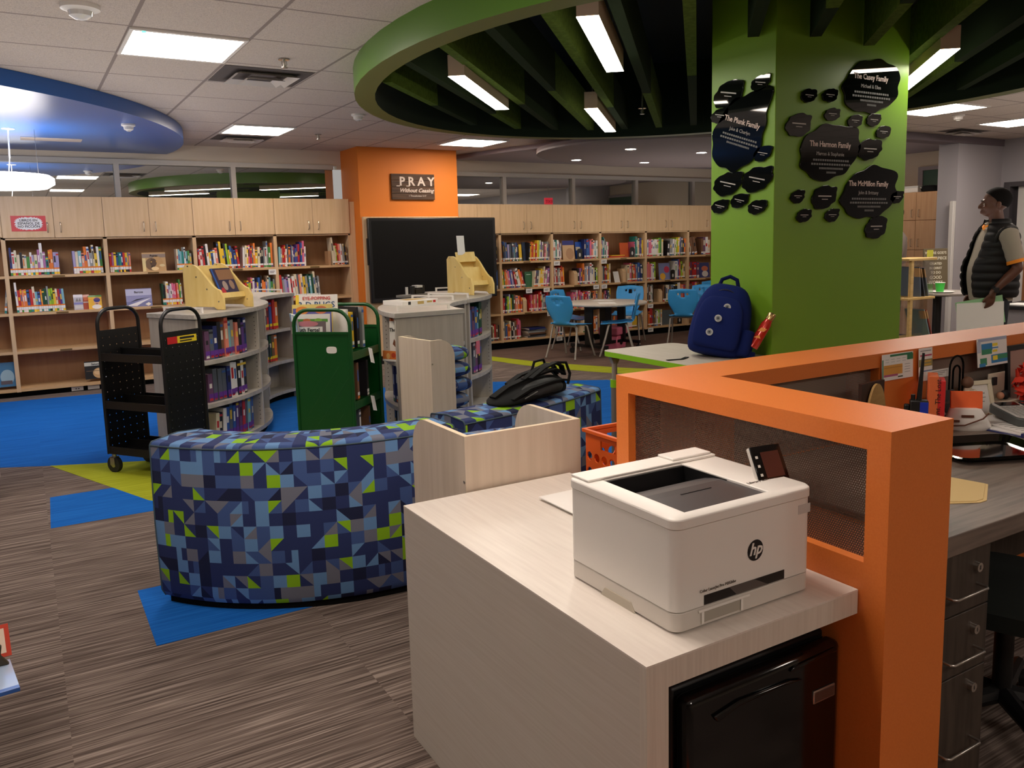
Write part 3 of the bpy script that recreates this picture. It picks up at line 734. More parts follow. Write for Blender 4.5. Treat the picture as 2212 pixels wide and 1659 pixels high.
# small white shelf tags hanging from shelf edges
def tag_card(x, z, label, lines=2, w=.085):
    t = thing('shelf_tag', label, 'shelf tag', (x, 9.99, z), 0, 'white tags hung on shelf edges')
    b = one(PAPER); b.box(-w/2, w/2, -.002, .002, -.058, .004); obj('card', b, None, t)
    b = one(INK)
    for i in range(lines): b.box(-w*.34, w*(.3-.12*i), -.003, -.002, -.022-.016*i, -.016-.016*i)
    obj('printed_lines', b, None, t)
tag_card(2.475, z1-.027, 'white shelf tag beside the post left of the orange column bay')
for x, z, l in ((6.43, RSH[0], 'white shelf tag under the first shelf, just right of the second post'), (5.96, RSH[1], 'white shelf tag under the second shelf, left of a pair'), (6.25, RSH[1], 'white shelf tag under the second shelf, right of a pair'),
                (7.11, RSH[1], 'white shelf tag just left of the third post, second shelf'), (7.255, RSH[1], 'white shelf tag just right of the third post, second shelf'), (7.255, RSH[0], 'white shelf tag just right of the third post, first shelf'),
                (6.30, RSH[2], 'white shelf tag beside the front blue chair back'), (8.13, RSH[2], 'white shelf tag right of the fourth post, third shelf'), (8.13, .125, 'white shelf tag low beside the right chairs'), (6.45, .125, 'white shelf tag low behind the front blue chair')):
    tag_card(x, z-.02, l, w=.1)
t = thing('wall_outlet', 'white outlet plate in the black kick plate, left of a pair', 'outlet', (.388, 10.045, .028)); b = one(WHITE); b.box(-.055, .055, -.006, 0, -.02, .022); obj('plate', b, None, t)
b = one(INK); b.box(-.018, -.006, -.008, -.006, -.004, .006); b.box(.006, .018, -.008, -.006, -.004, .006); obj('socket', b, None, t)
b = one(WHITE); b.box(-.055, .055, -.006, 0, -.02, .022); o = obj('blank_plate', b); o.location = (.54, 10.045, .028); tag(o, 'blank white plate in the black kick plate, right of a pair', 'outlet')

# ---- right bookcases: the larger nearer rows one by one, the rest as one mass
g2 = 'books in the right bookcases'
q1, q2, q3, q4 = RSH[0], RSH[1], RSH[2], .122
row(5.56, 5.89, q1, 'o6k5b7v6b6k6l5v5k6v6a5v6n6k5y5y5', 'wh', 'in the left row, first shelf right of the screen', g2, -.05)
row(5.99, 6.33, q1, 'k6y5o6r6y5o5r5y7h7w7u6w6B5p5c5s6P5', 'wh', 'in the right row, first shelf right of the screen', g2, .05)
row(5.56, 5.95, q2, 'y6g5o4o5S6p5b6l6P5r5B5w6w7o6r5k7', 'wh', 'in the left row, second shelf right of the screen', g2, -.06, lean2=-.28)
row(6.06, 6.33, q2, 'c5P5v5c5y6y5c7p5w5m6P7', 'wh', 'in the right row, second shelf right of the screen', g2, .12)
MASS = MB()
def mrow(x0, x1, z, seq, lean=0., lean2=None): row(x0, x1, z, seq, 'wh', '', '', lean, sink=MASS, lean2=lean2)
mrow(5.56, 5.87, q3, 'r4r4k5g4h5l6y4G6B6S5c5o5r5o4'); mrow(5.99, 6.33, q3, 'r5p5r4S5p5r5c5r6r7w5s5v5r4r6P5')
mrow(5.56, 5.84, q4, 'c6v5b5o4c6k5w5B6r7p7p6'); mrow(5.3, 5.49, q4, 's4w5k5B5c4r5B5k4')
mrow(5.40, 5.49, q1, 's5k4'); mrow(5.43, 5.49, q2, 'b6b6'); mrow(6.40, 6.54, q1, 'w7w6t7w7w6P6w5')
mrow(6.94, 7.17, q1, 'n7b7b6p6S7w6a5w6'); mrow(6.40, 6.58, q2, 'r6w6r6s5s6o6r7o6', -.05); mrow(6.82, 7.17, q2, 'k5m5P5o8s6l6w6P6w8w7c5k4h5')
mrow(6.40, 6.46, q3, 's7c5'); mrow(6.72, 7.17, q3, 'p5m4p5w6r5p6p5w4r5r5p5w5c5k4o5S5S4c5'); mrow(6.40, 6.55, q4, 'w4w5p4w5k4w5'); mrow(6.9, 7.16, q4, 'c5w5c6o6o6o5w5')
mrow(7.24, 7.38, q1, 'P6l6t8s7v6w5p5'); mrow(7.86, 8.02, q1, 'p5t8t8c6c7v7u6b7y6'); mrow(7.24, 7.4, q2, 'c6v6P6r6B5y7c7'); mrow(7.72, 8.02, q2, 'c6c6p7B7o6r5s6b7b7n6G5')
mrow(7.24, 7.4, q3, 'o4B5p5u5v5y6'); mrow(7.8, 8.02, q3, 'k6s6v8c5w6s7o5'); mrow(7.24, 7.9, q4, 'r5c5o5r6c5w5w5y6')
mrow(8.08, 8.42, q1, 'v6w6p6p6w6w5w6w6c6h7g7c6'); mrow(8.5, 8.87, q1, 'k5s6s6w6c6h7y7l7v7k5o6', .06); mrow(8.08, 8.26, q2, 'p6S7p6w6w6h7'); mrow(8.66, 8.87, q2, 'w7w7b8r8p6h7y4c5')
mrow(8.08, 8.22, q3, 'k7s7B6w6s7'); mrow(8.42, 8.87, q3, 'B6k5c6w6B5s6k7k7w7w7o6S6r6'); mrow(8.08, 8.4, q4, 's6o5r7r7B6B6s6w5h6s6c6')
mrow(8.93, 9.0, q1, 'B6c7'); mrow(9.02, 9.12, q1, 'B7B7', -.2); mrow(9.2, 9.4, q1, 'B6P7w7c5'); mrow(8.93, 9.16, q2, 'r6P6r6r6P6'); mrow(8.93, 9.15, q3, 'P6B6r7p7B7')
mrow(8.0, 8.02, q4, 'c6')
o = obj('books', MASS, smooth=False, recalc=False); tag(o, 'rows of many colourful books filling the far right bookcases', 'books', kind='stuff')
# face-out and single items in the right bays
cover('picture_book', .2, .27, (6.68, 10.05, q1), (206, 170, 130), 'face-out tan picture book with navy top on the first shelf', [('r', (50, 58, 130), -.5, .5, .76, 1.), ('e', (180, 140, 104), .1, .3, .34, .3)])
cover('picture_book', .17, .26, (6.03, 10.12, q1), (70, 84, 110), 'slate blue book lying back between two rows, first shelf', [('p', (40, 44, 60), [(-.3, .1), (.3, .4), (.3, .1)])], rotz=.2)
cover('picture_book', .12, .22, (6.02, 10.08, q2), (24, 92, 52), 'dark green book between leaning rows on the second shelf', [('r', (170, 206, 180), -.3, .3, .78, .82)])
cover('picture_book', .17, .25, (6.92, 10.1, q1), (30, 84, 180), 'face-out bright blue book by the black bookend', [('r', (206, 200, 180), -.45, .0, .5, .7)])
cover('picture_book', .22, .26, (8.48, 10.06, q2), (130, 140, 186), 'face-out blue and red picture book by a black bookend', [('e', (196, 60, 90), .2, .6, .25, .2), ('e', (236, 180, 60), -.2, .2, .25, .2)])
cover('picture_book', .22, .24, (9.3, 10.05, q2), (60, 70, 130), 'face-out book with orange and white animal, near the pillar', [('e', (214, 120, 90), .05, .6, .32, .18), ('e', (220, 216, 212), .05, .25, .3, .2)])
cover('picture_book', .16, .22, (7.7, 10.07, q1), (196, 84, 36), 'face-out rust orange book on the first shelf, third bay')
cover('white_card', .1, .17, (7.53, 10.03, q2), (224, 222, 218), 'blank white card standing on the second shelf', tilt=.3, thick=.004, cat='card')
cover('picture_book', .24, .23, (8.55, 10.1, q4), (90, 100, 104), 'grey face-out book on the bottom shelf behind the chairs')
def bookend(x, z, label, h=.15):
    t = thing('bookend', label, 'bookend', (x, 10.04, z), 0, 'black metal bookends')
    b = one(BLACK); n_ = 12
    o_ = [(-.045, 0), (.045, 0), (.045, h-.03)]+[(.045-.03+.03*cos(a), h-.03+.03*sin(a)) for a in (pi/4, pi/2)]+[(-.015+.03*cos(a), h-.03+.03*sin(a)) for a in (pi/2, 3*pi/4)]+[(-.045, h-.03)]
    b.prism(o_, 0, .003, 'y'); b.box(-.045, .045, .003, .1, 0, .002); obj('plate', b, None, t)
    b = one(LIGHTG); b.prism([(.016*cos(2*pi*i/16), .06+.028*sin(2*pi*i/16)) for i in range(16)], -.001, 0, 'y'); obj('label_dot', b, None, t)
bookend(6.86, q1, 'black metal bookend in front of the bright blue book'); bookend(7.82, q1, 'black metal bookend beside the flat orange books'); bookend(8.62, q2, 'black metal bookend right of the blue and red picture book'); bookend(8.76, q4, 'black metal bookend low behind the blue chairs')
for x, z, l in ((5.92, q3, 'tan wooden bookend, third shelf first bay'), (6.79, q2, 'tan wooden bookend, second shelf second bay'), (7.67, q2, 'tan wooden bookend, second shelf third bay'), (8.38, q3, 'tan wooden bookend, third shelf fourth bay')):
    b = one(MAPLE); b.prism([(0, 0), (.15, 0), (.15, .2), (.04, .2), (0, .16)], -.03, .03, 'x'); o = obj('bookend', b, None, None, .003); o.location = (x, 10.04, z); tag(o, l, 'bookend', 'wooden block bookends')
for i in range(3):
    b = one(bmat('ory'[i])); b.box(-.13, .13, 0, .17, 0, .012); o = obj('flat_book', b, None, None, .002); o.location = (7.52+.02*i, 10.04, q1+.0125*i); o.rotation_euler = (0, 0, .1*i-.1)
    tag(o, f'flat lying {["orange","red","yellow"][i]} book, {["lowest","middle","topmost"][i]} of three on the first shelf', 'book', 'flat books beside the bookend')
for i in range(6):
    b = MB(); b.m(bmat('vkBsvn'[i])); b.box(-.14, .14, 0, .002, 0, .022); b.box(-.14, .14, .002, .2, 0, .003); b.box(-.14, .14, .002, .2, .019, .022); b.m(PAGES); b.box(-.137, .137, .002, .198, .003, .019)
    o = obj('flat_book', b, smooth=False); o.location = (6.1+.012*((i*5) % 3), 10.04, q4+.0225*i); o.rotation_euler = (0, 0, .05*((i*3) % 4)-.08)
    tag(o, f'flat {["slate","black","brown","grey","slate","navy"][i]} book, {ORD[i]} from the bottom of the pile on the lowest shelf', 'book', 'pile of flat books on the lowest shelf')
# ------------------------------------------------------------------ curved double-sided shelf units
RIN, ROUT, SH = .93, 1.43, 1.03
def sector(c, a0, a1, label):
    am = radians((a0+a1)/2); loc = V((c[0]+1.18*cos(am), c[1]+1.18*sin(am), 0))
    t = thing('curved_bookcase', label, 'bookcase', loc, 0, 'curved grey library shelves')
    O = (c[0]-loc.x, c[1]-loc.y)
    b = one(ASHH); b.arc(O, a0-.6, a1+.6, RIN-.012, ROUT+.014, SH-.034, SH, 28); obj('top', b, None, t, .003)
    def radial(a, w, z0, z1, r0, r1):
        b = one(ASH); b.X = at(O[0], O[1], 0) @ Matrix.Rotation(radians(a), 4, 'Z'); b.box(r0, r1, -w/2, w/2, z0, z1); return b
    for a in (a0+.5, a1-.5): obj('end_panel', radial(a, .022, .0, SH-.034, RIN, ROUT), None, t)
    b = radial((a0+a1)/2, .022, .09, SH-.034, RIN+.004, ROUT-.004)
    b.m(INK)
    for r in (RIN+.03, ROUT-.03):
        for k in range(26):
            for s in (-1, 1): b.box(r-.003, r+.003, s*.0112-.0004, s*.0112+.0004, .14+.032*k, .146+.032*k)
    obj('divider', b, None, t, smooth=False)
    b = one(ASH); b.arc(O, a0+.6, a1-.6, 1.172, 1.19, .06, SH-.034, 24); obj('middle_panel', b, None, t)
    for z in (.09, .385, .695):
        b = one(ASHH); b.arc(O, a0+1., a1-1., RIN+.006, ROUT-.006, z-.03, z, 28); obj('shelf', b, None, t)
    b = one(BLACKM); b.arc(O, a0+1.2, a1-1.2, RIN+.05, ROUT-.05, 0, .06, 24); obj('plinth', b, None, t)
    for a in (a0+5, a1-5):
        b = one(WHITE); b.X = at(O[0], O[1], SH) @ Matrix.Rotation(radians(a), 4, 'Z')
        b.box(RIN+.06, ROUT-.06, -.006, .006, .028, .04); b.box(RIN+.06, RIN+.075, -.006, .006, 0, .028); b.box(ROUT-.075, ROUT-.06, -.006, .006, 0, .028)
        obj('rail', b, None, t)
    return t
CA1, CA2, CB2, CB1 = (.30, 7.42), (2.66, 7.42), (2.28, 7.29), (3.51, 5.26)
sector(CA1, -61.5, -1, 'curved grey bookcase behind the black cart, carrying the yellow display stand')
sector(CA2, 118, 179, 'curved grey bookcase left of the green cart, hollow side towards the reader')
sector(CB1, 123, 181, 'curved grey bookcase right of the green cart, flat end facing the benches')
sector(CB2, -57.4, -1, 'curved grey bookcase carrying the rear yellow stand in front of the screen')
def arc_row(c, r, a0, a1, z, seq, style, where, outward, group, hs=1., lean=0., step=None):
    global NBOOK
    T = parse(seq); n = len(T)
    for i, (cc, hd) in enumerate(T):
        a = radians(a0+(a1-a0)*(i+.5)/n); w = abs(radians(a1-a0))*r/n*RND.uniform(.82, .97); h = (.115+.0235*hd)*hs+RND.uniform(-.005, .005)
        b = MB(); book_bm(b, w, h, .15, cc, style, RND); o = obj('book', b, smooth=False, recalc=False)
        rr = r+RND.uniform(-.008, .008)
        o.location = (c[0]+rr*cos(a), c[1]+rr*sin(a), z+.0012+abs(sin(lean))*w/2); o.rotation_euler = (0, lean, a+(pi/2 if outward else -pi/2))
        size = 'tall' if hd >= 6 else ('short' if hd <= 3 else 'medium')
        tag(o, short(f'{size} {BN[cc]} book, {ORD[i]} from left {where}'), 'book', group); NBOOK += 1
gA = 'books in the curved shelves'
arc_row(CA1, 1.385, -57.5, -37.5, .695, 'P4v4n5k6B6S7a6s6S5k6u5n6', 'pur', 'on the upper shelf behind the black cart', True, gA)
arc_row(CA1, 1.385, -57, -38.5, .385, 'P4v5v5v5n5w6w6k6w6k6', 'pur', 'on the middle shelf behind the black cart', True, gA)
arc_row(CA1, 1.385, -56, -35.5, .09, 'c4k4w5b5v6b5u6P6r7v6a6v7b6', 'pur', 'on the bottom shelf behind the black cart', True, gA, lean=.06)
arc_row(CA2, .985, 170, 128, .695, 's4v6r6b6r7o6y5r6B6r6s4v6r6b6r7o6', 'yel', 'on the upper shelf of the hollow curved case', False, gA)
arc_row(CA2, .985, 170, 130, .385, 'r6k6v7G6B6o6g6r6r6k6v7G6B6o6', 'yel', 'on the middle shelf of the hollow curved case', False, gA)
arc_row(CB1, 1.385, 168, 175.5, .695, 'r7o7S7w7', 'wh', 'left of the white cover on the curved case', True, gA)
arc_row(CB1, 1.385, 170, 179, .385, 'n6n7y6y6', 'wh', 'on the middle shelf beside the flat end', True, gA)
arc_row(CB1, 1.385, 170, 179, .09, 'k5w5w6k5', 'wh', 'on the bottom shelf beside the flat end', True, gA)
arc_row(CB2, 1.385, -54.5, -41, .695, 'b5P6b6a5G7G7', 'pur', 'on the upper shelf facing the round table', True, gA)
arc_row(CB2, 1.385, -54.5, -43, .385, 'P6v7P6k6v7', 'pur', 'on the middle shelf facing the round table', True, gA)
cover('picture_book', .13, .27, (CB1[0]+1.40*cos(radians(178)), CB1[1]+1.40*sin(radians(178)), .697), (230, 226, 216), 'white picture book with brown lettering on the curved case', [('p', (120, 70, 40), [(-.3, .42), (.0, .3), (.3, .44), (.36, .5), (.0, .38), (-.2, .56)]), ('r', (150, 140, 130), -.3, .2, .16, .18), ('r', (150, 140, 130), -.3, .2, .12, .14)], 'The Odd', tilt=.03, rotz=radians(-62), ts=.035, tz=.78)
cover('picture_book', .16, .07, (CB1[0]+1.44*cos(radians(177)), CB1[1]+1.44*sin(radians(177))-.02, .697), (226, 130, 60), 'small orange patterned book lying before the white picture book', [('e', (240, 190, 120), -.2, .5, .1, .3), ('e', (190, 70, 40), .1, .6, .12, .25), ('r', (236, 232, 224), -.5, .5, 0, .2)], tilt=.05, rotz=radians(-62))
b = one(mat('purple_tab', (84, 70, 130), .5)); b.box(-.03, .03, -.002, .002, -.06, .05); o = obj('shelf_tag', b); a = radians(-12); o.location = (CA1[0]+1.434*cos(a), CA1[1]+1.434*sin(a), .62); o.rotation_euler = (0, 0, a+pi/2); tag(o, 'small purple tag on the end of the curved case behind the black cart', 'shelf tag')
b = one(mat('pink_tab', (214, 110, 130), .5)); b.box(-.035, .035, -.002, .002, -.06, .05); o = obj('shelf_tag', b); a = radians(-52); o.location = (CB2[0]+1.436*cos(a), CB2[1]+1.436*sin(a), .62); o.rotation_euler = (0, 0, a+pi/2); tag(o, 'pink paper tag on the curved case facing the round table', 'shelf tag')
# white thick box book and small black device on top of the rear curved case
t = thing('game_box', 'white boxed book with gold and black print on the curved case', 'box', (2.48, 5.92, SH), radians(16))
b = one(WHITE); b.box(-.17, .17, -.12, .12, 0, .035); obj('box', b, None, t, .003)
b = one(mat('box_red', (200, 40, 40), .5)); b.box(.12, .145, -.1205, -.12, .01, .028); b.m(mat('box_gold', (190, 160, 90), .5)); b.box(-.03, .03, -.1205, -.12, .006, .028); b.box(.06, .11, -.1205, -.12, .012, .026); b.m(INK); b.box(-.12, -.095, -.1205, -.12, .006, .03); b.m(MATS['box_gold']); b.prism([(-.08, -.05), (.1, -.07), (.12, .06), (-.05, .08)], .0352, .036); obj('print', b, None, t)
t = thing('microscope', 'small grey and black tabletop device beside the rear yellow stand', 'device', (2.86, 6.74, SH), .4)
b = one(mat('device_grey', (130, 126, 120), .5)); b.box(-.17, .17, -.05, .05, 0, .02); obj('base', b, None, t)
b = one(BLACK); b.cyl((-.02, 0, .02), (-.02, 0, .09), .02); b.cyl((.1, 0, .02), (.1, 0, .09), .02); b.box(-.0, .08, -.02, .02, .02, .06); obj('body', b, None, t)
b = one(LIGHTG); b.cyl((-.09, 0, .02), (-.09, 0, .085), .012); b.box(.005, .075, -.03, .03, .075, .095); obj('knob', b, None, t)

# pale yellow display stands
def stand(loc, rz, label, hw=.14):
    t = thing('display_stand', label, 'display stand', loc, rz, 'pale yellow plywood display stands')
    # local: depth y (back +, front -), width x ; profile in (y,z)
    prof = [(.2, 0), (.2, .34), (.17, .37), (.10, .37)]
    for i in range(1, 9):
        q = i/8; prof.append((.10-.27*q, .37-.19*(q*q*(3-2*q))-.02*q))
    prof += [(-.2, .1), (-.2, 0), (-.13, 0), (-.10, .02), (.10, .02), (.13, 0)]
    prof = [(y*.98, z*.9) for y, z in prof]
    for s in (-hw, hw):
        b = one(YPINE); b.prism(prof, s-.009, s+.009, 'x'); sp = obj('side_panel', b, None, t, .003)
        b = one(CHROME)
        for y, z in ((.14, .32), (.06, .24), (-.04, .15), (-.15, .06)): b.cyl((s-.0105, y, z), (s+.0105, y, z), .006, n=10)
        obj('screw', b, None, sp)
    b = one(YPINE)
    for y, z in ((-.06, .055), (.06, .14)):
        X0 = at(0, y, z) @ Matrix.Rotation(-.35, 4, 'X'); b.X = X0
        hh = hw-.01; b.box(-hh, hh, -.006, .006, 0, .19); b.box(-hh, hh, -.07, -.006, 0, .01); b.box(-hh, hh, -.08, -.07, 0, .04)
    b.X = Matrix(); obj('tray', b, None, t)
    return t
sa = stand((1.25, 6.69, SH+.002), radians(33), 'pale yellow plywood display stand on the curved case behind the black cart')
t = cover('picture_book', .19, .24, (1.325, 6.60, SH+.085), (60, 52, 80), 'dark blue and brown comic book in the front yellow stand', [('r', (40, 90, 170), -.5, -.42, 0, 1), ('r', (150, 110, 80), -.3, .5, .6, .95), ('e', (170, 150, 140), -.1, .4, .12, .16), ('e', (160, 130, 110), .25, .42, .12, .16), ('e', (190, 50, 60), -.28, .2, .1, .14)], tilt=.45, rotz=radians(33))
sb = stand((3.36, 6.64, SH+.002), radians(8), 'pale yellow plywood display stand in front of the wall screen', .11)
b = one(YPINE); b.X = at(.3, -.12, .26) @ Matrix.Rotation(.5, 4, 'X'); b.box(-.09, .09, -.006, .006, -.1, .1); b.box(-.09, .09, -.1, -.006, .1, .11); b.X = Matrix()
b.bm.clear(); b.X = at(.0, .06, .30) @ Matrix.Rotation(-.3, 4, 'X'); b.box(-.1, .1, -.006, .006, -.02, .07); obj('top_panel', b, None, sb)
cover('card', .085, .17, (3.31, 6.70, SH+.345), (236, 236, 236), 'blank white card standing on top of the rear yellow stand', tilt=.08, rotz=.25, thick=.003, cat='card')

# ------------------------------------------------------------------ patterned upholstery
def fabric():
    m = mat('geometric_upholstery', (60, 70, 110), .8, spec=.2); b = m.node_tree.nodes['Principled BSDF']
    uv = nd(m, 'ShaderNodeUVMap'); s = nd(m, 'ShaderNodeSeparateXYZ'); lk(m, uv.outputs[0], s.inputs[0])
    U = math_n(m, 'MULTIPLY', s.outputs[0], 1/.053); W = math_n(m, 'MULTIPLY', s.outputs[1], 1/.053)
    fu, fw = math_n(m, 'FRACT', U), math_n(m, 'FRACT', W)
    cb = nd(m, 'ShaderNodeCombineXYZ'); lk(m, math_n(m, 'FLOOR', U), cb.inputs[0]); lk(m, math_n(m, 'FLOOR', W), cb.inputs[1])
    def rnd(k):
        w = nd(m, 'ShaderNodeTexWhiteNoise', noise_dimensions='4D'); lk(m, cb.outputs[0], w.inputs['Vector']); w.inputs['W'].default_value = k; return w.outputs['Value']
    stops = [(0, (46, 58, 104)), (.34, (68, 92, 146)), (.52, (104, 146, 196)), (.68, (116, 120, 136)), (.83, (140, 192, 34)), (.91, (34, 40, 70))]
    A = ramp(m, stops, 'CONSTANT'); lk(m, rnd(1.), A.inputs[0]); B = ramp(m, stops, 'CONSTANT'); lk(m, rnd(2.), B.inputs[0])
    d1 = math_n(m, 'GREATER_THAN', fu, fw); d2 = math_n(m, 'GREATER_THAN', math_n(m, 'ADD', fu, fw), 1.)
    h = math_n(m, 'GREATER_THAN', fu, .5)
    pick = rnd(3.)
    def mixv(f, a, c):
        n = nd(m, 'ShaderNodeMix', data_type='FLOAT'); lk(m, f, n.inputs[0])
        for i, v in ((2, a), (3, c)):
            if isinstance(v, (int, float)): n.inputs[i].default_value = v
            else: lk(m, v, n.inputs[i])
        return n.outputs[0]
    sel = mixv(math_n(m, 'GREATER_THAN', pick, .42), 0., mixv(math_n(m, 'GREATER_THAN', pick, .68), d1, mixv(math_n(m, 'GREATER_THAN', pick, .92), d2, h)))
    mx = nd(m, 'ShaderNodeMix', data_type='RGBA'); lk(m, sel, mx.inputs['Factor']); lk(m, A.outputs[0], mx.inputs['A']); lk(m, B.outputs[0], mx.inputs['B'])
    lk(m, mx.outputs['Result'], b.inputs['Base Color']); return m
FAB = fabric()
PIPE = mat('seam_piping', (60, 82, 96), .7)
def bench(c, a0, a1, r0, r1, h, label, off):
    """curved padded back, rounded top, UV in metres"""
    n = 40; t = thing('curved_bench', label, 'bench', (c[0]+(r0+r1)/2*cos(radians((a0+a1)/2)), c[1]+(r0+r1)/2*sin(radians((a0+a1)/2)), 0), 0, 'curved patterned bench backs')
    O = V((c[0]-t.location.x, c[1]-t.location.y, 0))
    k = .014; zb = .03
    prof = [(r1-.012, zb), (r1+.004, zb+.03), (r1+.01, h*.5), (r1+.004, h-k)]+[(r1-k+k*cos(a)+.002, h-k+k*sin(a)) for a in (pi/6, pi/3, pi/2)]
    prof += [((r0+r1)/2, h+.012)]+[(r0+k+k*cos(a), h-k+k*sin(a)) for a in (pi/2, 2*pi/3, 5*pi/6, pi)]+[(r0-.006, h*.5), (r0, zb)]
    P = [0]
    for (a, z), (a2, z2) in zip(prof, prof[1:]): P.append(P[-1]+hypot(a2-a, z2-z))
    b = one(FAB); uvl = b.bm.loops.layers.uv.new('UVMap'); G = []
    for i in range(n+1):
        a = radians(a0+(a1-a0)*i/n); bul = 1
        G.append([b.v((O.x+r*cos(a), O.y+r*sin(a), z)) for r, z in prof])
    for i in range(n):
        for j in range(len(prof)-1):
            f = b.f([G[i][j], G[i+1][j], G[i+1][j+1], G[i][j+1]])
            for lp, (ii, jj) in zip(f.loops, ((i, j), (i+1, j), (i+1, j+1), (i, j+1))):
                lp[uvl].uv = (off+radians(abs(a1-a0))*ii/n*r1, P[jj]+.4)
    for e, sgn in ((0, 1), (n, -1)):
        # end caps: fan with planar UV
        cvs = G[e]; f = b.f(cvs if sgn > 0 else cvs[::-1])
        if f:
            for lp in f.loops:
                i = cvs.index(lp.vert); lp[uvl].uv = (off+3+prof[i][0]*1.0, prof[i][1]+.4)
    obj('upholstery', b, None, t, ang=50)
    b = one(PIPE)
    for e in (0, n):
        a = radians(a0+(a1-a0)*e/n); b.tube([(O.x+r*cos(a), O.y+r*sin(a), z) for r, z in prof], .0035, 6)
    b.tube([(O.x+(r1+.004)*cos(radians(a0+(a1-a0)*i/n)), O.y+(r1+.004)*sin(radians(a0+(a1-a0)*i/n)), h-k) for i in range(n+1)], .0035, 6)
    obj('piping', b, None, t)
    b = one(BLACKM); b.arc(O, a0+1, a1-1, r0+.02, r1-.02, 0, .04, 20); obj('plinth', b, None, t)
    return t
bench((1.30, 4.30), -148.6, -77.0, .80, 1.07, .70, 'long curved bench back in blue, grey and lime geometric fabric, left of the white desk', 0)
bench((1.09, 6.57), -81.0, -63.4, 3.05, 3.32, .70, 'curved patterned bench back behind the open cubby, with a black bag on it', 7.3)

# white cubbies with cushion stacks
def cubby(loc, rz, w, d, h, label):
    t = thing('cubby', label, 'cubby', loc, rz, 'whitewashed open cubbies')
    b = one(BIRCH); b.box(-w/2, w/2, 0, .018, 0, h); q = obj('back_panel', b, None, t)
    k = .11
    prof = [(.018, 0), (d, 0)]+[(d-k+k*cos(a), h-k+k*sin(a)) for a in [pi/2*i/8 for i in range(9)]]+[(.018, h)]
    for s in (-1, 1):
        b = one(BIRCH); b.prism(prof, s*(w/2-.009)-.009, s*(w/2-.009)+.009, 'x'); sp = obj('side_panel', b, None, t)
        b = one(BIRCHE); x = s*(w/2-.009); E_ = [(p[0], p[1]) for p in prof[1:]]
        b2 = []
        for p, p2 in zip(E_, E_[1:]):
            b.poly([(x-.0085, p[0]+.0004, p[1]+.0004), (x+.0085, p[0]+.0004, p[1]+.0004), (x+.0085, p2[0]+.0004, p2[1]+.0004), (x-.0085, p2[0]+.0004, p2[1]+.0004)])
        obj('edge_band', b, None, sp)
        b = one(STEEL); b.cyl((s*(w/2+.002), .009, h*.84), (s*(w/2-.002), .009, h*.84), .005, n=10); b.cyl((s*(w/2+.002), .009, h*.4), (s*(w/2-.002), .009, h*.4), .005, n=10); obj('screw', b, None, sp)
    b = one(BIRCHE); b.box(-w/2+.001, w/2-.001, .001, .017, h, h+.0006); obj('edge_band', b, None, q)
    b = one(BIRCH); b.box(-w/2+.018, w/2-.018, .018, max(d-.01, .3), .0, .038); obj('bottom_panel', b, None, t)
    return t
cubby((1.315, 2.252, 0), 0, .43, .41, .904, 'whitewashed open cubby right behind the white desk')
TH2 = radians(-81)
cubby((2.03, 4.82, 0), TH2, .37, .175, .90, 'whitewashed open cubby with a stack of cushions beside the curved shelves')
def cushion_me():
    b = one(FAB); uvl = b.bm.loops.layers.uv.new('UVMap'); n, k = 28, 10; R = []
    def se(v, e): return math.copysign(abs(v)**e, v)
    for j in range(k+1):
        a = -pi/2+pi*j/k
        R.append([b.v((.165*se(cos(a), .55)*se(cos(2*pi*i/n), .5), .165*se(cos(a), .55)*se(sin(2*pi*i/n), .5), .049*se(sin(a), .8)+.05)) for i in range(n)])
    for j in range(k):
        for i in range(n):
            f = b.f([R[j][i], R[j][(i+1) % n], R[j+1][(i+1) % n], R[j+1][i]])
            if f:
                for lp, (ii, jj) in zip(f.loops, ((i, j), (i+1, j), (i+1, j+1), (i, j+1))): lp[uvl].uv = (ii/n*1.3, jj/k*.32)
    return mesh_of('cushion', b)
CM = cushion_me()
def stack(loc, rz, n, names, grp, base):
    for i in range(n):
        me = CM
        if i:
            me = CM.copy()
            for lp in me.uv_layers[0].data: lp.uv = (lp.uv[0]+.37*i, lp.uv[1]+.531*i+base)
        o = bpy.data.objects.new('floor_cushion', me); COL.objects.link(o); o.location = (loc[0]+.006*((i*3) % 4), loc[1]+.005*((i*5) % 3), .039+.1*i); o.rotation_euler = (0, 0, rz+.05*((i*7) % 3-1))
        tag(o, names % ('topmost' if i == n-1 else ORD[n-1-i]+' from the top'), 'cushion', grp)
stack((1.312, 2.455), 0, 8, 'patterned floor cushion in cubby behind the desk, %s of stack', 'cushions in the front cubby', .1)
stack((2.205, 4.848), TH2, 8, 'patterned floor cushion in cubby by curved shelves, %s of stack', 'cushions in the rear cubby', .7)

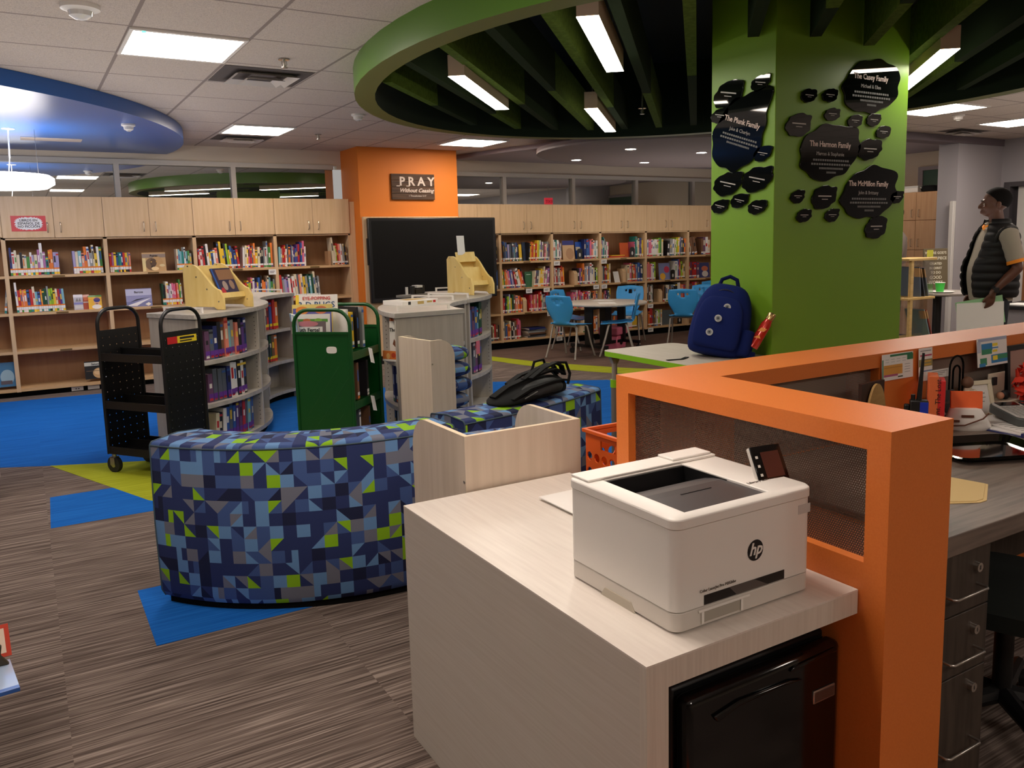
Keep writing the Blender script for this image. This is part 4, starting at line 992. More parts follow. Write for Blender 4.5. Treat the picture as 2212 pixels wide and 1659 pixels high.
# ------------------------------------------------------------------ book carts
def holes_mat(name, col, rough, pitch, rad, axes=(0, 2), metal=0., hexa=False, spec=.5, amp=1.):
    """perforated sheet: round see-through holes on a grid, in object space"""
    m = mat(name, col, rough, metal, spec); nt = m.node_tree; b = nt.nodes['Principled BSDF']; out = nt.nodes['Material Output']
    t = nd(m, 'ShaderNodeTexCoord'); s = nd(m, 'ShaderNodeSeparateXYZ'); lk(m, t.outputs['Object'], s.inputs[0])
    U = math_n(m, 'MULTIPLY', s.outputs[axes[0]], 1/pitch); W = math_n(m, 'MULTIPLY', s.outputs[axes[1]], (1/.866 if hexa else 1)/pitch)
    if hexa: U = math_n(m, 'ADD', U, math_n(m, 'MULTIPLY', math_n(m, 'FLOOR', W), .5))
    fu = math_n(m, 'SUBTRACT', math_n(m, 'FRACT', U), .5); fw = math_n(m, 'MULTIPLY', math_n(m, 'SUBTRACT', math_n(m, 'FRACT', W), .5), .866 if hexa else 1.)
    d = math_n(m, 'SQRT', math_n(m, 'ADD', math_n(m, 'POWER', fu, 2.), math_n(m, 'POWER', fw, 2.)))
    hole = math_n(m, 'LESS_THAN', d, rad/pitch)
    tr = nd(m, 'ShaderNodeBsdfTransparent'); mx = nd(m, 'ShaderNodeMixShader'); lk(m, hole, mx.inputs[0]); lk(m, b.outputs[0], mx.inputs[1]); lk(m, tr.outputs[0], mx.inputs[2]); lk(m, mx.outputs[0], out.inputs[0])
    return m
PERF = holes_mat('black_perforated_sheet', (15, 15, 16), .4, .052, .0042)
def cart(loc, rz, W, L, paint, perf, label, hz=1.10):
    t = thing('book_cart', label, 'book cart', loc, rz)
    for s in (-1, 1):
        y = s*L/2; b = one(paint); r = .012; h = W/2
        pts = [(-h, y, .13), (-h, y, hz-.1)]+[(-h+.1-.1*cos(a), y, hz-.1+.1*sin(a)) for a in [pi/2*i/6 for i in range(1, 7)]]+[(h-.1+.1*sin(a), y, hz-.1+.1*cos(a)) for a in [pi/2*i/6 for i in range(0, 7)]]+[(h, y, .13)]
        b.tube(pts, r, 10); f = obj('end_frame', b, None, t)
        b = one(perf or paint); b.box(-h+.004, h-.004, y-.002, y+.002, .13, hz-.14); p = obj('end_panel', b, None, f)
        if not perf:
            b = one(paint); b.box(-h+.006, h-.006, y-.008, y+.008, hz-.155, hz-.14); obj('panel_lip', b, None, f)
    for z in (.17, .48, .80):
        b = one(paint); h = W/2
        b.box(-h, h, -L/2+.004, L/2-.004, z-.03, z-.026)
        for s in (-1, 1):
            b.box(s*h-.004, s*h+.004, -L/2+.004, L/2-.004, z-.04, z+.012)
        b.box(-.003, .003, -L/2+.004, L/2-.004, z-.028, z+.03)
        obj('shelf', b, None, t)
    for sx in (-1, 1):
        for sy in (-1, 1):
            x, y = sx*(W/2-.02), sy*(L/2-.02)
            b = one(STEEL); b.cyl((x, y, .13), (x, y, .105), .014); b.box(x-.02, x-.016, y-.02, y+.02, .05, .108); b.box(x+.016, x+.02, y-.02, y+.02, .05, .108); b.box(x-.02, x+.02, y-.02, y+.02, .1, .108); c = obj('caster', b, None, t)
            b = one(RUBBER); b.cyl((x-.014, y, .055), (x+.014, y, .055), .055, n=24); b.m(STEEL); b.cyl((x-.0155, y, .055), (x+.0155, y, .055), .02, n=16); obj('wheel', b, None, c)
    return t
bk = cart((.68, 6.07, 0), radians(215.1), .32, .56, CARTB, PERF, 'black steel book cart with perforated ends, empty')
# red and yellow sticker on the near end
b = one(mat('sticker_red', (190, 30, 34), .5)); b.box(.04, .12, .283, .2845, .88, .925); b.m(mat('sticker_yellow', (232, 206, 40), .5)); b.box(-.12, .04, .283, .2845, .88, .925)
b.m(INK); b.box(-.1, .02, .2845, .2852, .904, .918); b.box(-.08, .02, .2845, .2852, .888, .896); obj('sticker', b, None, bk)
gk = cart((1.73, 5.38, 0), radians(-43), .38, .46, CARTG, None, 'dark green steel book cart loaded with picture books', 1.085)
b = one(WHITE); b.prism([(.06+.035*math.copysign(abs(cos(a))**.6, cos(a)), .83+.022*math.copysign(abs(sin(a))**.6, sin(a))) for a in [2*pi*i/28 for i in range(28)]], -.2335, -.232, 'y'); obj('oval_sticker', b, None, gk)
b = one(mat('scratch', (60, 110, 60), .5))
for x, z, l in ((.02, .80, .12), (.1, .72, .3), (.17, .66, .5), (.12, .42, .3)): b.tube([(x, -.2325, z), (x-l*.72, -.2325, z-l)], .0006, 4)
obj('scratch', b, None, gk)
GX = Matrix.Translation((1.73, 5.38, 0)) @ Matrix.Rotation(radians(-43), 4, 'Z')
def gpos(x, y, z): return tuple(GX @ V((x, y, z)))
rz = radians(-43)
cover('picture_book', .27, .31, gpos(-.12, -.05, .86), (238, 236, 230), 'white bug picture book standing tallest on the green cart', [('r', (238, 206, 60), -.5, -.42, 0, 1)], '3-D BUGS', tilt=.1, rotz=rz+.25, ts=.055, tz=.78, tc=mat('bugs_blue', (40, 84, 130), .5))
o = [q for q in bpy.data.objects if q.name.startswith('picture_book')][-1]
root = [q for q in bpy.data.objects if q.get('label', '').startswith('white bug picture')][0]
b = MB(); letters(b, mat('bugs_red', (200, 60, 60), .5), 'EYE-POPPING', .03, at(.0, -.0022, .285) @ FRONT, .0004); obj('lettering', b, None, root)
cover('picture_book', .26, .26, gpos(-.13, -.10, .85), (226, 204, 120), 'yellow and blue picture book with round faces on the green cart', [('r', (90, 90, 160), -.48, .48, .1, .9), ('e', (224, 140, 60), -.25, .85, .16, .1), ('e', (206, 120, 80), .22, .86, .16, .1)], tilt=.1, rotz=rz+.2)
cover('picture_book', .25, .20, gpos(-.125, -.135, .85), (236, 234, 228), 'white picture book with green leaf border on the green cart', [('r', (90, 150, 60), -.45, .45, .74, .84), ('e', (190, 110, 60), -.1, .8, .1, .05), ('e', (130, 180, 70), .2, .8, .1, .06)], tilt=.08, rotz=rz+.15)
cover('picture_book', .23, .155, gpos(-.13, -.165, .85), (120, 106, 108), 'grey picture book titled with a handwritten name on the green cart', [('r', (238, 236, 232), -.46, .42, .5, .78), ('e', (206, 130, 140), 0, .9, .3, .12)], 'Ruth Fertel', tilt=.06, rotz=rz+.12, ts=.034, tz=.64)
cover('picture_book', .2, .26, gpos(-.215, -.13, .79), (150, 190, 220), 'pale blue and white book sticking out left of the green cart', [('r', (236, 234, 230), -.5, .5, .0, .4), ('e', (206, 170, 130), .0, .25, .3, .14)], tilt=-.12, rotz=rz-.9)
cover('picture_book', .2, .20, gpos(-.20, -.02, .50), (130, 170, 110), 'soft green picture book low at the left of the green cart', [('e', (190, 120, 100), .05, .72, .2, .12), ('e', (60, 100, 50), -.1, .45, .25, .1)], tilt=.02, rotz=rz-.75)
gG = 'books on the green cart'
for i, (c, h, x) in enumerate((('w', .26, .08), ('y', .24, .1), ('k', .27, .125), ('s', .27, .15))):
    b = MB(); book_bm(b, .02, h, .16, c, 'wh', RND); o = obj('book', b, smooth=False, recalc=False); o.location = gpos(x, -.02+.03*i, .81); o.rotation_euler = (0, 0, rz+pi/2-.3)
    tag(o, f'{BN[c]} book standing on the top of the green cart, {ORD[i]} from the front', 'book', gG)
for i, (c, z, x) in enumerate((('B', .49, .16), ('k', .49, .17), ('v', .18, .16), ('B', .18, .17))):
    b = MB(); book_bm(b, .03, .24, .16, c, 'wh', RND); o = obj('book', b, smooth=False, recalc=False); o.location = gpos(x+.01, -.1+.13*(i % 2), z); o.rotation_euler = (0, 0, rz+pi/2)
    tag(o, f'{BN[c]} book on the right side of the green cart, {["middle","middle","bottom","bottom"][i]} shelf, {["nearer","farther"][i % 2]}', 'book', gG)
for z, l in ((.80, 'upper'), (.48, 'lower')):
    b = one(PAPER); b.box(-.03, .03, -.001, .001, -.1, .0); o = obj('paper_tag', b); o.location = gpos(.212, .02, z+.01); o.rotation_euler = (-.25, .25, rz+pi/2); tag(o, f'white paper tag hanging at the right side of the green cart, {l} one', 'tag')
# ------------------------------------------------------------------ blue chairs and round table
def chair_shell():
    b = one(CHAIRB); nu, nv = 16, 26; G = []
    prof = []
    for j in range(nv+1):
        q = j/nv
        if q < .42:
            k = q/.42; y = -.20+.37*k; z = .445-.02*sin(pi*k)-.012*(1-k)**4*2; w = .205-.015*(1-k)
        elif q < .55:
            k = (q-.42)/.13; a = k*pi/2*.86; y = .17+.062*sin(a); z = .432+.06*(1-cos(a)); w = .19-.075*sin(pi*min(k*1.0, 1)*.5)
        else:
            k = (q-.55)/.45; y = .228+.075*k; z = .478+.335*k
            w = .115+.085*(min(k/.45, 1)**.8 if k < .45 else 1)-.02*max(k-.75, 0)/.25
        prof.append((y, z, w))
    for j, (y, z, w) in enumerate(prof):
        q = j/nv; R = []
        for i in range(nu+1):
            s = 2*i/nu-1
            cur = .035*s*s if q > .5 else .012*s*s*(1 if q > .1 else .3)
            R.append(b.v((w*s, y-cur if q > .5 else y, z+(cur if q <= .5 else 0)+(.012*(1-cos(pi*s))*.5*-1 if j == nv else 0))))
        G.append(R)
    for j in range(nv):
        for i in range(nu):
            if j in (23,) and i in (5, 7, 8, 10): continue
            if j == 22 and i in (7, 8): continue
            b.f([G[j][i], G[j][i+1], G[j+1][i+1], G[j+1][i]])
    return b
def make_chair(label, loc, rz):
    t = thing('school_chair', label, 'chair', loc, rz, 'sky blue school chairs')
    b = chair_shell(); o = obj('seat_shell', b, None, t, ang=80)
    q = o.modifiers.new('sol', 'SOLIDIFY'); q.thickness = .007; q.offset = 0
    for sx in (-1, 1):
        for f in (-1, 1):
            b = one(TUBE); y0 = -.09 if f < 0 else .12; y1 = -.215 if f < 0 else .235
            b.tube([(sx*.10, y0, .418), (sx*.165, y0, .414), (sx*.185, y0+f*.01, .40), (sx*.20, (y0+y1)/2, .2), (sx*.222, y1, .012)], .0115, 10)
            lg = obj('leg', b, None, t); b = one(CHROME); b.cyl((sx*.222, y1, 0), (sx*.222, y1, .02), .014, n=12); obj('glide', b, None, lg)
    b = one(TUBE); b.tube([(-.11, -.09, .418), (.11, -.09, .418)], .0115, 8); b.tube([(-.11, .12, .418), (.11, .12, .418)], .0115, 8); obj('seat_frame', b, None, t)
    return t
def face(dx, dy): return atan2(dx, -dy)      # rotation so that local -Y looks along (dx,dy)
ch = make_chair('blue school chair in front at the round table, its back to the viewer', (5.80, 8.72, 0), face(.93, .37))
chairs = [((6.29, 9.36), (.46, -.89), 'blue school chair mostly hidden behind the front blue chair'), ((6.36, 8.50), (-.8, .6), 'blue school chair at the right of the round table, seen from its side'),
          ((7.2, 9.38), (-.75, -.66), 'blue school chair at the far right of the round table, facing the viewer'), ((7.57, 8.56), (.75, .66), 'blue school chair left of the navy backpack, facing front'), ((7.22, 7.46), (.9, -.4), 'blue school chair partly hidden by the navy backpack'),
          ((8.95, 9.30), (-.2, -.98), 'rearmost blue school chair beside the green pillar'), ((8.16, 8.66), (-.3, -.95), 'blue school chair just behind the top of the navy backpack')]
for (x, y), f, l in chairs: dup(ch, (x, y, 0), face(*f), l)
t = thing('round_table', 'round pale topped table with black pedestal among blue chairs', 'table', (6.50, 8.93, 0), .3)
b = one(TABLET); b.lathe([(.001, .632), (.54, .632), (.552, .64), (.552, .655), (.545, .66), (.001, .66)], 48); obj('tabletop', b, None, t)
b = one(LIGHTG); b.cyl((-.1, .1, .6602), (-.1, .1, .6606), .03, n=16); b.cyl((.08, -.02, .6602), (.08, -.02, .6606), .03, n=16); obj('grommet', b, None, t)
b = one(BLACK); b.box(-.07, .07, -.05, .05, .1, .63); obj('column', b, None, t, .004)
for s in (-1, 1):
    b = one(BLACK); b.box(s*.36-.02, s*.36+.02, -.06, .06, .1, .63); lg = obj('leg', b, None, t, .004)
b = one(BLACK); b.box(-.38, .38, -.03, .03, .58, .63); obj('top_rail', b, None, t, .003)
b = one(BLACK); b.box(-.38, .38, -.025, .025, .09, .13); obj('base_bar', b, None, t, .003)
for s in (-1, 1):
    b = one(BLACK); b.box(s*.36-.02, s*.36+.02, -.3, .3, .09, .13); obj('foot', b, None, t, .003)
for sx in (-.36, .36):
    for sy in (-.28, .28):
        b = one(BLACK); b.cyl((sx-.02, sy, .035), (sx+.02, sy, .035), .035, n=16); b.cyl((sx, sy, .05), (sx, sy, .095), .012); obj('caster', b, None, t)
for sg, l in ((-1, 'nearer'), (1, 'farther')):
    b = one(PAPER); b.box(-.11, .11, -.14, .14, 0, .002); o = obj('paper_sheet', b); o.location = (6.5+.12*sg, 8.93+.2*sg, .6615); o.rotation_euler = (0, 0, .5*sg); tag(o, f'white paper sheet lying on the round table, {l} one', 'paper')
t = thing('toy_chair', 'low pink plastic stool under the round table', 'stool', (6.78, 9.14, 0), .5)
b = one(PINK); b.prism([(-.15, 0), (.15, 0), (.16, .12), (.12, .18), (-.12, .18), (-.16, .12)], -.12, .12, 'y'); obj('base', b, None, t, .01)
b = one(PINK); b.box(-.17, .17, -.15, .15, .19, .3); obj('seat', b, None, t, .02)
b = one(PINK); b.X = at(0, .13, .3) @ Matrix.Rotation(-.1, 4, 'X'); b.box(-.12, .12, -.015, .015, 0, .12); obj('back', b, None, t, .008)
b = one(BLACK); b.prism([(.05*cos(2*pi*i/20), .08+.03*sin(2*pi*i/20)) for i in range(20)], -.1215, -.1205, 'y'); obj('opening', b, None, t)

# ------------------------------------------------------------------ lime edged table with the navy backpack
t = thing('activity_table', 'pale topped table with lime green edge against the green pillar', 'table', (3.115, 3.34, 0))
hx, hy, k = .28, .61, .06
def rrect(hx, hy, k, n=6):
    P = []
    for cx, cy, a0 in ((hx-k, hy-k, 0), (-hx+k, hy-k, 90), (-hx+k, -hy+k, 180), (hx-k, -hy+k, 270)):
        P += [(cx+k*cos(radians(a0+90*i/n)), cy+k*sin(radians(a0+90*i/n))) for i in range(n+1)]
    return P
b = one(TABLET); b.prism(rrect(hx-.001, hy-.001, k), .818, .845); obj('tabletop', b, None, t)
b = one(LIME); b.prism(rrect(hx, hy, k), .815, .843); obj('edge_band', b, None, t)
for sx in (-1, 1):
    for sy in (-1, 1):
        x, y = sx*(hx-.05), sy*(hy-.07)
        b = one(TUBE); b.cyl((x, y, .60), (x, y, .80), .016); b.prism([(x-.035, .815), (x+.035, .815), (x+.016, .77), (x-.016, .77)][::-1], y-.014, y+.014, 'y'); lg = obj('leg', b, None, t)
        b = one(mat('grey_leg_tube', (120, 114, 106), .5)); b.cyl((x, y, 0), (x, y, .63), .022); obj('lower_tube', b, None, lg)
        b = one(LIME); b.cyl((x, y, .63), (x, y, .675), .026); obj('collar', b, None, lg)

def rings_body(b, levels, n=24, e=.75):
    """loft of super-elliptic rings: (z, cx, cy, rx, ry)"""
    R = []
    def se(v): return math.copysign(abs(v)**e, v)
    for z, cx, cy, rx, ry in levels:
        R.append([b.v((cx+rx*se(cos(2*pi*i/n)), cy+ry*se(sin(2*pi*i/n)), z)) for i in range(n)])
    b.loft(R); return b
bp = thing('backpack', 'navy canvas backpack with three round badges leaning on the green pillar', 'backpack', (3.15, 3.33, .848))
bp.rotation_euler = (Matrix.Rotation(radians(16), 4, 'Y') @ Matrix.Rotation(radians(-52), 4, 'Z')).to_euler()
b = one(NAVY); rings_body(b, [(.0, 0, .01, .10, .06), (.006, 0, .01, .145, .10), (.04, 0, .005, .158, .112), (.12, 0, 0, .162, .112), (.22, 0, .01, .158, .10), (.30, 0, .02, .145, .09), (.36, 0, .03, .12, .075), (.395, 0, .04, .09, .055), (.405, 0, .04, .05, .03)]); obj('body', b, None, bp, sub=1, ang=180)
b = one(NAVYD); rings_body(b, [(.035, 0, -.10, .09, .02), (.04, 0, -.105, .125, .03), (.15, 0, -.105, .128, .032), (.24, 0, -.09, .12, .03), (.30, 0, -.07, .10, .024), (.325, 0, -.055, .06, .015)], e=.7)
b.mats = [NAVY]; fp = obj('front_pocket', b, None, bp, sub=1, ang=180)
for i, (x, z) in enumerate(((.03, .265), (-.0, .195), (-.03, .115))):
    b = one(mat('badge_rim', (176, 180, 178), .4)); y = -.128+.02*(z > .2)+.012*(z > .25)
    b.cyl((x, y-.012, z), (x, y+.012, z), .019, n=24); o = obj('badge', b, None, fp)
    b = one(mat('badge_face', (110, 118, 124), .5)); b.cyl((x, y-.0125, z), (x, y-.011, z), .012, n=20); b.m(INK); b.cyl((x, y-.013, z), (x, y-.012, z), .005, n=12); obj('badge_center', b, None, o)
b = one(NAVYD); rings_body(b, [(.02, .145, .0, .03, .08), (.03, .15, .0, .04, .09), (.12, .155, .0, .04, .088), (.165, .155, .0, .038, .085), (.17, .155, 0, .03, .075)]); b.mats = [NAVY]; sp = obj('side_pocket', b, None, bp, sub=1, ang=180)
b = one(mat('badge_dull', (92, 100, 116), .6)); b.cyl((.185, -.03, .1), (.2, -.03, .1), .016, n=20); obj('badge', b, None, sp)
b = one(NAVYD); b.tube([(-.06, .05, .385), (-.05, .05, .43), (-.01, .05, .452), (.03, .05, .44), (.05, .05, .39)], .011, 8); obj('top_handle', b, None, bp)
b = one(NAVYD)
for s in (-.07, .07): b.strap([(s, .07, .37), (s*1.1, .135, .3), (s*1.3, .15, .18), (s*1.6, .12, .06)], .055, .014, (1, 0, 0))
obj('shoulder_strap', b, None, bp)
b = one(NAVYD); b.strap([(.15, .07, .03), (.20, .03, .02), (.22, -.02, .004)], .03, .006); b.box(.175, .215, -.05, -.01, .01, .06); obj('strap_end', b, None, bp)
b = one(mat('zip_dark', (14, 20, 50), .6))
b.tube([(.13*cos(a), -.02-.02*sin(a), .13+.235*sin(a)) for a in [pi*i/20 for i in range(21)]], .004, 6); obj('zipper', b, None, bp)
o = thing('water_bottle', 'red bottle with gold cap in the side pocket of the navy backpack', 'bottle', (0, 0, 0))
Xb = Matrix.Translation(bp.location) @ bp.rotation_euler.to_matrix().to_4x4() @ at(.195, -.025, .085) @ Matrix.Rotation(.32, 4, 'Y')
o.location = Xb.translation; o.rotation_euler = Xb.to_euler()
b = one(mat('bottle_red', (196, 44, 30), .2, .3, coat=.6)); b.lathe([(.001, 0), (.027, 0), (.028, .01), (.027, .14), (.02, .165), (.019, .17), (.001, .17)], 20); obj('body', b, None, o)
b = one(mat('bottle_gold', (206, 176, 120), .25, .9)); b.lathe([(.021, .17), (.022, .205), (.018, .21), (.001, .21)], 20); obj('cap', b, None, o)
b = one(mat('bottle_orange', (238, 150, 60), .3)); b.prism([(-.018, .09), (.012, .1), (.02, .12), (-.01, .115)], -.029, -.026, 'y'); b.prism([(-.02, .05), (.016, .06), (.0, .075)], -.029, -.026, 'y'); obj('print', b, None, o)
b = one(BAGK); b.strap([(3.02, 3.40, .848), (2.95, 3.36, .848), (2.86, 3.38, .848)], .022, .003); o = obj('loose_strap', b); tag(o, 'dark flat strap lying on the lime edged table by the backpack', 'strap')
# dark bag under the table, on the floor
b = one(BAGK); b.ball((0, 0, .11), .2, .14, .11); b.tube([(-.1, 0, .2), (0, 0, .27), (.1, 0, .2)], .012); o = obj('floor_bag', b); o.location = (3.05, 3.5, 0); tag(o, 'black bag on the floor under the lime edged table', 'bag')

# black backpack on the rear bench
bb = thing('backpack', 'black backpack lying collapsed on the rear patterned bench', 'backpack', (2.14, 3.56, .708), radians(17))
b = one(BAGK)
def blob(b, lv, n=20):
    R = []
    for x, y0, z0, ry, rz in lv: R.append([b.v((x, y0+ry*cos(2*pi*i/n), z0+rz*max(sin(2*pi*i/n), -.35))) for i in range(n)])
    b.loft(R)
blob(b, [(-.31, 0, .004, .02, .008), (-.27, 0, .012, .09, .02), (-.18, 0, .025, .12, .038), (-.06, 0, .035, .125, .052), (.06, 0, .04, .12, .062), (.15, 0, .04, .10, .06), (.19, 0, .04, .05, .035)]); obj('body', b, None, bb, sub=1, ang=180)
b = one(mat('black_nylon_pocket', (26, 26, 28), .6)); blob(b, [(-.2, -.06, .01, .02, .01), (-.16, -.06, .03, .06, .04), (-.02, -.06, .05, .065, .055), (.09, -.06, .05, .06, .05), (.13, -.06, .04, .03, .03)]); obj('front_pocket', b, None, bb, sub=1, ang=180)
b = one(BAGK)
for q, dz in ((0, 0), (.05, -.01)):
    b.strap([(-.08, -.05+q, .11+dz), (.02, -.05+q, .15+dz), (.12, -.04+q, .165+dz), (.18, -.03+q, .14+dz), (.2, -.03+q, .09)], .03, .008)
b.strap([(-.27, .03, .035), (-.18, .02, .075), (-.06, .01, .10), (.06, .0, .115), (.15, -.01, .125), (.2, -.02, .10)], .045, .010); b.strap([(-.24, -.07, .03), (-.14, -.09, .07), (-.02, -.10, .085), (.1, -.09, .085), (.17, -.07, .07)], .04, .010); b.strap([(-.1, .09, .07), (.0, .10, .10), (.1, .08, .12), (.19, .05, .11), (.23, .03, .06)], .035, .010)
obj('shoulder_strap', b, None, bb)
b = one(BAGK); b.tube([(.13, .0, .11), (.17, -.0, .155), (.23, -.02, .15), (.25, -.03, .09), (.22, -.04, .04)], .008, 8); b.tube([(.02, .04, .11), (.05, .04, .17), (.12, .04, .175), (.15, .04, .11)], .007, 8); obj('handle', b, None, bb)
b = one(STEEL)
b.tube([(-.2, -.12, .035), (-.12, -.13, .06)], .0025, 6); obj('zipper', b, None, bb)

# orange crates
def crate(loc, label):
    t = thing('milk_crate', label, 'crate', loc, 0, 'stacked orange crates'); w, h = .31, .36; b = one(CRATE); th = .006
    def wall(side):
        # wall in (u,z) with round holes punched as octagons between a grid
        U = [-w/2+w*i/6 for i in range(7)]; Z = [.02, .085, .15, .215, .28]
        def P(u, z, d):
            return {0: (u, -w/2+d, z), 1: (u, w/2-d, z), 2: (-w/2+d, u, z), 3: (w/2-d, u, z)}[side]
        for i in range(6):
            for j in range(4):
                cx, cz = (U[i]+U[i+1])/2, (Z[j]+Z[j+1])/2; r = .019; N = 12
                sq = []
                for q in range(N):
                    a = 2*pi*q/N+pi/4; mx = max(abs(cos(a)), abs(sin(a))); sq.append((cx+(U[i+1]-U[i])/2*cos(a)/mx, cz+(Z[j+1]-Z[j])/2*sin(a)/mx))
                ho = [(cx+r*cos(2*pi*q/N+pi/4), cz+r*sin(2*pi*q/N+pi/4)) for q in range(N)]
                for d in (0, th):
                    for q in range(N): b.poly([P(*sq[q], d), P(*sq[(q+1) % N], d), P(*ho[(q+1) % N], d), P(*ho[q], d)])
                for q in range(N): b.poly([P(*ho[q], 0), P(*ho[(q+1) % N], 0), P(*ho[(q+1) % N], th), P(*ho[q], th)])
        for z0, z1 in ((0, .02), (.28, .345)):
            if z0 == 0: segs = [(-w/2, w/2)]
            else: segs = [(-w/2, -.05), (.05, w/2)]
            for d in (0, th):
                for a, c in segs: b.poly([P(a, z0, d), P(c, z0, d), P(c, z1, d), P(a, z1, d)])
        for d in (0, th): b.poly([P(-.05, .325, d), P(.05, .325, d), P(.05, .345, d), P(-.05, .345, d)]); b.poly([P(-.05, .28, d), P(.05, .28, d), P(.05, .288, d), P(-.05, .288, d)])
    for s in range(4): wall(s)
    b.box(-w/2, w/2, -w/2, w/2, 0, .006)
    obj('shell', b, None, t, smooth=False)
    b = one(CRATE)
    for a, c, d, e in ((-w/2-.012, w/2+.012, -w/2-.012, -w/2+.004), (-w/2-.012, w/2+.012, w/2-.004, w/2+.012), (-w/2-.012, -w/2+.004, -w/2+.004, w/2-.004), (w/2-.004, w/2+.012, -w/2+.004, w/2-.004)): b.box(a, c, d, e, .345, h)
    obj('rim', b, None, t, .002)
crate((2.07, 2.625, 0), 'orange plastic crate at the bottom, hidden under the upper orange crate'); crate((2.07, 2.625, .361), 'orange plastic crate with round holes between cubby and orange partition')
b = one(mat('ball_multi', (60, 80, 160), .5)); b.ball((0, 0, .09), .09); b.m(mat('ball_cream', (226, 190, 150), .5)); b.ball((.01, -.004, .093), .089, .089, .089); o = obj('toy_ball', b); o.location = (2.06, 2.62, .53); tag(o, 'blue and cream ball inside the orange crate', 'ball')
# ------------------------------------------------------------------ white desk, printer, fridge
DX0, DX1, DY0, DY1, DZ = .888, 1.476, 1.107, 2.24, .731
t = thing('printer_desk', 'white woodgrain desk return in the foreground carrying the printer', 'desk', ((DX0+DX1)/2, (DY0+DY1)/2, 0))
o_ = t.location
def L(b): b.X = at(-o_.x, -o_.y, 0); return b
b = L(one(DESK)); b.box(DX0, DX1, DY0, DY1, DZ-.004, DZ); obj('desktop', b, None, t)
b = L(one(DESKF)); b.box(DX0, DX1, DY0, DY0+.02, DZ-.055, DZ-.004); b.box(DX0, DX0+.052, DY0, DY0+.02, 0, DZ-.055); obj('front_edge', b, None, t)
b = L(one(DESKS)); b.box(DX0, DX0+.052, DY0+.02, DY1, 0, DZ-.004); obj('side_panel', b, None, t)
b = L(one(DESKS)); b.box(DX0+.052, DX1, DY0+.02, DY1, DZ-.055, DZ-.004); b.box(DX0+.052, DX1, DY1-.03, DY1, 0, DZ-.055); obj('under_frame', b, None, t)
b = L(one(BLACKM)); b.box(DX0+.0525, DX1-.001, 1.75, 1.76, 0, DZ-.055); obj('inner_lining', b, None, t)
# mini fridge
t = thing('mini_fridge', 'black mini fridge under the white desk', 'fridge', (1.255, 1.43, 0))
b = one(BLACK); b.box(-.235, .22, -.235, .25, .02, .605); obj('cabinet', b, None, t, .008)
b = one(BLACKG); b.box(-.235, .22, -.285, -.240, .03, .60); d = obj('door', b, None, t, .016)
b = one(BLACKG); b.prism([(-.16, .535), (-.10, .55), (.02, .553), (.09, .548), (.05, .558), (-.1, .562), (-.17, .55)][::-1], -.292, -.284, 'y'); b.prism([(.05, .575), (.2, .58), (.2, .59), (.06, .585)], -.291, -.284, 'y'); obj('handle', b, None, d, .003)
b = one(mat('badge_frame', (190, 180, 170), .25, .8)); b.box(.128, .198, -.2885, -.284, .475, .505); bd = obj('badge', b, None, d, .002)
b = one(mat('badge_plate', (84, 60, 52), .35)); b.box(.132, .194, -.2895, -.288, .479, .501); obj('badge_plate', b, None, bd)
# laser printer
px0, px1, py0, py1 = 1.005, 1.392, 1.165, 1.532
t = thing('printer', 'white colour laser printer with dark output tray on the white desk', 'printer', ((px0+px1)/2, (py0+py1)/2, DZ))
hx, hy = (px1-px0)/2, (py1-py0)/2
b = one(WHITE2); b.prism(rrect(hx-.001, hy-.001, .022, 8), .004, .042); b.m(mat('printer_gap', (120, 116, 110), .6)).prism(rrect(hx-.006, hy-.006, .02, 8), .042, .045); b.m(mat('tray_shadow', (170, 164, 152), .6)).box(-hx+.075, -hx+.175, -hy-.0006, -hy+.01, .010, .032); obj('paper_tray', b, None, t, .002)
b = one(WHITE); b.box(-hx+.06, -hx+.20, -hy-.003, -hy, .033, .038); b.box(-hx+.068, -hx+.075, -hy-.002, -hy, .008, .033); b.box(-hx+.175, -hx+.182, -hy-.002, -hy, .008, .033); obj('tray_handle', b, None, t, .001)
def shell(b, P, z0, z1, hole, zin, top=True):
    """closed prism with a rectangular well sunk from the top down to zin"""
    x0, x1, y0, y1 = hole; n = len(P)
    A = [b.v((*p, z0)) for p in P]; B = [b.v((*p, z1)) for p in P]
    Q = [(min(max(p[0], x0), x1), min(max(p[1], y0), y1)) for p in P]
    Q = [((x0 if abs(q[0]-x0) < abs(q[0]-x1) else x1), (y0 if abs(q[1]-y0) < abs(q[1]-y1) else y1)) for q in Q]
    C_ = [b.v((*q, z1)) for q in Q]; D = [b.v((*q, zin)) for q in Q]
    b.f(A[::-1])
    for i in range(n):
        j = (i+1) % n; b.f([A[i], A[j], B[j], B[i]]); b.f([B[i], B[j], C_[j], C_[i]]); b.f([C_[i], C_[j], D[j], D[i]])
    bmesh.ops.remove_doubles(b.bm, verts=C_+D, dist=1e-5)
    b.poly([(x0, y0, zin), (x1, y0, zin), (x1, y1, zin), (x0, y1, zin)])
HOLE = (-hx+.045, -hx+.275, -hy+.024, hy-.075)
b = one(WHITE); shell(b, rrect(hx, hy, .024, 8), .045, .211, HOLE, .15); obj('body', b, None, t, ang=30)
b = one(mat('slot_dark', (30, 27, 26), .3)); b.prism([(-hx+.075, .046), (hx-.085, .046), (hx-.085, .066), (-hx+.075, .066)], -hy-.0008, -hy+.002, 'y'); b.m(mat('slot_grey', (90, 82, 78), .4)).prism([(-.03, .046), (.06, .046), (.02, .066), (-.05, .066)], -hy-.0012, -hy, 'y'); obj('manual_slot', b, None, t)
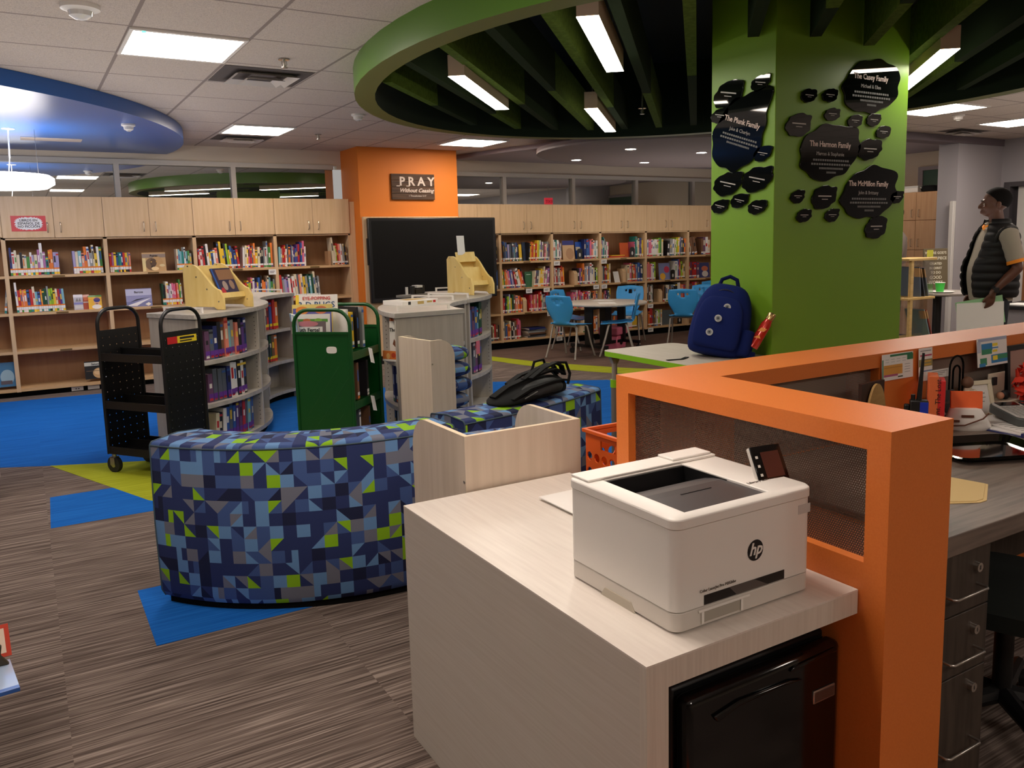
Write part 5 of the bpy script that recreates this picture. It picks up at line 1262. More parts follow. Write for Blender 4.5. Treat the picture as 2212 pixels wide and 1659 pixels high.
b = one(mat('side_notch', (190, 182, 166), .6)); b.prism([(-.06, .0), (.06, .0), (.045, .02), (-.045, .02)], -hx-.0012, -hx+.002, 'x'); obj('side_grip', b, None, t)
# top cover: frame pieces round the sunken output tray
z0, z1 = .212, .236
rx0, rx1, ry0, ry1 = -hx+.045, -hx+.275, -hy+.024, hy-.075
b = one(WHITE)
P0, P1 = rrect(hx+.002, hy+.002, .024, 8), rrect(hx-.004, hy-.004, .02, 8)
A = [b.v((*p, z0)) for p in P0]; B = [b.v((*p, z1-.005)) for p in P0]; B2 = [b.v((*p, z1)) for p in P1]
Q = [((rx0 if p[0] < 0 else rx1), (ry0 if p[1] < 0 else ry1)) for p in P1]; C_ = [b.v((*q, z1)) for q in Q]; D = [b.v((*q, z0)) for q in Q]
for i in range(len(P0)):
    j = (i+1) % len(P0); b.f([A[i], A[j], B[j], B[i]]); b.f([B[i], B[j], B2[j], B2[i]]); b.f([B2[i], B2[j], C_[j], C_[i]]); b.f([C_[i], C_[j], D[j], D[i]]); b.f([A[j], A[i], D[i], D[j]])
bmesh.ops.remove_doubles(b.bm, verts=C_+D, dist=1e-5)
b.box(-hx+.004, hx-.004, ry1+.002, hy-.006, z1, z1+.006); b.box(rx1-.02, hx-.012, ry1+.01, hy-.008, z1+.006, z1+.012)
obj('top_cover', b, None, t, .002)
b = one(mat('printer_dark', (66, 62, 64), .38)); n_ = 10; P = []
for i in range(n_+1):
    q = i/n_; y = ry0+(ry1-ry0)*q; z = z1-.004-(.002 if q < .5 else 0)-.05*max(0, (q-.35)/.65)**2.4
    P.append((y, z))
for (y, z), (y2, zz) in zip(P, P[1:]): b.poly([(rx0, y, z), (rx1, y, z), (rx1, y2, zz), (rx0, y2, zz)])
tr = obj('output_tray', b, None, t)
b = one(BLACK); b.box(rx0, rx1, ry1-.006, ry1, z0-.03, z1-.004); b.box(rx0, rx0+.002, ry0+.12, ry1, z0-.03, z1-.004); b.box(rx1-.002, rx1, ry0+.12, ry1, z0-.03, z1-.004); b.box(rx0, rx1, ry1-.05, ry1, z0-.03, z0-.026); obj('tray_throat', b, None, tr)
b = one(mat('printer_dark_line', (44, 40, 42), .4)); b.box(rx0+.08, rx0+.165, ry0+.1, ry0+.103, z1-.0062, z1-.0045); obj('paper_stop', b, None, tr)
cp = one(WHITE2); cp.X = at(hx-.028, -.085, z1+.026) @ Matrix.Rotation(-.12, 4, 'Z') @ Matrix.Rotation(-.5, 4, 'X'); X0 = cp.X.copy()
cp.box(-.042, .042, 0, .012, -.045, .045); q = obj('control_panel', cp, None, t, .004)
b = one(BLACKG); b.X = X0; b.box(-.042, .042, -.003, .0, -.045, .045); sc_ = obj('touch_screen', b, None, q, .003)
b = one(mat('screen_glow', (70, 34, 26), .3, emit=.15)); b.X = X0; b.poly([(-.018, -.0036, -.028), (.032, -.0036, -.028), (.032, -.0036, .03), (-.018, -.0036, .03)])
b.m(WHITEINK)
for z in (-.02, .0, .02): b.poly([(-.034, -.0036, z-.003), (-.027, -.0036, z-.003), (-.027, -.0036, z+.003), (-.034, -.0036, z+.003)])
obj('display', b, None, sc_, smooth=False)
b = MB(); b.m(INK); b.disc((.022, -hy-.0006, .128), .0225); lo = obj('logo_disc', b, None, t)
b = MB(); letters(b, WHITE, 'hp', .036, at(.022, -hy-.0012, .130) @ FRONT, .0006, .3); obj('logo', b, None, lo)
b = MB(); letters(b, mat('print_grey', (120, 112, 104), .6), 'Color LaserJet Pro M252dw', .0085, at(-hx+.112, -hy-.0012, .076) @ FRONT); letters(b, MATS['print_grey'], 'Library Lab Printer', .013, at(hx-.058, -hy+.085, z1+.0006)); obj('lettering', b, None, t)
b = one(LIGHTG); b.prism([(hx-.045, .178), (hx-.008, .178), (hx-.008, .198), (hx-.045, .198)], -hy-.0008, -hy, 'y'); obj('power_button', b, None, t)
b = one(WHITE2); b.box(-hx-.001, -hx+.0, -hy+.07, -hy+.13, z1-.016, z1-.004); obj('side_seam', b, None, t)
for i, l in enumerate(('lowest', 'middle', 'topmost')):
    b = one(PAPER); b.box(-.11, .11, -.14, .14, 0, .003); o = obj('paper_sheet', b); o.location = (1.36-.006*i, 1.90+.004*i, DZ+.001+.0034*i); tag(o, f'white paper behind the printer, {l} of three', 'paper', 'papers behind the printer')
b = one(BLACK); b.tube([(0, 0, .005), (-.01, .01, .03), (.0, .04, .035), (.06, .05, .01), (.1, .03, .006)], .006, 8); o = obj('power_cord', b); o.location = (1.235, 1.60, DZ); tag(o, 'black power cord behind the printer', 'cord')

# ------------------------------------------------------------------ orange L-shaped partition
t = thing('desk_partition', 'orange L-shaped desk partition with perforated metal panels', 'partition', (1.58, 1.5, 0)); o_ = t.location
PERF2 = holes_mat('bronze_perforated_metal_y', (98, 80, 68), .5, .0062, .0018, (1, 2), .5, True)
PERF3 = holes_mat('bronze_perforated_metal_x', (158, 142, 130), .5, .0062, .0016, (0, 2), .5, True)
PT = 1.093
b = L(one(ORANGE)); b.box(1.478, 1.695, 1.04, 1.765, 1.045, PT); b.box(1.478, 1.695, 1.04, 1.097, 0, 1.045); b.box(1.478, 1.695, 1.922, 1.98, 0, 1.045); b.box(1.478, 1.695, 1.097, 1.922, 0, .795)
b.box(1.478, 1.755, 1.765, 1.98, 1.045, PT); b.box(1.755, 4.6, 1.765, 1.98, 1.045, PT)
b.box(1.60, 1.755, 1.765, 1.98, 0, 1.045); b.box(2.43, 2.70, 1.765, 1.98, 0, 1.045); b.box(4.4, 4.6, 1.765, 1.98, 0, 1.045); b.box(1.755, 4.6, 1.79, 1.955, 0, .80)
obj('frame', b, None, t)
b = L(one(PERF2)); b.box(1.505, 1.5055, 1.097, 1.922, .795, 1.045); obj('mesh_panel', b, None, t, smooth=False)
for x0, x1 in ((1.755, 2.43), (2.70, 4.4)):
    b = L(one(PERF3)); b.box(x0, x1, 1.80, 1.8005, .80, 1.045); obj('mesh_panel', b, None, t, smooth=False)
b = L(one(mat('partition_lining', (120, 104, 94), .7))); b.box(2.70, 4.4, 1.90, 1.905, .80, 1.045); b.box(1.755, 2.43, 1.90, 1.905, .80, 1.045); obj('back_lining', b, None, t)

# ------------------------------------------------------------------ grey staff desk with drawers
ZT = .81
t = thing('staff_desk', 'grey brown woodgrain staff desk behind the orange partition', 'desk', (2.9, 1.4, 0)); o_ = t.location
b = L(one(GDESK)); b.box(1.70, 4.35, 1.055, 1.762, ZT-.05, ZT); obj('desktop', b, None, t, .002)
b = L(one(GDRAW)); b.box(4.2, 4.25, 1.1, 1.76, 0, ZT-.05); b.box(1.95, 4.2, 1.72, 1.74, .2, ZT-.05); obj('leg_panel', b, None, t)
t = thing('drawer_pedestal', 'grey brown three drawer pedestal under the staff desk', 'cabinet', (1.812, 1.35, 0)); o_ = t.location
b = L(one(GDRAW)); b.box(1.701, 1.923, 1.095, 1.70, .02, ZT-.051); obj('carcass', b, None, t)
for z0, z1_, hz, kz in ((.603, .752, .661, .706), (.447, .599, .502, .55), (.04, .443, .267, .401)):
    b = L(one(GDRAW)); b.box(1.702, 1.922, 1.07, 1.093, z0, z1_); d = obj('drawer', b, None, t, .0015)
    b = L(one(STEEL)); b.tube([(1.735, 1.07, hz), (1.735, 1.045, hz), (1.742, 1.038, hz), (1.862, 1.038, hz), (1.869, 1.045, hz), (1.869, 1.07, hz)], .0035, 10); obj('handle', b, None, d)
    b = L(one(CHROME)); b.cyl((1.862, 1.07, kz), (1.862, 1.058, kz), .0115, n=20); b.m(INK).box(1.861, 1.863, 1.0575, 1.0582, kz-.005, kz+.005); obj('lock', b, None, d)
# office chair at the right edge
t = thing('office_chair', 'dark office chair with casters under the staff desk', 'chair', (2.40, 1.28, 0), .3)
b = one(BLACK)
for i in range(5):
    a = 2*pi*i/5+2.55; b.tube([(0, 0, .11), (.15*cos(a), .15*sin(a), .10), (.29*cos(a), .29*sin(a), .082)], [.03, .024, .018], 8)
b.cyl((0, 0, .09), (0, 0, .40), .028); obj('base', b, None, t)
for i in range(5):
    a = 2*pi*i/5+2.55; x, y = .285*cos(a), .285*sin(a); b = one(BLACK)
    for s in (-1, 1): b.cyl((x-s*.008*sin(a), y+s*.008*cos(a), .031), (x-s*.026*sin(a), y+s*.026*cos(a), .031), .03, n=18)
    b.cyl((x, y, .03), (x, y, .085), .009); obj('caster', b, None, t)
b = one(mat('dark_green_seat', (16, 24, 20), .8)); rings_body(b, [(.39, 0, 0, .2, .2), (.40, 0, 0, .235, .23), (.45, 0, 0, .24, .235), (.475, 0, 0, .2, .2)]); obj('seat', b, None, t)

# ------------------------------------------------------------------ things on the staff desk
YM = 1.758
def paper_on_rail(name, x0, x1, z0, z1, label, draw, tilt=.04):
    t = thing(name, label, 'paper', ((x0+x1)/2, YM, z1)); t.rotation_euler = (-tilt, 0, 0)
    w, h = x1-x0, z1-z0; b = one(PAPER); b.box(-w/2, w/2, -.0012, -.0004, -h, 0); obj('sheet', b, None, t)
    b = MB(); draw(b, w, h); obj('print', b, None, t, smooth=False, recalc=False); return t
def rc(b, c, x0, x1, z0, z1, w, h, k=0):
    b.m(mat('print_%d_%d_%d' % c, c, .6)); y = -.0016-.0002*k; b.poly([(x0*w, y, -z1*h), (x1*w, y, -z1*h), (x1*w, y, -z0*h), (x0*w, y, -z0*h)])
def d1(b, w, h):
    rc(b, (40, 120, 80), -.25, .48, .03, .11, w, h); rc(b, (40, 120, 80), .3, .5, .08, .3, w, h, 1); rc(b, (222, 160, 70), -.45, .15, .42, .80, w, h); rc(b, (200, 140, 60), -.45, .15, .5, .54, w, h, 1); rc(b, (180, 90, 130), -.45, .0, .78, .86, w, h, 1); rc(b, (60, 80, 60), .0, .16, .88, .93, w, h); rc(b, (70, 140, 110), -.5, -.46, .2, 1, w, h)
    for i in range(4): rc(b, (160, 160, 160), .22, .4, .45+.1*i, .47+.1*i, w, h); rc(b, (190, 190, 190), -.4+.18*i, -.28+.18*i, .2, .22, w, h); rc(b, (190, 190, 190), -.4+.18*i, -.28+.18*i, .3, .32, w, h)
paper_on_rail('schedule_sheet', 2.43, 2.60, .998, 1.088, 'white schedule with orange and green table taped on the orange partition', d1)
def d2(b, w, h):
    rc(b, (190, 70, 100), -.4, .45, .2, .25, w, h); rc(b, (150, 140, 90), -.5, .5, .34, .56, w, h); rc(b, (214, 170, 70), -.1, .4, .38, .43, w, h, 1); rc(b, (214, 170, 70), -.1, .4, .48, .53, w, h, 1); rc(b, (110, 130, 170), -.4, .5, .68, .72, w, h); rc(b, (150, 150, 150), -.4, .4, .07, .1, w, h); rc(b, (60, 90, 160), -.5, -.3, .85, .95, w, h)
paper_on_rail('note_strip', 2.633, 2.712, .975, 1.092, 'narrow note strip with coloured bands taped on the orange partition', d2)
def d3(b, w, h):
    for i in range(3): rc(b, (130, 130, 130), -.4, .4-.1*i, .2+.2*i, .27+.2*i, w, h)
t = paper_on_rail('note_slip', 2.672, 2.815, .978, 1.008, 'small white typed slip hanging below the note strip', d3); t.location.y = YM-.004
def d4(b, w, h):
    B_, G_, Y_ = (40, 130, 190), (50, 140, 100), (240, 220, 50)
    rc(b, (170, 180, 206), -.46, .5, .02, .12, w, h); rc(b, (190, 196, 214), -.5, -.38, .1, .5, w, h); rc(b, B_, -.36, .0, .2, .45, w, h); rc(b, G_, -.36, -.02, .4, .58, w, h, 1); rc(b, Y_, .0, .18, .22, .32, w, h, 2); rc(b, Y_, .0, .16, .45, .53, w, h, 2); rc(b, B_, -.05, .5, .62, .92, w, h); rc(b, G_, .15, .5, .64, .8, w, h, 1); rc(b, Y_, .0, .16, .66, .82, w, h, 2); rc(b, G_, -.42, -.2, .7, .95, w, h, 1); rc(b, B_, -.45, -.25, .88, 1., w, h, 2); rc(b, B_, -.1, .2, .36, .4, w, h, 1)
paper_on_rail('calendar_sheet', 2.985, 3.185, .99, 1.097, 'blue, green and yellow block calendar taped on the orange partition', d4, .1)
def leaner(name, label, cat, x, y, w, h, tilt, parts, rz=0.):
    t = thing(name, label, cat, (x, y, ZT)); t.rotation_euler = (-tilt, 0, rz)
    for nm, m_, bx in parts:
        b = one(m_)
        for q in bx: b.box(*q)
        obj(nm, b, None, t, .001)
    return t
# egg shaped wooden easter sign in its dark box
t = thing('easter_sign', 'tan egg shaped wooden Easter sign standing by the perforated panel', 'sign', (2.33, 1.70, ZT), .1)
b = one(grain('tan_ply', (186, 150, 92), (170, 132, 76), (10, 10, 40), .6)); b.prism([(.052*cos(a)*(1-.12*sin(a)), .105+.095*sin(a)) for a in [2*pi*i/36 for i in range(36)]], -.004, .004, 'y'); e_ = obj('egg_board', b, None, t)
b = MB(); letters(b, mat('easter_brown', (120, 84, 40), .6), 'Easter', .028, at(.005, -.0048, .12) @ FRONT); obj('lettering', b, None, t)
b = one(mat('dark_walnut', (52, 28, 18), .6)); b.box(-.075, .06, .008, .02, 0, .205); obj('backing_box', b, None, t)
# walkie talkie
t = thing('walkie_talkie', 'black and blue two-way radio with long antenna behind the partition', 'radio', (2.44, 1.62, ZT), -.9)
b = one(BLACK); b.box(-.028, .028, -.018, .018, 0, .145); b.box(-.045, -.028, -.01, .01, .1, .13); obj('body', b, None, t, .004)
b = one(mat('radio_blue', (20, 50, 170), .35)); b.box(.002, .027, -.0195, -.017, .03, .14); obj('grip_plate', b, None, t, .001)
b = one(BLACK); b.cyl((.0, 0, .145), (.008, 0, .30), .0085, .004); obj('antenna', b, None, t)
b = one(BLACK); b.cyl((-.018, 0, .145), (-.018, 0, .162), .007); obj('knob', b, None, t)
# book with vertical title
t = thing('book', 'orange and red spined book standing upright beside the radio', 'book', (2.60, 1.655, ZT), -.95); w = .05
b = one(mat('spine_orange', (222, 110, 60), .5)); b.box(-.032, .0, 0, .09, 0, .20); b.m(mat('spine_red', (210, 40, 40), .5)); b.box(.0, .022, 0, .09, 0, .185); obj('cover', b, None, t, .002)
b = MB(); letters(b, mat('spine_brown', (60, 30, 20), .6), 'Heavens, The Lost', .024, at(.0, -.0006, .10) @ Matrix.Rotation(-pi/2, 4, 'Y') @ FRONT); obj('lettering', b, None, t)
# black plaque and wire paperclip
t = leaner('desk_plaque', 'black easel plaque with white lettering on the staff desk', 'plaque', 2.74, 1.69, .1, .1, .2, [('board', BLACK, [(-.05, .05, 0, .008, .0, .13)]), ('stand', BLACK, [(-.055, .055, -.03, .0, 0, .01)])])
b = MB(); letters(b, WHITEINK, 'classroom', .018, at(0, -.001, .05) @ FRONT); letters(b, MATS['print_grey'], 'wonderful', .016, at(0, -.001, .088) @ FRONT); obj('lettering', b, None, t)
t = thing('paperclip_holder', 'oversized black wire paperclip standing behind the plaque', 'desk ornament', (2.83, 1.735, ZT)); b = one(BLACKM)
def U(x0, x1, z0, z1, za): return [(x0, 0, za)]+[(x0, 0, z1)]+[((x0+x1)/2-(x1-x0)/2*cos(a), 0, z1+(x1-x0)/2*sin(a)) for a in [pi*i/10 for i in range(1, 10)]]+[(x1, 0, z1)]+[(x1, 0, z0)]
b.tube(U(-.042, .042, .08, .20, 0), .0035, 8); b.tube(U(-.02, .022, .08, .185, .1), .0035, 8); b.box(-.05, .05, -.012, .012, 0, .008); obj('wire', b, None, t)
# figurine
t = thing('figurine', 'small pale angel figurine with brown head and cloth bow', 'figurine', (2.885, 1.725, ZT))
b = one(mat('resin_cream', (206, 184, 160), .6)); b.lathe([(.001, 0), (.032, 0), (.03, .02), (.022, .07), (.014, .11), (.008, .122)], 20); obj('body', b, None, t)
b = one(mat('figurine_hair', (104, 70, 50), .7)); b.ball((0, 0, .14), .022); obj('head', b, None, t)
b = one(mat('bow_cloth', (222, 206, 184), .7))
for s in (-1, 1): b.ball((s*.02, -.014, .1), .02, .01, .014); b.tube([(0, -.018, .1), (s*.012, -.022, .06)], .005)
obj('bow', b, None, t)
# sneaker-like caddy with orange cards
t = thing('pencil_caddy', 'white rounded caddy with brown stripes holding orange cards', 'caddy', (2.755, 1.64, ZT), -.75)
b = one(WHITE); rings_body(b, [(0, 0, 0, .07, .035), (.012, 0, 0, .08, .04), (.045, -.004, 0, .066, .036), (.075, -.01, 0, .05, .03), (.078, -.01, 0, .04, .022)], e=.9); obj('shell', b, None, t)
b = one(mat('caddy_brown', (92, 48, 26), .6)); b.tube([(-.068, -.036, .018), (-.02, -.045, .022), (.04, -.038, .045), (.062, -.02, .06)], .0025, 6); b.box(-.03, .01, -.0385, -.034, .048, .056); b.box(-.065, -.035, -.036, -.031, .03, .038); obj('stripe', b, None, t)
for i, (x, l) in enumerate(((-.035, 'left'), (.012, 'right'))):
    b = one(mat('card_orange', (246, 108, 50), .6)); b.box(-.028, .028, -.006, .006, 0, .06); o = obj('card_pad', b, None, None, .001); o.location = (2.752+x*.73, 1.632-x*.68, ZT+.075); o.rotation_euler = (-.12, 0, -.75); tag(o, f'orange card pad in the white caddy, {l} one', 'card pad')
# cream picture frame
t = leaner('framed_picture', 'cream picture frame with white mat on the staff desk', 'frame', 2.97, 1.70, .09, .12, .25, [('frame', mat('frame_cream', (214, 206, 180), .5), [(-.055, .055, 0, .012, 0, .016), (-.055, .055, 0, .012, .124, .14), (-.055, -.039, 0, .012, .016, .124), (.039, .055, 0, .012, .016, .124)]), ('mat_board', PAPER, [(-.039, .039, .006, .009, .016, .124)]), ('print', mat('frame_print', (150, 150, 150), .6), [(-.025, .02, .005, .006, .09, .094), (-.025, .022, .005, .006, .075, .078), (-.025, .015, .005, .006, .06, .063)])], -.25)
# desk phone / calculator
t = thing('calculator', 'grey desk calculator with rounded black base', 'calculator', (2.95, 1.575, ZT+.022), -.5); t.rotation_euler = (.1, 0, -.5)
b = one(mat('calc_dark', (72, 76, 76), .45)); b.prism(rrect(.055, .10, .03), -.0, .03); obj('base', b, None, t, .004)
b = one(mat('calc_silver', (196, 196, 192), .4)); b.prism(rrect(.05, .092, .026), .03, .034); tp = obj('keyboard_plate', b, None, t, .001)
b = one(mat('calc_keys', (168, 168, 164), .5))
for i in range(5):
    for j in range(6): b.box(-.042+.018*i, -.028+.018*i, -.08+.019*j, -.066+.019*j, .034, .038)
obj('keys', b, None, tp, smooth=False)
b = one(BLACKG); b.box(-.038, .038, .045, .08, .034, .037); obj('display', b, None, tp)
# small memory box
t = thing('display_box', 'small clear box with wooden base and dark trinkets on the staff desk', 'display box', (3.11, 1.715, ZT))
b = one(grain('box_bamboo', (206, 170, 96), (190, 150, 80), (40, 40, 4), .5)); b.box(-.055, .055, -.03, .03, 0, .04); obj('base', b, None, t, .002)
b = one(mat('box_cream', (214, 206, 186), .5)); b.box(-.06, .06, -.035, .035, .04, .05); b.box(-.055, .055, .028, .032, .05, .15); obj('case', b, None, t, .001)
b = one(INK); b.box(-.035, -.01, .02, .028, .105, .135); b.ball((.012, .0, .068), .018, .018, .018); b.m(mat('trinket_tan', (206, 150, 120), .6)); b.ball((-.02, .0, .068), .014); obj('trinket', b, None, t)
# black framed picture leaning on the mesh
t = leaner('framed_picture', 'black framed picture leaning on the partition at the right edge', 'frame', 3.27, 1.735, .16, .2, .06, [('frame', BLACK, [(-.085, .085, 0, .012, 0, .02), (-.085, .085, 0, .012, .225, .245), (-.085, -.065, 0, .012, .02, .225), (.065, .085, 0, .012, .02, .225)]), ('picture', mat('picture_rose', (176, 140, 128), .6), [(-.065, .065, .006, .009, .02, .225)]), ('drawing', mat('drawing_brown', (130, 80, 66), .6), [(-.02, .015, .005, .006, .09, .15)])], 0)
# red paper flower
t = thing('paper_flower', 'large red orange paper pompom flower at the right edge', 'flower', (3.20, 1.62, ZT))
b = one(mat('flower_red', (222, 58, 36), .8)); rf = random.Random(5)
for i in range(110):
    z = 1-2*(i+.5)/110; a = i*2.39996; r = sqrt(max(0, 1-z*z)); d = V((r*cos(a), r*sin(a), z)); c = V((0, 0, .115))+d*.075
    u = d.cross(V((rf.uniform(-1, 1), rf.uniform(-1, 1), rf.uniform(-1, 1)))).normalized(); w_ = d.cross(u); s = rf.uniform(.018, .03)
    b.poly([c-u*s*.6, c+w_*s*.5+d*.012, c+u*s+d*.026, c-w_*s*.5+d*.016])
obj('petals', b, None, t, smooth=False)
b = one(mat('flower_core', (190, 40, 28), .8)); b.ball((0, 0, .115), .078); obj('core', b, None, t)
b = one(mat('vase_grey', (120, 116, 110), .4)); b.lathe([(.001, 0), (.03, 0), (.034, .03), (.025, .06), (.001, .06)], 16); obj('pot', b, None, t)
# notebooks, papers, binder, tray, folder
for i in range(3):
    b = one([mat('nb_white', (226, 222, 216), .5), mat('nb_lavender', (150, 150, 170), .5), mat('nb_cream', (222, 210, 190), .5)][i]); b.box(-.07, .07, -.09, .09, 0, .014); o = obj('notebook', b, None, None, .001); o.location = (3.16, 1.47+.006*i, ZT+.0145*i); o.rotation_euler = (0, 0, .2+.05*i); tag(o, f'thin notebook stacked at the right edge of the staff desk, {["lowest","middle","topmost"][i]}', 'notebook', 'notebooks at the right edge')
t = thing('binder', 'navy blue binder lying flat under papers on the staff desk', 'binder', (2.96, 1.575, ZT), -.08)
b = one(mat('binder_navy', (34, 44, 104), .3)); b.box(-.18, .16, -.13, .13, 0, .004); b.box(-.18, .16, -.135, -.128, 0, .014); obj('cover', b, None, t, .001)
b = one(PAPER); b.box(-.17, .15, -.125, .12, .004, .010); obj('sheets', b, None, t, .001)
b = one(PAPER); b.box(-.12, .12, -.09, .09, 0, .002); b.m(mat('print_grey2', (120, 120, 120), .6))
for i in range(6): b.box(-.1, .06+.01*(i % 3), -.07+.024*i, -.066+.024*i, .002, .0022)
o = obj('paper_sheet', b); o.location = (2.93, 1.52, ZT+.0115); o.rotation_euler = (0, 0, -.3); tag(o, 'loose printed paper on the navy binder', 'paper')
t = thing('serving_tray', 'glossy black plastic tray on the staff desk', 'tray', (2.50, 1.43, ZT), -.42)
GL = mat('black_gloss_plastic', (14, 11, 11), .08, spec=.6, coat=.5)
b = one(GL); b.prism(rrect(.14, .105, .03), 0, .004); obj('bottom', b, None, t)
b = one(GL); n_ = 28; A = rrect(.14, .105, .03, 6); B = rrect(.165, .13, .04, 6); C2 = rrect(.175, .14, .045, 6)
for P, Q, za, zb_ in ((A, B, .003, .022), (B, C2, .022, .02)):
    for i in range(len(P)): b.poly([(*P[i], za), (*P[(i+1) % len(P)], za), (*Q[(i+1) % len(P)], zb_), (*Q[i], zb_)])
obj('rim', b, None, t)
t = thing('folder', 'tan manila folder lying on the staff desk beside the partition end', 'folder', (2.075, 1.265, ZT), .0)
b = one(mat('manila', (214, 186, 128), .65)); b.prism([(-.15, -.06), (-.06, -.11), (-.03, -.11), (.105, -.035), (.105, -.02), (.08, .1), (-.15, .1)], 0, .0015); b.prism([(-.15, -.05), (-.06, -.10), (-.03, -.10), (.1, -.03), (.075, .1), (-.15, .1)], .0015, .003); obj('cover', b, None, t)
# ------------------------------------------------------------------ donor plaques on the green pillar
PLQ = mat('black_mirror_acrylic', (12, 15, 14), .03, spec=.6)
def leaf(w, h, seed, tip=.22):
    r_ = random.Random(seed); p1, p2, p3 = r_.uniform(0, 6), r_.uniform(0, 6), r_.uniform(0, 6); P = []
    n = 72
    for i in range(n):
        a = 2*pi*i/n; d = (a-radians(40)+pi) % (2*pi)-pi
        r = 1+.035*sin(7*a+p1)+.022*sin(11*a+p2)+.03*sin(3*a+p3)+tip*math.exp(-(d/.28)**2)
        u = r*cos(a-radians(38))*1.12; v = r*sin(a-radians(38))*.9
        P.append((u*cos(radians(38))-v*sin(radians(38)), u*sin(radians(38))+v*cos(radians(38))))
    x0, x1 = min(p[0] for p in P), max(p[0] for p in P); z0, z1 = min(p[1] for p in P), max(p[1] for p in P)
    return [((x-(x0+x1)/2)/(x1-x0)*w, (z-(z0+z1)/2)/(z1-z0)*h) for x, z in P]
def plaque(loc, rz, w, h, seed, label, title=None, sub=None, ang=0., lines=3, ts=None, tip=.22, group=None):
    t = thing('donor_plaque', label, 'plaque', loc, rz, group)
    b = one(PLQ); b.prism(leaf(w, h, seed, tip), -.012, -.002, 'y'); obj('plate', b, None, t, .0012)
    b = MB(); R = Matrix.Rotation(-ang, 4, 'Y'); y = -.0128
    if title:
        ts = ts or w*.088
        letters(b, mat('plaque_lettering', (206, 186, 176), .5), title, ts, R @ at(-.02*w, y, .06*h+ts*.6) @ FRONT, ts*.02)
        if sub: letters(b, mat('plaque_sub', (150, 146, 142), .5), sub, ts*.68, R @ at(-.02*w, y, .06*h-ts*.6) @ FRONT)
        b.m(mat('plaque_small', (96, 96, 94), .5)); b.X = R
        for i in range(lines):
            k = (.30, .33, .2, .08)[i % 4]*w; z = .06*h-ts*1.55-ts*.52*i; n_ = 16
            for q in range(n_):
                x0 = -k+2*k*q/n_; b.poly([(x0, y, z), (x0+2*k/n_*.78, y, z), (x0+2*k/n_*.78, y, z+ts*.26), (x0, y, z+ts*.26)])
        b.X = Matrix()
    else:
        b.m(mat('plaque_small_light', (176, 172, 166), .5)); b.X = R
        for z, k, q in ((.02*h, .26*w, .05*h), (-.1*h, .12*w, .03*h)): b.poly([(-k, y, z), (k, y, z), (k, y, z+q), (-k, y, z+q)])
        b.X = Matrix()
    obj('lettering', b, None, t, smooth=False, recalc=False)
RP = [(4.168, 2.323, .509, .309, 'C'), (3.649, 2.232, .125, .076), (3.816, 2.246, .13, .077), (3.838, 2.147, .131, .073), (4.032, 2.122, .127, .074), (4.197, 2.135, .129, .074), (4.286, 2.074, .134, .073), (3.572, 2.077, .205, .127, 'm'),
      (3.837, 1.939, .499, .312, 'H'), (4.169, 1.969, .219, .124, 'm'), (4.175, 1.733, .519, .307, 'M'), (3.575, 1.70, .116, .075), (3.791, 1.698, .208, .131, 'm'), (4.432, 1.704, .134, .075), (3.628, 1.598, .122, .076), (3.858, 1.599, .126, .076), (4.247, 1.529, .203, .132, 'm')]
BIG = dict(C=('The Casey Family', 'Michael & Ellen', 'large black plaque highest on the shaded pillar face, at its upper right'), H=('The Harmon Family', 'Marcus & Stephanie', 'large black plaque in the middle of the shaded pillar face'), M=('The McMillon Family', 'John & Brittany', 'large black plaque lowest of the three on the shaded pillar face'))
MED = iter(['medium black plaque at the left edge of the shaded face, under a small pair', 'medium black plaque right of the middle large plaque', 'medium black plaque between two large plaques, low on the shaded face', 'medium black plaque lowest of all on the shaded pillar face'])
SML = iter(['small black plaque, left of the top pair on the shaded face', 'small black plaque, right of the top pair on the shaded face', 'small black plaque under the top pair on the shaded face', 'small black plaque just above the middle large plaque, at its right end', 'small black plaque directly below the highest large plaque', 'small black plaque highest along the right edge below the top large plaque',
            'small pale reflecting plaque at the lower left of the shaded face', 'small plaque at the right edge beside the lowest large plaque', 'small black plaque, left of the bottom pair on the shaded face', 'small black plaque, right of the bottom pair on the shaded face'])
for i, p in enumerate(RP):
    loc = (p[0], PY0, p[1])
    if len(p) == 5 and p[4] in BIG: plaque(loc, 0, p[2], p[3], i, BIG[p[4]][2], BIG[p[4]][0], BIG[p[4]][1], 0, 4, .042, .16)
    elif len(p) == 5: plaque(loc, 0, p[2], p[3], i+30, next(MED), 'The Family' if 0 else None)
    else: plaque(loc, 0, p[2], p[3], i+50, next(SML))
LP = [(3.485, 2.275, .235, .142, 'medium black plaque at the upper left of the lit pillar face'), (3.248, 2.295, .14, .085, 'small black plaque at the upper right of the lit pillar face'), (3.552, 2.167, .142, .081, 'small black plaque at the left edge above the large lit face plaque'),
      (3.385, 2.06, .455, .43, 'largest black plaque, stretched diagonally across the lit pillar face'), (3.225, 1.928, .136, .08, 'small blue reflecting plaque right of the large plaque on the lit face'), (3.484, 1.785, .237, .132, 'medium white reflecting plaque, left of a pair on the lit face'), (3.264, 1.795, .223, .134, 'medium white reflecting plaque, right of a pair on the lit face'),
      (3.392, 1.689, .141, .077, 'small grey plaque, middle of the bottom three on the lit face'), (3.546, 1.664, .144, .079, 'small grey plaque, left of the bottom three on the lit face'), (3.259, 1.647, .139, .079, 'small grey plaque, right of the bottom three on the lit face')]
for i, (y, z, w, h, l) in enumerate(LP):
    if i == 3: plaque((PX0, y, z), -pi/2, w, h, 91, l, 'The Plunk Family', 'Jake & Charlyn', radians(-18), 3, .040, .5)
    else: plaque((PX0, y, z), -pi/2, w, h, 70+i, l, ang=radians(-12))

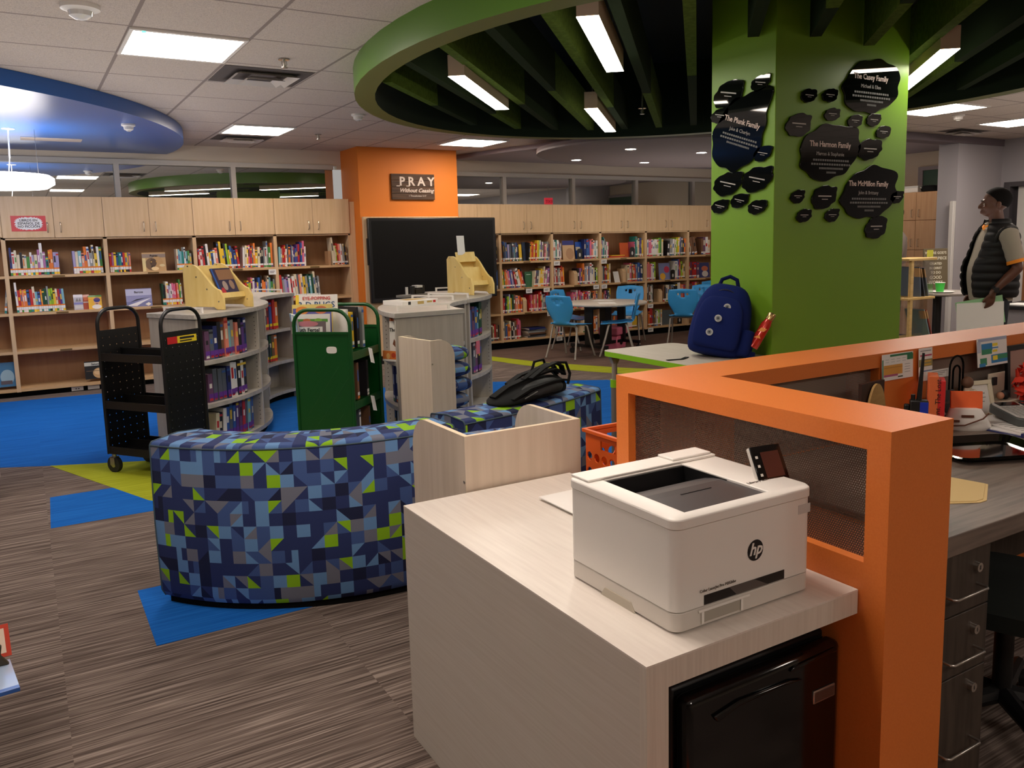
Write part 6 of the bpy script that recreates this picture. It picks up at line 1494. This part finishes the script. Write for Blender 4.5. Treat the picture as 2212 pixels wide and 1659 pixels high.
# PRAY sign on the orange column
SY = 9.80
t = thing('sign', 'dark rustic wood sign reading PRAY on the orange column', 'sign', (4.195, SY, 2.173))
WD = grain('rustic_dark_wood', (92, 66, 46), (64, 46, 34), (3, 40, 40), .7)
b = one(WD)
for i in range(4): b.box(-.285, .285, -.03, -.002, -.155+.0785*i, -.155+.0785*i+.076)
obj('planks', b, None, t, .002)
b = MB(); SG = mat('sign_lettering', (214, 196, 180), .6)
letters(b, SG, 'P R A Y', .145, at(.05, -.0312, .062) @ FRONT, .004); letters(b, SG, 'Without Ceasing', .066, at(.04, -.0312, -.045) @ FRONT, .0015, .35); letters(b, SG, '1 Thessalonians 5:17', .028, at(.05, -.0312, -.11) @ FRONT)
b.m(SG)
for x in (-.178, -.05):    # slab feet under the capitals
    b.box(x-.045, x+.0, -.0318, -.0312, .004, .014)
obj('lettering', b, None, t, smooth=False)
# wall screen
t = thing('wall_screen', 'large black flat panel screen on the orange column', 'television', (4.417, 9.695, 1.28))
b = one(mat('tv_frame', (20, 20, 22), .35)); b.box(-.866, .866, -.02, .045, -.513, .513); obj('frame', b, None, t, .012)
b = one(SCREEN); b.box(-.826, .826, -.0215, -.0195, -.455, .478); obj('screen', b, None, t)
b = one(BLACK); b.box(-.88, -.866, -.0, .03, -.05, .27); b.box(.866, .88, 0, .03, -.2, .3); obj('side_bracket', b, None, t)
b = one(BLACK); b.box(-.3, .3, .0, .045, -.58, -.5); obj('lower_box', b, None, t)

# ------------------------------------------------------------------ far right: cabinet, rack, high table
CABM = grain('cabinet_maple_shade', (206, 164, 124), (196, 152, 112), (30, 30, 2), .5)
t = thing('tall_cabinet', 'tall maple storage cabinet between the green pillar and the grey wall', 'cabinet', (10.45, 7.15, 0)); o_ = t.location
b = L(one(CABM)); b.box(10.2, 10.7, 6.37, 7.96, .1, 2.02); obj('carcass', b, None, t)
b = L(one(BLACK)); b.box(10.25, 10.7, 6.37, 7.96, 0, .1); obj('plinth', b, None, t)
for y0, y1, hs_ in ((6.375, 6.915, 1), (6.92, 7.44, -1), (7.445, 7.955, 1)):
    for z0, z1_, hz in ((.105, 1.252, 1.1), (1.258, 1.645, 1.35), (1.652, 2.015, 1.74)):
        b = L(one(CABM)); b.box(10.18, 10.199, y0, y1, z0, z1_); d = obj('door', b, None, t, .001)
        yh = (y1-.05 if hs_ > 0 else y0+.05)
        b = L(one(HANDLE)); b.tube([(10.18, yh, hz-.05), (10.152, yh, hz-.045), (10.15, yh, hz+.045), (10.18, yh, hz+.05)], .005, 8); obj('handle', b, None, d)
b = one(WHITE); b.box(-.1, .1, -.12, .12, 0, .085); b.m(LIGHTG); b.box(-.105, .105, -.125, .125, .06, .085); o = obj('storage_box', b, None, None, .003); o.location = (10.32, 7.05, 2.021); tag(o, 'white box on top of the tall cabinet, next to the pillar', 'box')
t = thing('tote_bag', 'black bag with white spots on top of the tall cabinet', 'bag', (10.33, 6.80, 2.021), radians(95))
b = one(BAGK); rings_body(b, [(0, 0, 0, .1, .06), (.01, 0, 0, .13, .08), (.05, .02, 0, .12, .07), (.08, .03, 0, .09, .05), (.085, .03, 0, .07, .03)]); obj('body', b, None, t)
b = one(WHITE)
for x, y, z in ((.13, .02, .03), (.12, .05, .055), (.115, -.03, .02), (.1, -.05, .06)): b.ball((x, y, z), .011, n=8, k=6)
obj('spot', b, None, t)
b = one(BAGK); b.tube([(-.06, 0, .07), (-.14, 0, .1), (-.19, .02, .03), (-.2, .02, .0)], .012, 8); obj('strap', b, None, t)
b = one(LIGHTG); b.box(-.03, .03, -.025, .025, 0, 1.85); o = obj('wall_raceway', b, None, None, .004); o.location = (9.74, 6.12, .01); tag(o, 'pale vertical cable raceway at the end of the grey wall', 'raceway')
# wooden book rack
RKX, RKY = 7.64, 5.2
PINE = grain('pine', (222, 190, 128), (208, 174, 108), (3, 30, 30), .5)
CLEAR = mat('clear_acrylic', (225, 225, 222), .06, spec=.5)
CLEAR.node_tree.nodes['Principled BSDF'].inputs['Transmission Weight'].default_value = 1.
CLEAR.node_tree.nodes['Principled BSDF'].inputs['Alpha'].default_value = .35
t = thing('book_rack', 'pine book rack with clear panels and slanted books beside the pillar', 'rack', (RKX, RKY, 0))
for z, x1 in ((1.225, .19), (.835, .18), (.42, .17), (.06, .17)):
    b = one(PINE); b.box(-.27, x1, -.14, .14, z-.012, z+.012); obj('shelf', b, None, t, .003)
for x in (-.2,):
    for y in (-.12, .12):
        b = one(PINE); b.box(x-.02, x+.02, y-.015, y+.015, 0, 1.213); obj('post', b, None, t)
b = one(CLEAR); b.box(.15, .155, -.13, .13, .07, 1.2); obj('clear_panel', b, None, t)
b = one(CLEAR); b.box(.0, .004, -.13, .13, .07, 1.2); obj('clear_panel', b, None, t)
for i, (x, z, ln, c) in enumerate(((-.13, .85, -.12, (96, 110, 130)), (-.06, .85, -.28, (86, 92, 104)), (.0, .85, -.3, (110, 120, 130)), (.05, .435, -.38, (120, 150, 160)), (.09, .435, -.4, (170, 80, 70)))):
    b = one(mat('rack_book_%d' % i, c, .5)); b.box(-.007, .007, -.12, .1, 0, .3); b.m(mat('rack_book_tan', (200, 160, 110), .6)); b.box(-.0072, .0072, -.121, -.06, .2, .29); o = obj('book', b, None, None, .001); o.location = (RKX+x+.1, RKY, z); o.rotation_euler = (0, ln, 0)
    tag(o, f'slanted thin picture book on the pine rack, {["upper shelf, first","upper shelf, second","upper shelf, third","lower shelf, blue","lower shelf, red"][i]}', 'book', 'books on the pine rack')
b = one(mat('yellow_note', (206, 206, 70), .6)); b.box(-.05, .05, -.002, .002, 0, .07); o = obj('sticky_note', b); o.location = (7.92, 5.2, 1.238); tag(o, 'yellow note standing on the pine rack', 'note')
# high table
t = thing('high_table', 'round grey high table with black pedestal behind the pine rack', 'table', (8.42, 5.42, 0))
b = one(mat('grey_tabletop', (168, 160, 154), .4)); b.lathe([(.001, .822), (.40, .822), (.405, .83), (.405, .845), (.001, .847)], 40); obj('tabletop', b, None, t)
b = one(BLACK); b.cyl((0, 0, .04), (0, 0, .80), .045); b.lathe([(.001, .79), (.16, .8), (.17, .82), (.001, .822)], 24); b.lathe([(.001, .0), (.3, 0), (.3, .012), (.06, .04), (.001, .04)], 28); obj('pedestal', b, None, t)
t = thing('paper_plate', 'white paper plate on the round high table', 'plate', (8.30, 5.30, .8475)); b = one(PAPER); b.lathe([(.001, 0), (.09, 0), (.13, .012), (.128, .014), (.088, .004), (.001, .004)], 32); obj('plate', b, None, t)
t = thing('paper_cup', 'bright green paper cup standing on the white plate', 'cup', (8.27, 5.30, .853)); b = one(mat('cup_green', (60, 196, 70), .45)); b.lathe([(.001, 0), (.036, 0), (.05, .1), (.047, .1), (.033, .004), (.001, .004)], 24); obj('cup', b, None, t)
b = one(PAPER); b.lathe([(.047, .098), (.052, .1), (.052, .104), (.047, .104)], 24); obj('rim', b, None, t)
t = thing('sign', 'dark lettered board leaning on the high table behind the green cup', 'sign', (8.69, 5.62, .8475)); t.rotation_euler = (-.06, 0, -.35)
b = one(mat('chalk_board', (96, 84, 62), .7)); b.box(-.155, .155, 0, .012, 0, .46); obj('board', b, None, t, .002)
b = MB(); CH = mat('chalk_letters', (206, 200, 180), .7)
for s, z, q in (('WE ARE GOD\'S', .41, .040), ('MASTERPIECE', .35, .046), ('CREATED', .29, .036), ('IN CHRIST', .24, .034), ('TO DO', .19, .040), ('GOOD', .135, .050), ('WORKS', .08, .050)): letters(b, CH, s, q, at(0, -.0008, z) @ FRONT, .001)
obj('lettering', b, None, t, smooth=False)
b = one(mat('poster_pink', (206, 170, 190), .6)); b.box(-.1, .1, -.002, .002, 0, .14); b.m(mat('poster_orange', (220, 150, 80), .6)); b.box(-.04, .05, -.0025, .002, -.12, 0); o = obj('flyer', b); o.location = (8.32, 5.62, .97); o.rotation_euler = (0, 0, -.35); tag(o, 'pink and orange flyer propped beside the lettered board', 'flyer')
b = one(WHITE); b.box(-.03, .03, -.004, .004, 0, .2); o = obj('card', b); o.location = (8.80, 5.36, .848); o.rotation_euler = (-.1, 0, -.5); tag(o, 'white card standing at the right of the high table', 'card')
# low dark counter behind the man
t = thing('low_counter', 'low grey counter with dark top behind the standing man', 'counter', (8.9, 4.62, 0), .2)
b = one(mat('counter_grey', (128, 124, 128), .6)); b.box(-.45, .3, -.2, .2, 0, .70); obj('body', b, None, t)
b = one(BLACK); b.box(-.47, .32, -.22, .22, .70, .735); obj('top', b, None, t, .003)
b = one(PAPER); b.box(-.12, .12, -.16, .16, 0, .01); o = obj('paper_sheet', b); o.location = (8.6, 4.55, .737); tag(o, 'white papers on the low dark counter behind the man', 'paper')
# left edge: wooden case end and low display with books
t = thing('case_end', 'wooden bookcase end at the left edge of the picture', 'bookcase', (-.40, 6.12, 0))
b = one(MAPLE); b.box(-.4, .165, -.18, .2, .06, .95); obj('carcass', b, None, t, .004)
b = one(BLACK); b.box(-.38, .145, -.16, .18, 0, .06); obj('plinth', b, None, t)
t = thing('display_ledge', 'low wooden ledge at the left edge holding picture books', 'shelf', (-.52, 2.93, 0))
b = one(MAPLE); b.box(-.3, .33, -.3, .3, .2, .225); b.box(-.3, .20, -.28, -.26, 0, .2); b.box(-.3, .20, .26, .28, 0, .2); obj('ledge', b, None, t, .003)
t = thing('book', 'glossy blue and white book lying at the lower left edge', 'book', (-.25, 2.85, .227), .12)
b = one(mat('gloss_blue_white', (176, 196, 226), .15, coat=.8)); b.box(-.2, .125, -.11, .11, 0, .012); b.m(mat('gloss_blue', (40, 90, 170), .15, coat=.8)); b.box(-.2, .125, -.1105, -.09, .0, .0125); obj('cover', b, None, t, .001)
t = thing('card', 'red bordered white card standing at the lower left edge', 'card', (-.22, 3.02, .227)); t.rotation_euler = (-.3, 0, .1)
b = one(mat('card_red', (206, 70, 50), .3, coat=.4)); b.box(-.1, .085, 0, .006, 0, .10); b.m(mat('card_cream', (236, 214, 196), .4)); b.box(-.1, .072, -.0008, 0, .012, .088); obj('sheet', b, None, t)
b = one(mat('figure_dark', (60, 50, 34), .5)); b.prism([(-.05, 0), (.05, 0), (.03, .03), (.035, .06), (.0, .09), (-.04, .05)], -.01, .01, 'y'); o = obj('desk_ornament', b, None, None, .003); o.location = (-.19, 2.94, .24); tag(o, 'small dark gold ornament on the blue book at the left edge', 'ornament')
# ------------------------------------------------------------------ people
def fuse(name, parts, mt, vox=.007, smooth_it=6):
    """union of tapered capsules / ellipsoids as ONE continuous surface (voxel remesh)"""
    b = MB()
    for p in parts:
        if p[0] == 'c':
            _, a, c, r0, r1 = p
            a, c = V(a), V(c); d = c-a; n_ = 14
            b.ball(a, r0, n=n_, k=8); b.ball(c, r1, n=n_, k=8)
            if d.length > 1e-5: b.cyl(a, c, r0, r1, n=n_)
        else:
            _, c, r, R = p; b.X = at(*c) @ (R or Matrix()); b.ball((0, 0, 0), *r, n=20, k=12); b.X = Matrix()
    me = mesh_of(name+'_src', b, smooth=False)
    o = bpy.data.objects.new('tmp', me); COL.objects.link(o)
    r = o.modifiers.new('r', 'REMESH'); r.mode = 'VOXEL'; r.voxel_size = vox
    s = o.modifiers.new('s', 'SMOOTH'); s.factor = .5; s.iterations = smooth_it
    dg = bpy.context.evaluated_depsgraph_get(); dg.update()
    m2 = bpy.data.meshes.new_from_object(o.evaluated_get(dg)); m2.name = name
    bpy.data.objects.remove(o); bpy.data.meshes.remove(me)
    m2.materials.clear(); m2.materials.append(mt); m2.shade_smooth()
    return m2
def mobj(name, me, parent):
    o = bpy.data.objects.new(name, me); COL.objects.link(o); o.parent = parent; return o
def chain(pts): return [('c', p[0], q[0], p[1], q[1]) for p, q in zip(pts, pts[1:])]
def hand_parts(w, fwd, down, side):
    """w wrist; palm runs along down; fingers curl towards fwd... side = thumb side"""
    w, f, d, s = V(w), V(fwd).normalized(), V(down).normalized(), V(side).normalized(); P = []
    for k in (-.026, -.009, .009, .026):
        a = w+d*.02+s*k*.7; c = w+d*.085+s*k; P.append(('c', a, c, .0125, .0115))
    for k, ln, cu in ((-.027, .052, .9), (-.009, .066, .75), (.009, .072, .7), (.027, .064, .6)):
        p0 = w+d*.088+s*k; p1 = p0+(d*cos(cu*.5)+f*sin(cu*.5))*ln*.45; p2 = p1+(d*cos(cu*1.1)+f*sin(cu*1.1))*ln*.33; p3 = p2+(d*cos(cu*1.6)+f*sin(cu*1.6))*ln*.25
        P += chain([(p0, .0098), (p1, .009), (p2, .0082), (p3, .0072)])
    t0 = w+d*.028+s*.026; t1 = t0+d*.03+s*.022+f*.012; t2 = t1+d*.028+s*.004+f*.014
    P += chain([(t0, .0135), (t1, .0115), (t2, .0088)])
    return P
def loft_torso(levels, n=40, gap=0., sx=1., puff=None):
    """levels: (z, rx, ryfront, ryback, cy). gap = half opening angle at the front (radians); returns MB"""
    b = MB(); R = []
    for z, rx, rf, rb, cy in levels:
        row_ = []
        N = n if gap == 0 else n+1
        for i in range(N):
            a = (2*pi*i/n) if gap == 0 else (gap+(2*pi-2*gap)*i/n)
            # a=0 at the front (-Y)
            y = -cos(a); x = sin(a); e = .82
            xx = rx*math.copysign(abs(x)**e, x); yy = (rf if y < 0 else rb)*math.copysign(abs(y)**e, y)
            row_.append(b.v((xx, cy+yy, z)))
        R.append(row_)
    for A, B in zip(R, R[1:]):
        m_ = len(A)
        for i in range(m_ if gap == 0 else m_-1): b.f([A[i], A[(i+1) % m_], B[(i+1) % m_], B[i]])
    return b
def person(loc, rz, label, skin, la, ra, top_mat, pants_mat, vest_mat=None, hair_len=0., belly=1., cuff=None, H=1.83, long_sleeve=False, head_yaw=0.):
    t = thing('person', label, 'person', loc, rz); k = H/1.83; t.scale = (k, k, k)
    SK = mat('skin_%d' % skin[0], skin, .42, spec=.5)
    P = []; HY = Matrix.Translation((0, .01, 0)) @ Matrix.Rotation(head_yaw, 4, 'Z') @ Matrix.Translation((0, 0, 1.6)) @ Matrix.Scale(1.07, 4) @ Matrix.Translation((0, -.01, -1.6))
    # head, neck
    P += [('e', (0, .012, 1.735), (.077, .098, .088), None), ('e', (0, -.022, 1.685), (.064, .075, .085), None), ('e', (0, -.052, 1.635), (.042, .042, .03), None), ('e', (0, -.03, 1.655), (.056, .055, .05), None)]
    P += chain([((0, .03, 1.48), .066), ((0, .018, 1.56), .06), ((0, .005, 1.64), .056)])
    P += chain([((0, -.094, 1.715), .008), ((0, -.112, 1.69), .0105), ((0, -.112, 1.675), .013)]); P += [('e', (-.014, -.1, 1.672), (.009, .01, .007), None), ('e', (.014, -.1, 1.672), (.009, .01, .007), None)]
    P += [('e', (0, -.087, 1.728), (.05, .012, .01), None), ('e', (0, -.096, 1.645), (.024, .011, .008), None), ('e', (0, -.094, 1.632), (.021, .012, .008), None)]
    for s in (-1, 1):
        P += [('e', (s*.079, .018, 1.69), (.011, .02, .031), None), ('e', (s*.042, -.074, 1.675), (.022, .018, .016), None)]
    R3 = Matrix.Rotation(head_yaw, 4, 'Z')
    P = [(('e', HY @ V(p[1]), tuple(q*1.07 for q in p[2]), R3) if p[0] == 'e' else (p if p[1][2] < 1.6 else ('c', HY @ V(p[1]), HY @ V(p[2]), p[3], p[4]))) for p in P]
    # torso core
    P += chain([((0, .02, .98), .12), ((0, .01, 1.2), .115), ((0, .015, 1.36), .12)])
    for s in (-1, 1):
        P += chain([((s*.05, .02, 1.47), .055), ((s*.185, .015, 1.46), .052)]); P += [('c', (s*.09, 0, 1.3), (s*.12, .01, 1.42), .08, .075)]
        P += chain([((s*.09, .01, .95), .085), ((s*.105, 0, .5), .06), ((s*.11, .015, .10), .042)]); P += chain([((s*.11, .02, .06), .036), ((s*.125, -.13, .035), .03)])
    for s, arm in ((1, la), (-1, ra)):
        sh, el, wr = arm['sh'], arm['el'], arm['wr']
        P += chain([(sh, .054), ((V(sh)+V(el))/2, .05), (el, .040), (V(el)*.65+V(wr)*.35, .041), (wr, .026)]); P += chain([(wr, .026), (V(wr)+V(arm['down']).normalized()*.03, .024)])
        P += hand_parts(wr, arm['fwd'], arm['down'], arm['side'])
    body = mobj('body', fuse('body', P, SK, .0068, 5), t)
    # eyes
    for s in (-1, 1):
        b = one(mat('eye_white', (222, 216, 208), .3)); b.X = HY; b.ball((s*.030, -.0775, 1.700), .0095, n=12, k=8); e = obj('eye', b, None, body)
        b = one(mat('eye_dark', (26, 16, 12), .2)); b.X = HY; b.ball((s*.030, -.0853, 1.700), .0045, .0026, .0045, n=10, k=6); obj('iris', b, None, e)
    # hair cap
    HR = mat('short_black_hair', (16, 13, 12), .9, spec=.15); b = one(HR); b.X = HY; R = []
    for j in range(12):
        a = pi/2*(1-j/11*1.52); 
        ring_ = []
        for i in range(32):
            th = 2*pi*i/32; 
            lo = a
            lim = -.36+.98*max(0, cos(th))**.6-.42*max(0, -cos(th))**.7
            q = max(lo, lim)
            ring_.append(b.v((.0835*sin(th)*cos(q), .014-.105*cos(th)*cos(q)*(1 if cos(th) < 0 else .985), 1.738+.0945*sin(q))))
        R.append(ring_)
    b.loft(R); obj('hair', b, None, t, ang=180)
    b = one(mat('brow_dark', (18, 12, 10), .9)); b.X = HY
    for s in (-1, 1): b.tube([(s*.016, -.1, 1.727), (s*.033, -.0985, 1.731), (s*.05, -.086, 1.725)], .0032, 6)
    obj('eyebrow', b, None, t)
    # shirt
    lv = [(.90, .178, .15*belly, .142, .01), (.98, .184, .165*belly, .14, .01), (1.08, .188, .18*belly, .135, .01), (1.18, .192, .178*belly, .136, .01), (1.28, .2, .158, .14, .012), (1.38, .208, .14, .138, .015), (1.45, .2, .118, .125, .02), (1.50, .165, .098, .108, .022), (1.53, .11, .085, .09, .02), (1.555, .078, .075, .07, .018)]
    b = loft_torso(lv); b.mats = [top_mat]; shp = obj('shirt', b, None, t, ang=180, sub=1)
    for s, arm in ((1, la), (-1, ra)):
        sh, el, wr = V(arm['sh']), V(arm['el']), V(arm['wr']); b = one(top_mat)
        inn = V((s*.12, .015, sh.z+.005))
        if long_sleeve: pts = [inn, sh+V((s*.012, 0, .0)), sh*.5+el*.5, el, el*.5+wr*.5, wr]; rr = [.075, .075, .066, .056, .05, .04]
        else: pts = [inn, sh+V((s*.012, 0, .0)), sh*.7+el*.3, sh*.3+el*.7, sh*.18+el*.82]; rr = [.078, .079, .074, .068, .069]
        b.tube(pts, rr, 20); sl = obj('sleeve', b, None, t, ang=180)
        if cuff:
            b = one(cuff); p0 = sh*.26+el*.74; p1 = sh*.16+el*.84; b.tube([p0, p1], [.0705, .0715], 20); obj('cuff', b, None, sl)
    b = one(top_mat)
    R = []
    for z, rx, ry, cy in ((1.535, .078, .078, .018), (1.575, .072, .072, .018), (1.565, .09, .092, .016)):
        R.append([b.v((rx*sin(2*pi*i/28), cy-ry*cos(2*pi*i/28), z-.02*max(0, cos(2*pi*i/28)))) for i in range(28)])
    b.loft(R, cap=False); co = obj('collar', b, None, t, ang=180)
    if cuff:
        b = one(cuff); b.tube([(-.05, -.062, 1.532), (-.02, -.085, 1.52), (.0, -.088, 1.50), (.02, -.085, 1.52), (.05, -.062, 1.532)], .008, 8); obj('collar_trim', b, None, co)
    # trousers and shoes
    P = [('e', (0, .012, .93), (.175, .145, .10), None)]
    for s in (-1, 1): P += chain([((s*.09, .01, .90), .10), ((s*.105, 0, .5), .078), ((s*.11, .015, .09), .062)])
    mobj('trousers', fuse('trousers', P, pants_mat, .012, 6), t)
    b = one(BLACK)
    for s in (-1, 1): b.ball((s*.12, -.07, .045), .05, .14, .046)
    obj('shoe', b, None, t)
    if vest_mat:
        lv = []
        n_ = 66
        base = [(.93, .205, .185*belly, .165, .01), (1.0, .222, .205*belly, .172, .01), (1.1, .226, .212*belly, .168, .01), (1.2, .228, .205*belly, .166, .01), (1.3, .226, .182, .166, .012), (1.4, .222, .155, .16, .015), (1.46, .200, .135, .146, .02), (1.51, .165, .112, .124, .022), (1.545, .112, .096, .104, .02)]
        for i in range(n_+1):
            z = .93+(1.545-.93)*i/n_
            for a, c in zip(base, base[1:]):
                if a[0] <= z <= c[0]+1e-9:
                    q = (z-a[0])/(c[0]-a[0]); r = [a[j]+(c[j]-a[j])*q for j in range(5)]; break
            pf = .012*abs(sin(pi*(z-.93)/.068))**.6
            lv.append((z, r[1]+pf, r[2]+pf, r[3]+pf, r[4]))
        b = loft_torso(lv, 48, .42); b.mats = [vest_mat]; v = obj('vest', b, None, t, ang=180)
        so = v.modifiers.new('s', 'SOLIDIFY'); so.thickness = .018; so.offset = -1
        # arm holes: ring of padding round the shoulder
        b = one(vest_mat)
        for s in (-1, 1): b.tube([(s*(.20+.018*cos(a)), .015+.085*sin(a), 1.40+.105*cos(a)) for a in [2*pi*i/24 for i in range(24)]], .016, 8, closed=True)
        obj('armhole', b, None, v)
        b = one(vest_mat); R = []
        for z, rx, ry in ((1.525, .105, .10), (1.578, .094, .095), (1.583, .102, .103), (1.525, .12, .116)):
            R.append([b.v((rx*sin(a), .02-ry*cos(a), z)) for a in [.75+(2*pi-1.5)*i/26 for i in range(27)]])
        for A, B in zip(R, R[1:]+R[:1]):
            for i in range(26): b.f([A[i], A[i+1], B[i+1], B[i]])
        obj('vest_collar', b, None, v, ang=180)
    return t
GRAYP = mat('grey_polo', (168, 160, 146), .8, spec=.1); ORC = mat('orange_cuff', (250, 150, 30), .7)
VESTM = mat('black_quilted_vest', (20, 20, 21), .55, spec=.35); TRO = mat('dark_trousers', (26, 30, 38), .85)
LA = dict(sh=(.215, .02, 1.44), el=(.262, .085, 1.175), wr=(.265, -.105, .985), down=(0, -.18, -1), fwd=(-1, -.1, 0), side=(0, -1, -.2))
RA_ = dict(sh=(-.215, .02, 1.44), el=(-.27, .06, 1.17), wr=(-.26, -.06, .94), down=(0, -.1, -1), fwd=(1, 0, 0), side=(0, -1, 0))
MAN = person((7.03, 4.03, 0), radians(234), 'man in a black quilted vest and grey polo with orange cuffs, holding papers', (92, 56, 40), LA, RA_, GRAYP, TRO, VESTM, belly=1.12, cuff=ORC, H=1.84, head_yaw=radians(-20))
b = one(BLACK); d = V(LA['wr'])-V(LA['el']); d.normalize(); p = V(LA['wr'])-d*.025
b.tube([p-d*.014, p+d*.014], .0335, 16); b.box(p.x+.026, p.x+.036, p.y-.018, p.y+.018, p.z-.02, p.z+.02); obj('wrist_watch', b, None, MAN)
MX = Matrix.Translation((7.03, 4.03, 0)) @ Matrix.Rotation(radians(234), 4, 'Z') @ Matrix.Scale(1.84/1.83, 4)
for i, (m_, l, dz, ry_) in enumerate(((PAPER, 'white paper stack held in the hand of the man in the vest', 0, .04), (mat('pale_green_paper', (150, 200, 150), .7), 'pale green sheet behind the white papers held by the man', .035, .16))):
    b = one(m_); b.box(-.0015-.004*(1-i), .0015, -.22, .16, -.13, .10); o = obj('paper_sheets', b); o.matrix_world = MX @ at(.248-.006*i, -.16, .80+dz) @ Matrix.Rotation(ry_, 4, 'X'); tag(o, l, 'papers')
LA2 = dict(sh=(.2, .02, 1.44), el=(.27, -.03, 1.2), wr=(.2, -.22, 1.12), down=(-.2, -1, -.2), fwd=(-1, 0, 0), side=(0, 0, 1)); RA2 = dict(sh=(-.2, .02, 1.44), el=(-.27, -.03, 1.2), wr=(-.2, -.22, 1.12), down=(.2, -1, -.2), fwd=(1, 0, 0), side=(0, 0, 1))
person((8.40, 6.0, 0), radians(235), 'person in a grey brown jacket, mostly hidden behind the green pillar', (176, 124, 100), LA2, RA2, mat('grey_brown_jacket', (92, 80, 72), .8), TRO, long_sleeve=True, H=1.80)

# ------------------------------------------------------------------ light
w = bpy.data.worlds.new('world'); SC.world = w; w.use_nodes = True
bg = w.node_tree.nodes['Background']; bg.inputs[0].default_value = (.9, .86, .82, 1); bg.inputs[1].default_value = .25
def bounce_fill(x, y, z, sx, sy, p, col=(1, .93, .87)):  # unseen upward area lamp, added as ambient bounce to brighten ceiling and dim areas
    l = bpy.data.lights.new('bounce_fill', 'AREA'); l.shape = 'RECTANGLE'; l.size = sx; l.size_y = sy; l.energy = p; l.color = col; l.spread = pi
    o = bpy.data.objects.new('bounce_fill', l); COL.objects.link(o); o.location = (x, y, z); o.rotation_euler = (pi, 0, 0)
bounce_fill(.2, 6.6, 1.5, 3.0, 5.5, 20); bounce_fill(.2, .5, 1.5, 3.5, 5.0, 17); bounce_fill(8.2, 1.4, 1.5, 3.5, 6.0, 22); bounce_fill(8.2, 8.6, 1.1, 3.0, 2.0, 12)
SC.view_settings.view_transform = 'Standard'; SC.view_settings.look = 'None'; SC.view_settings.exposure = 0.68; SC.view_settings.gamma = 1.0
cy = SC.cycles
cy.max_bounces = 7; cy.diffuse_bounces = 4; cy.glossy_bounces = 4; cy.transmission_bounces = 4; cy.transparent_max_bounces = 8
cy.caustics_reflective = False; cy.caustics_refractive = False; cy.sample_clamp_indirect = 6.0; cy.use_denoising = True
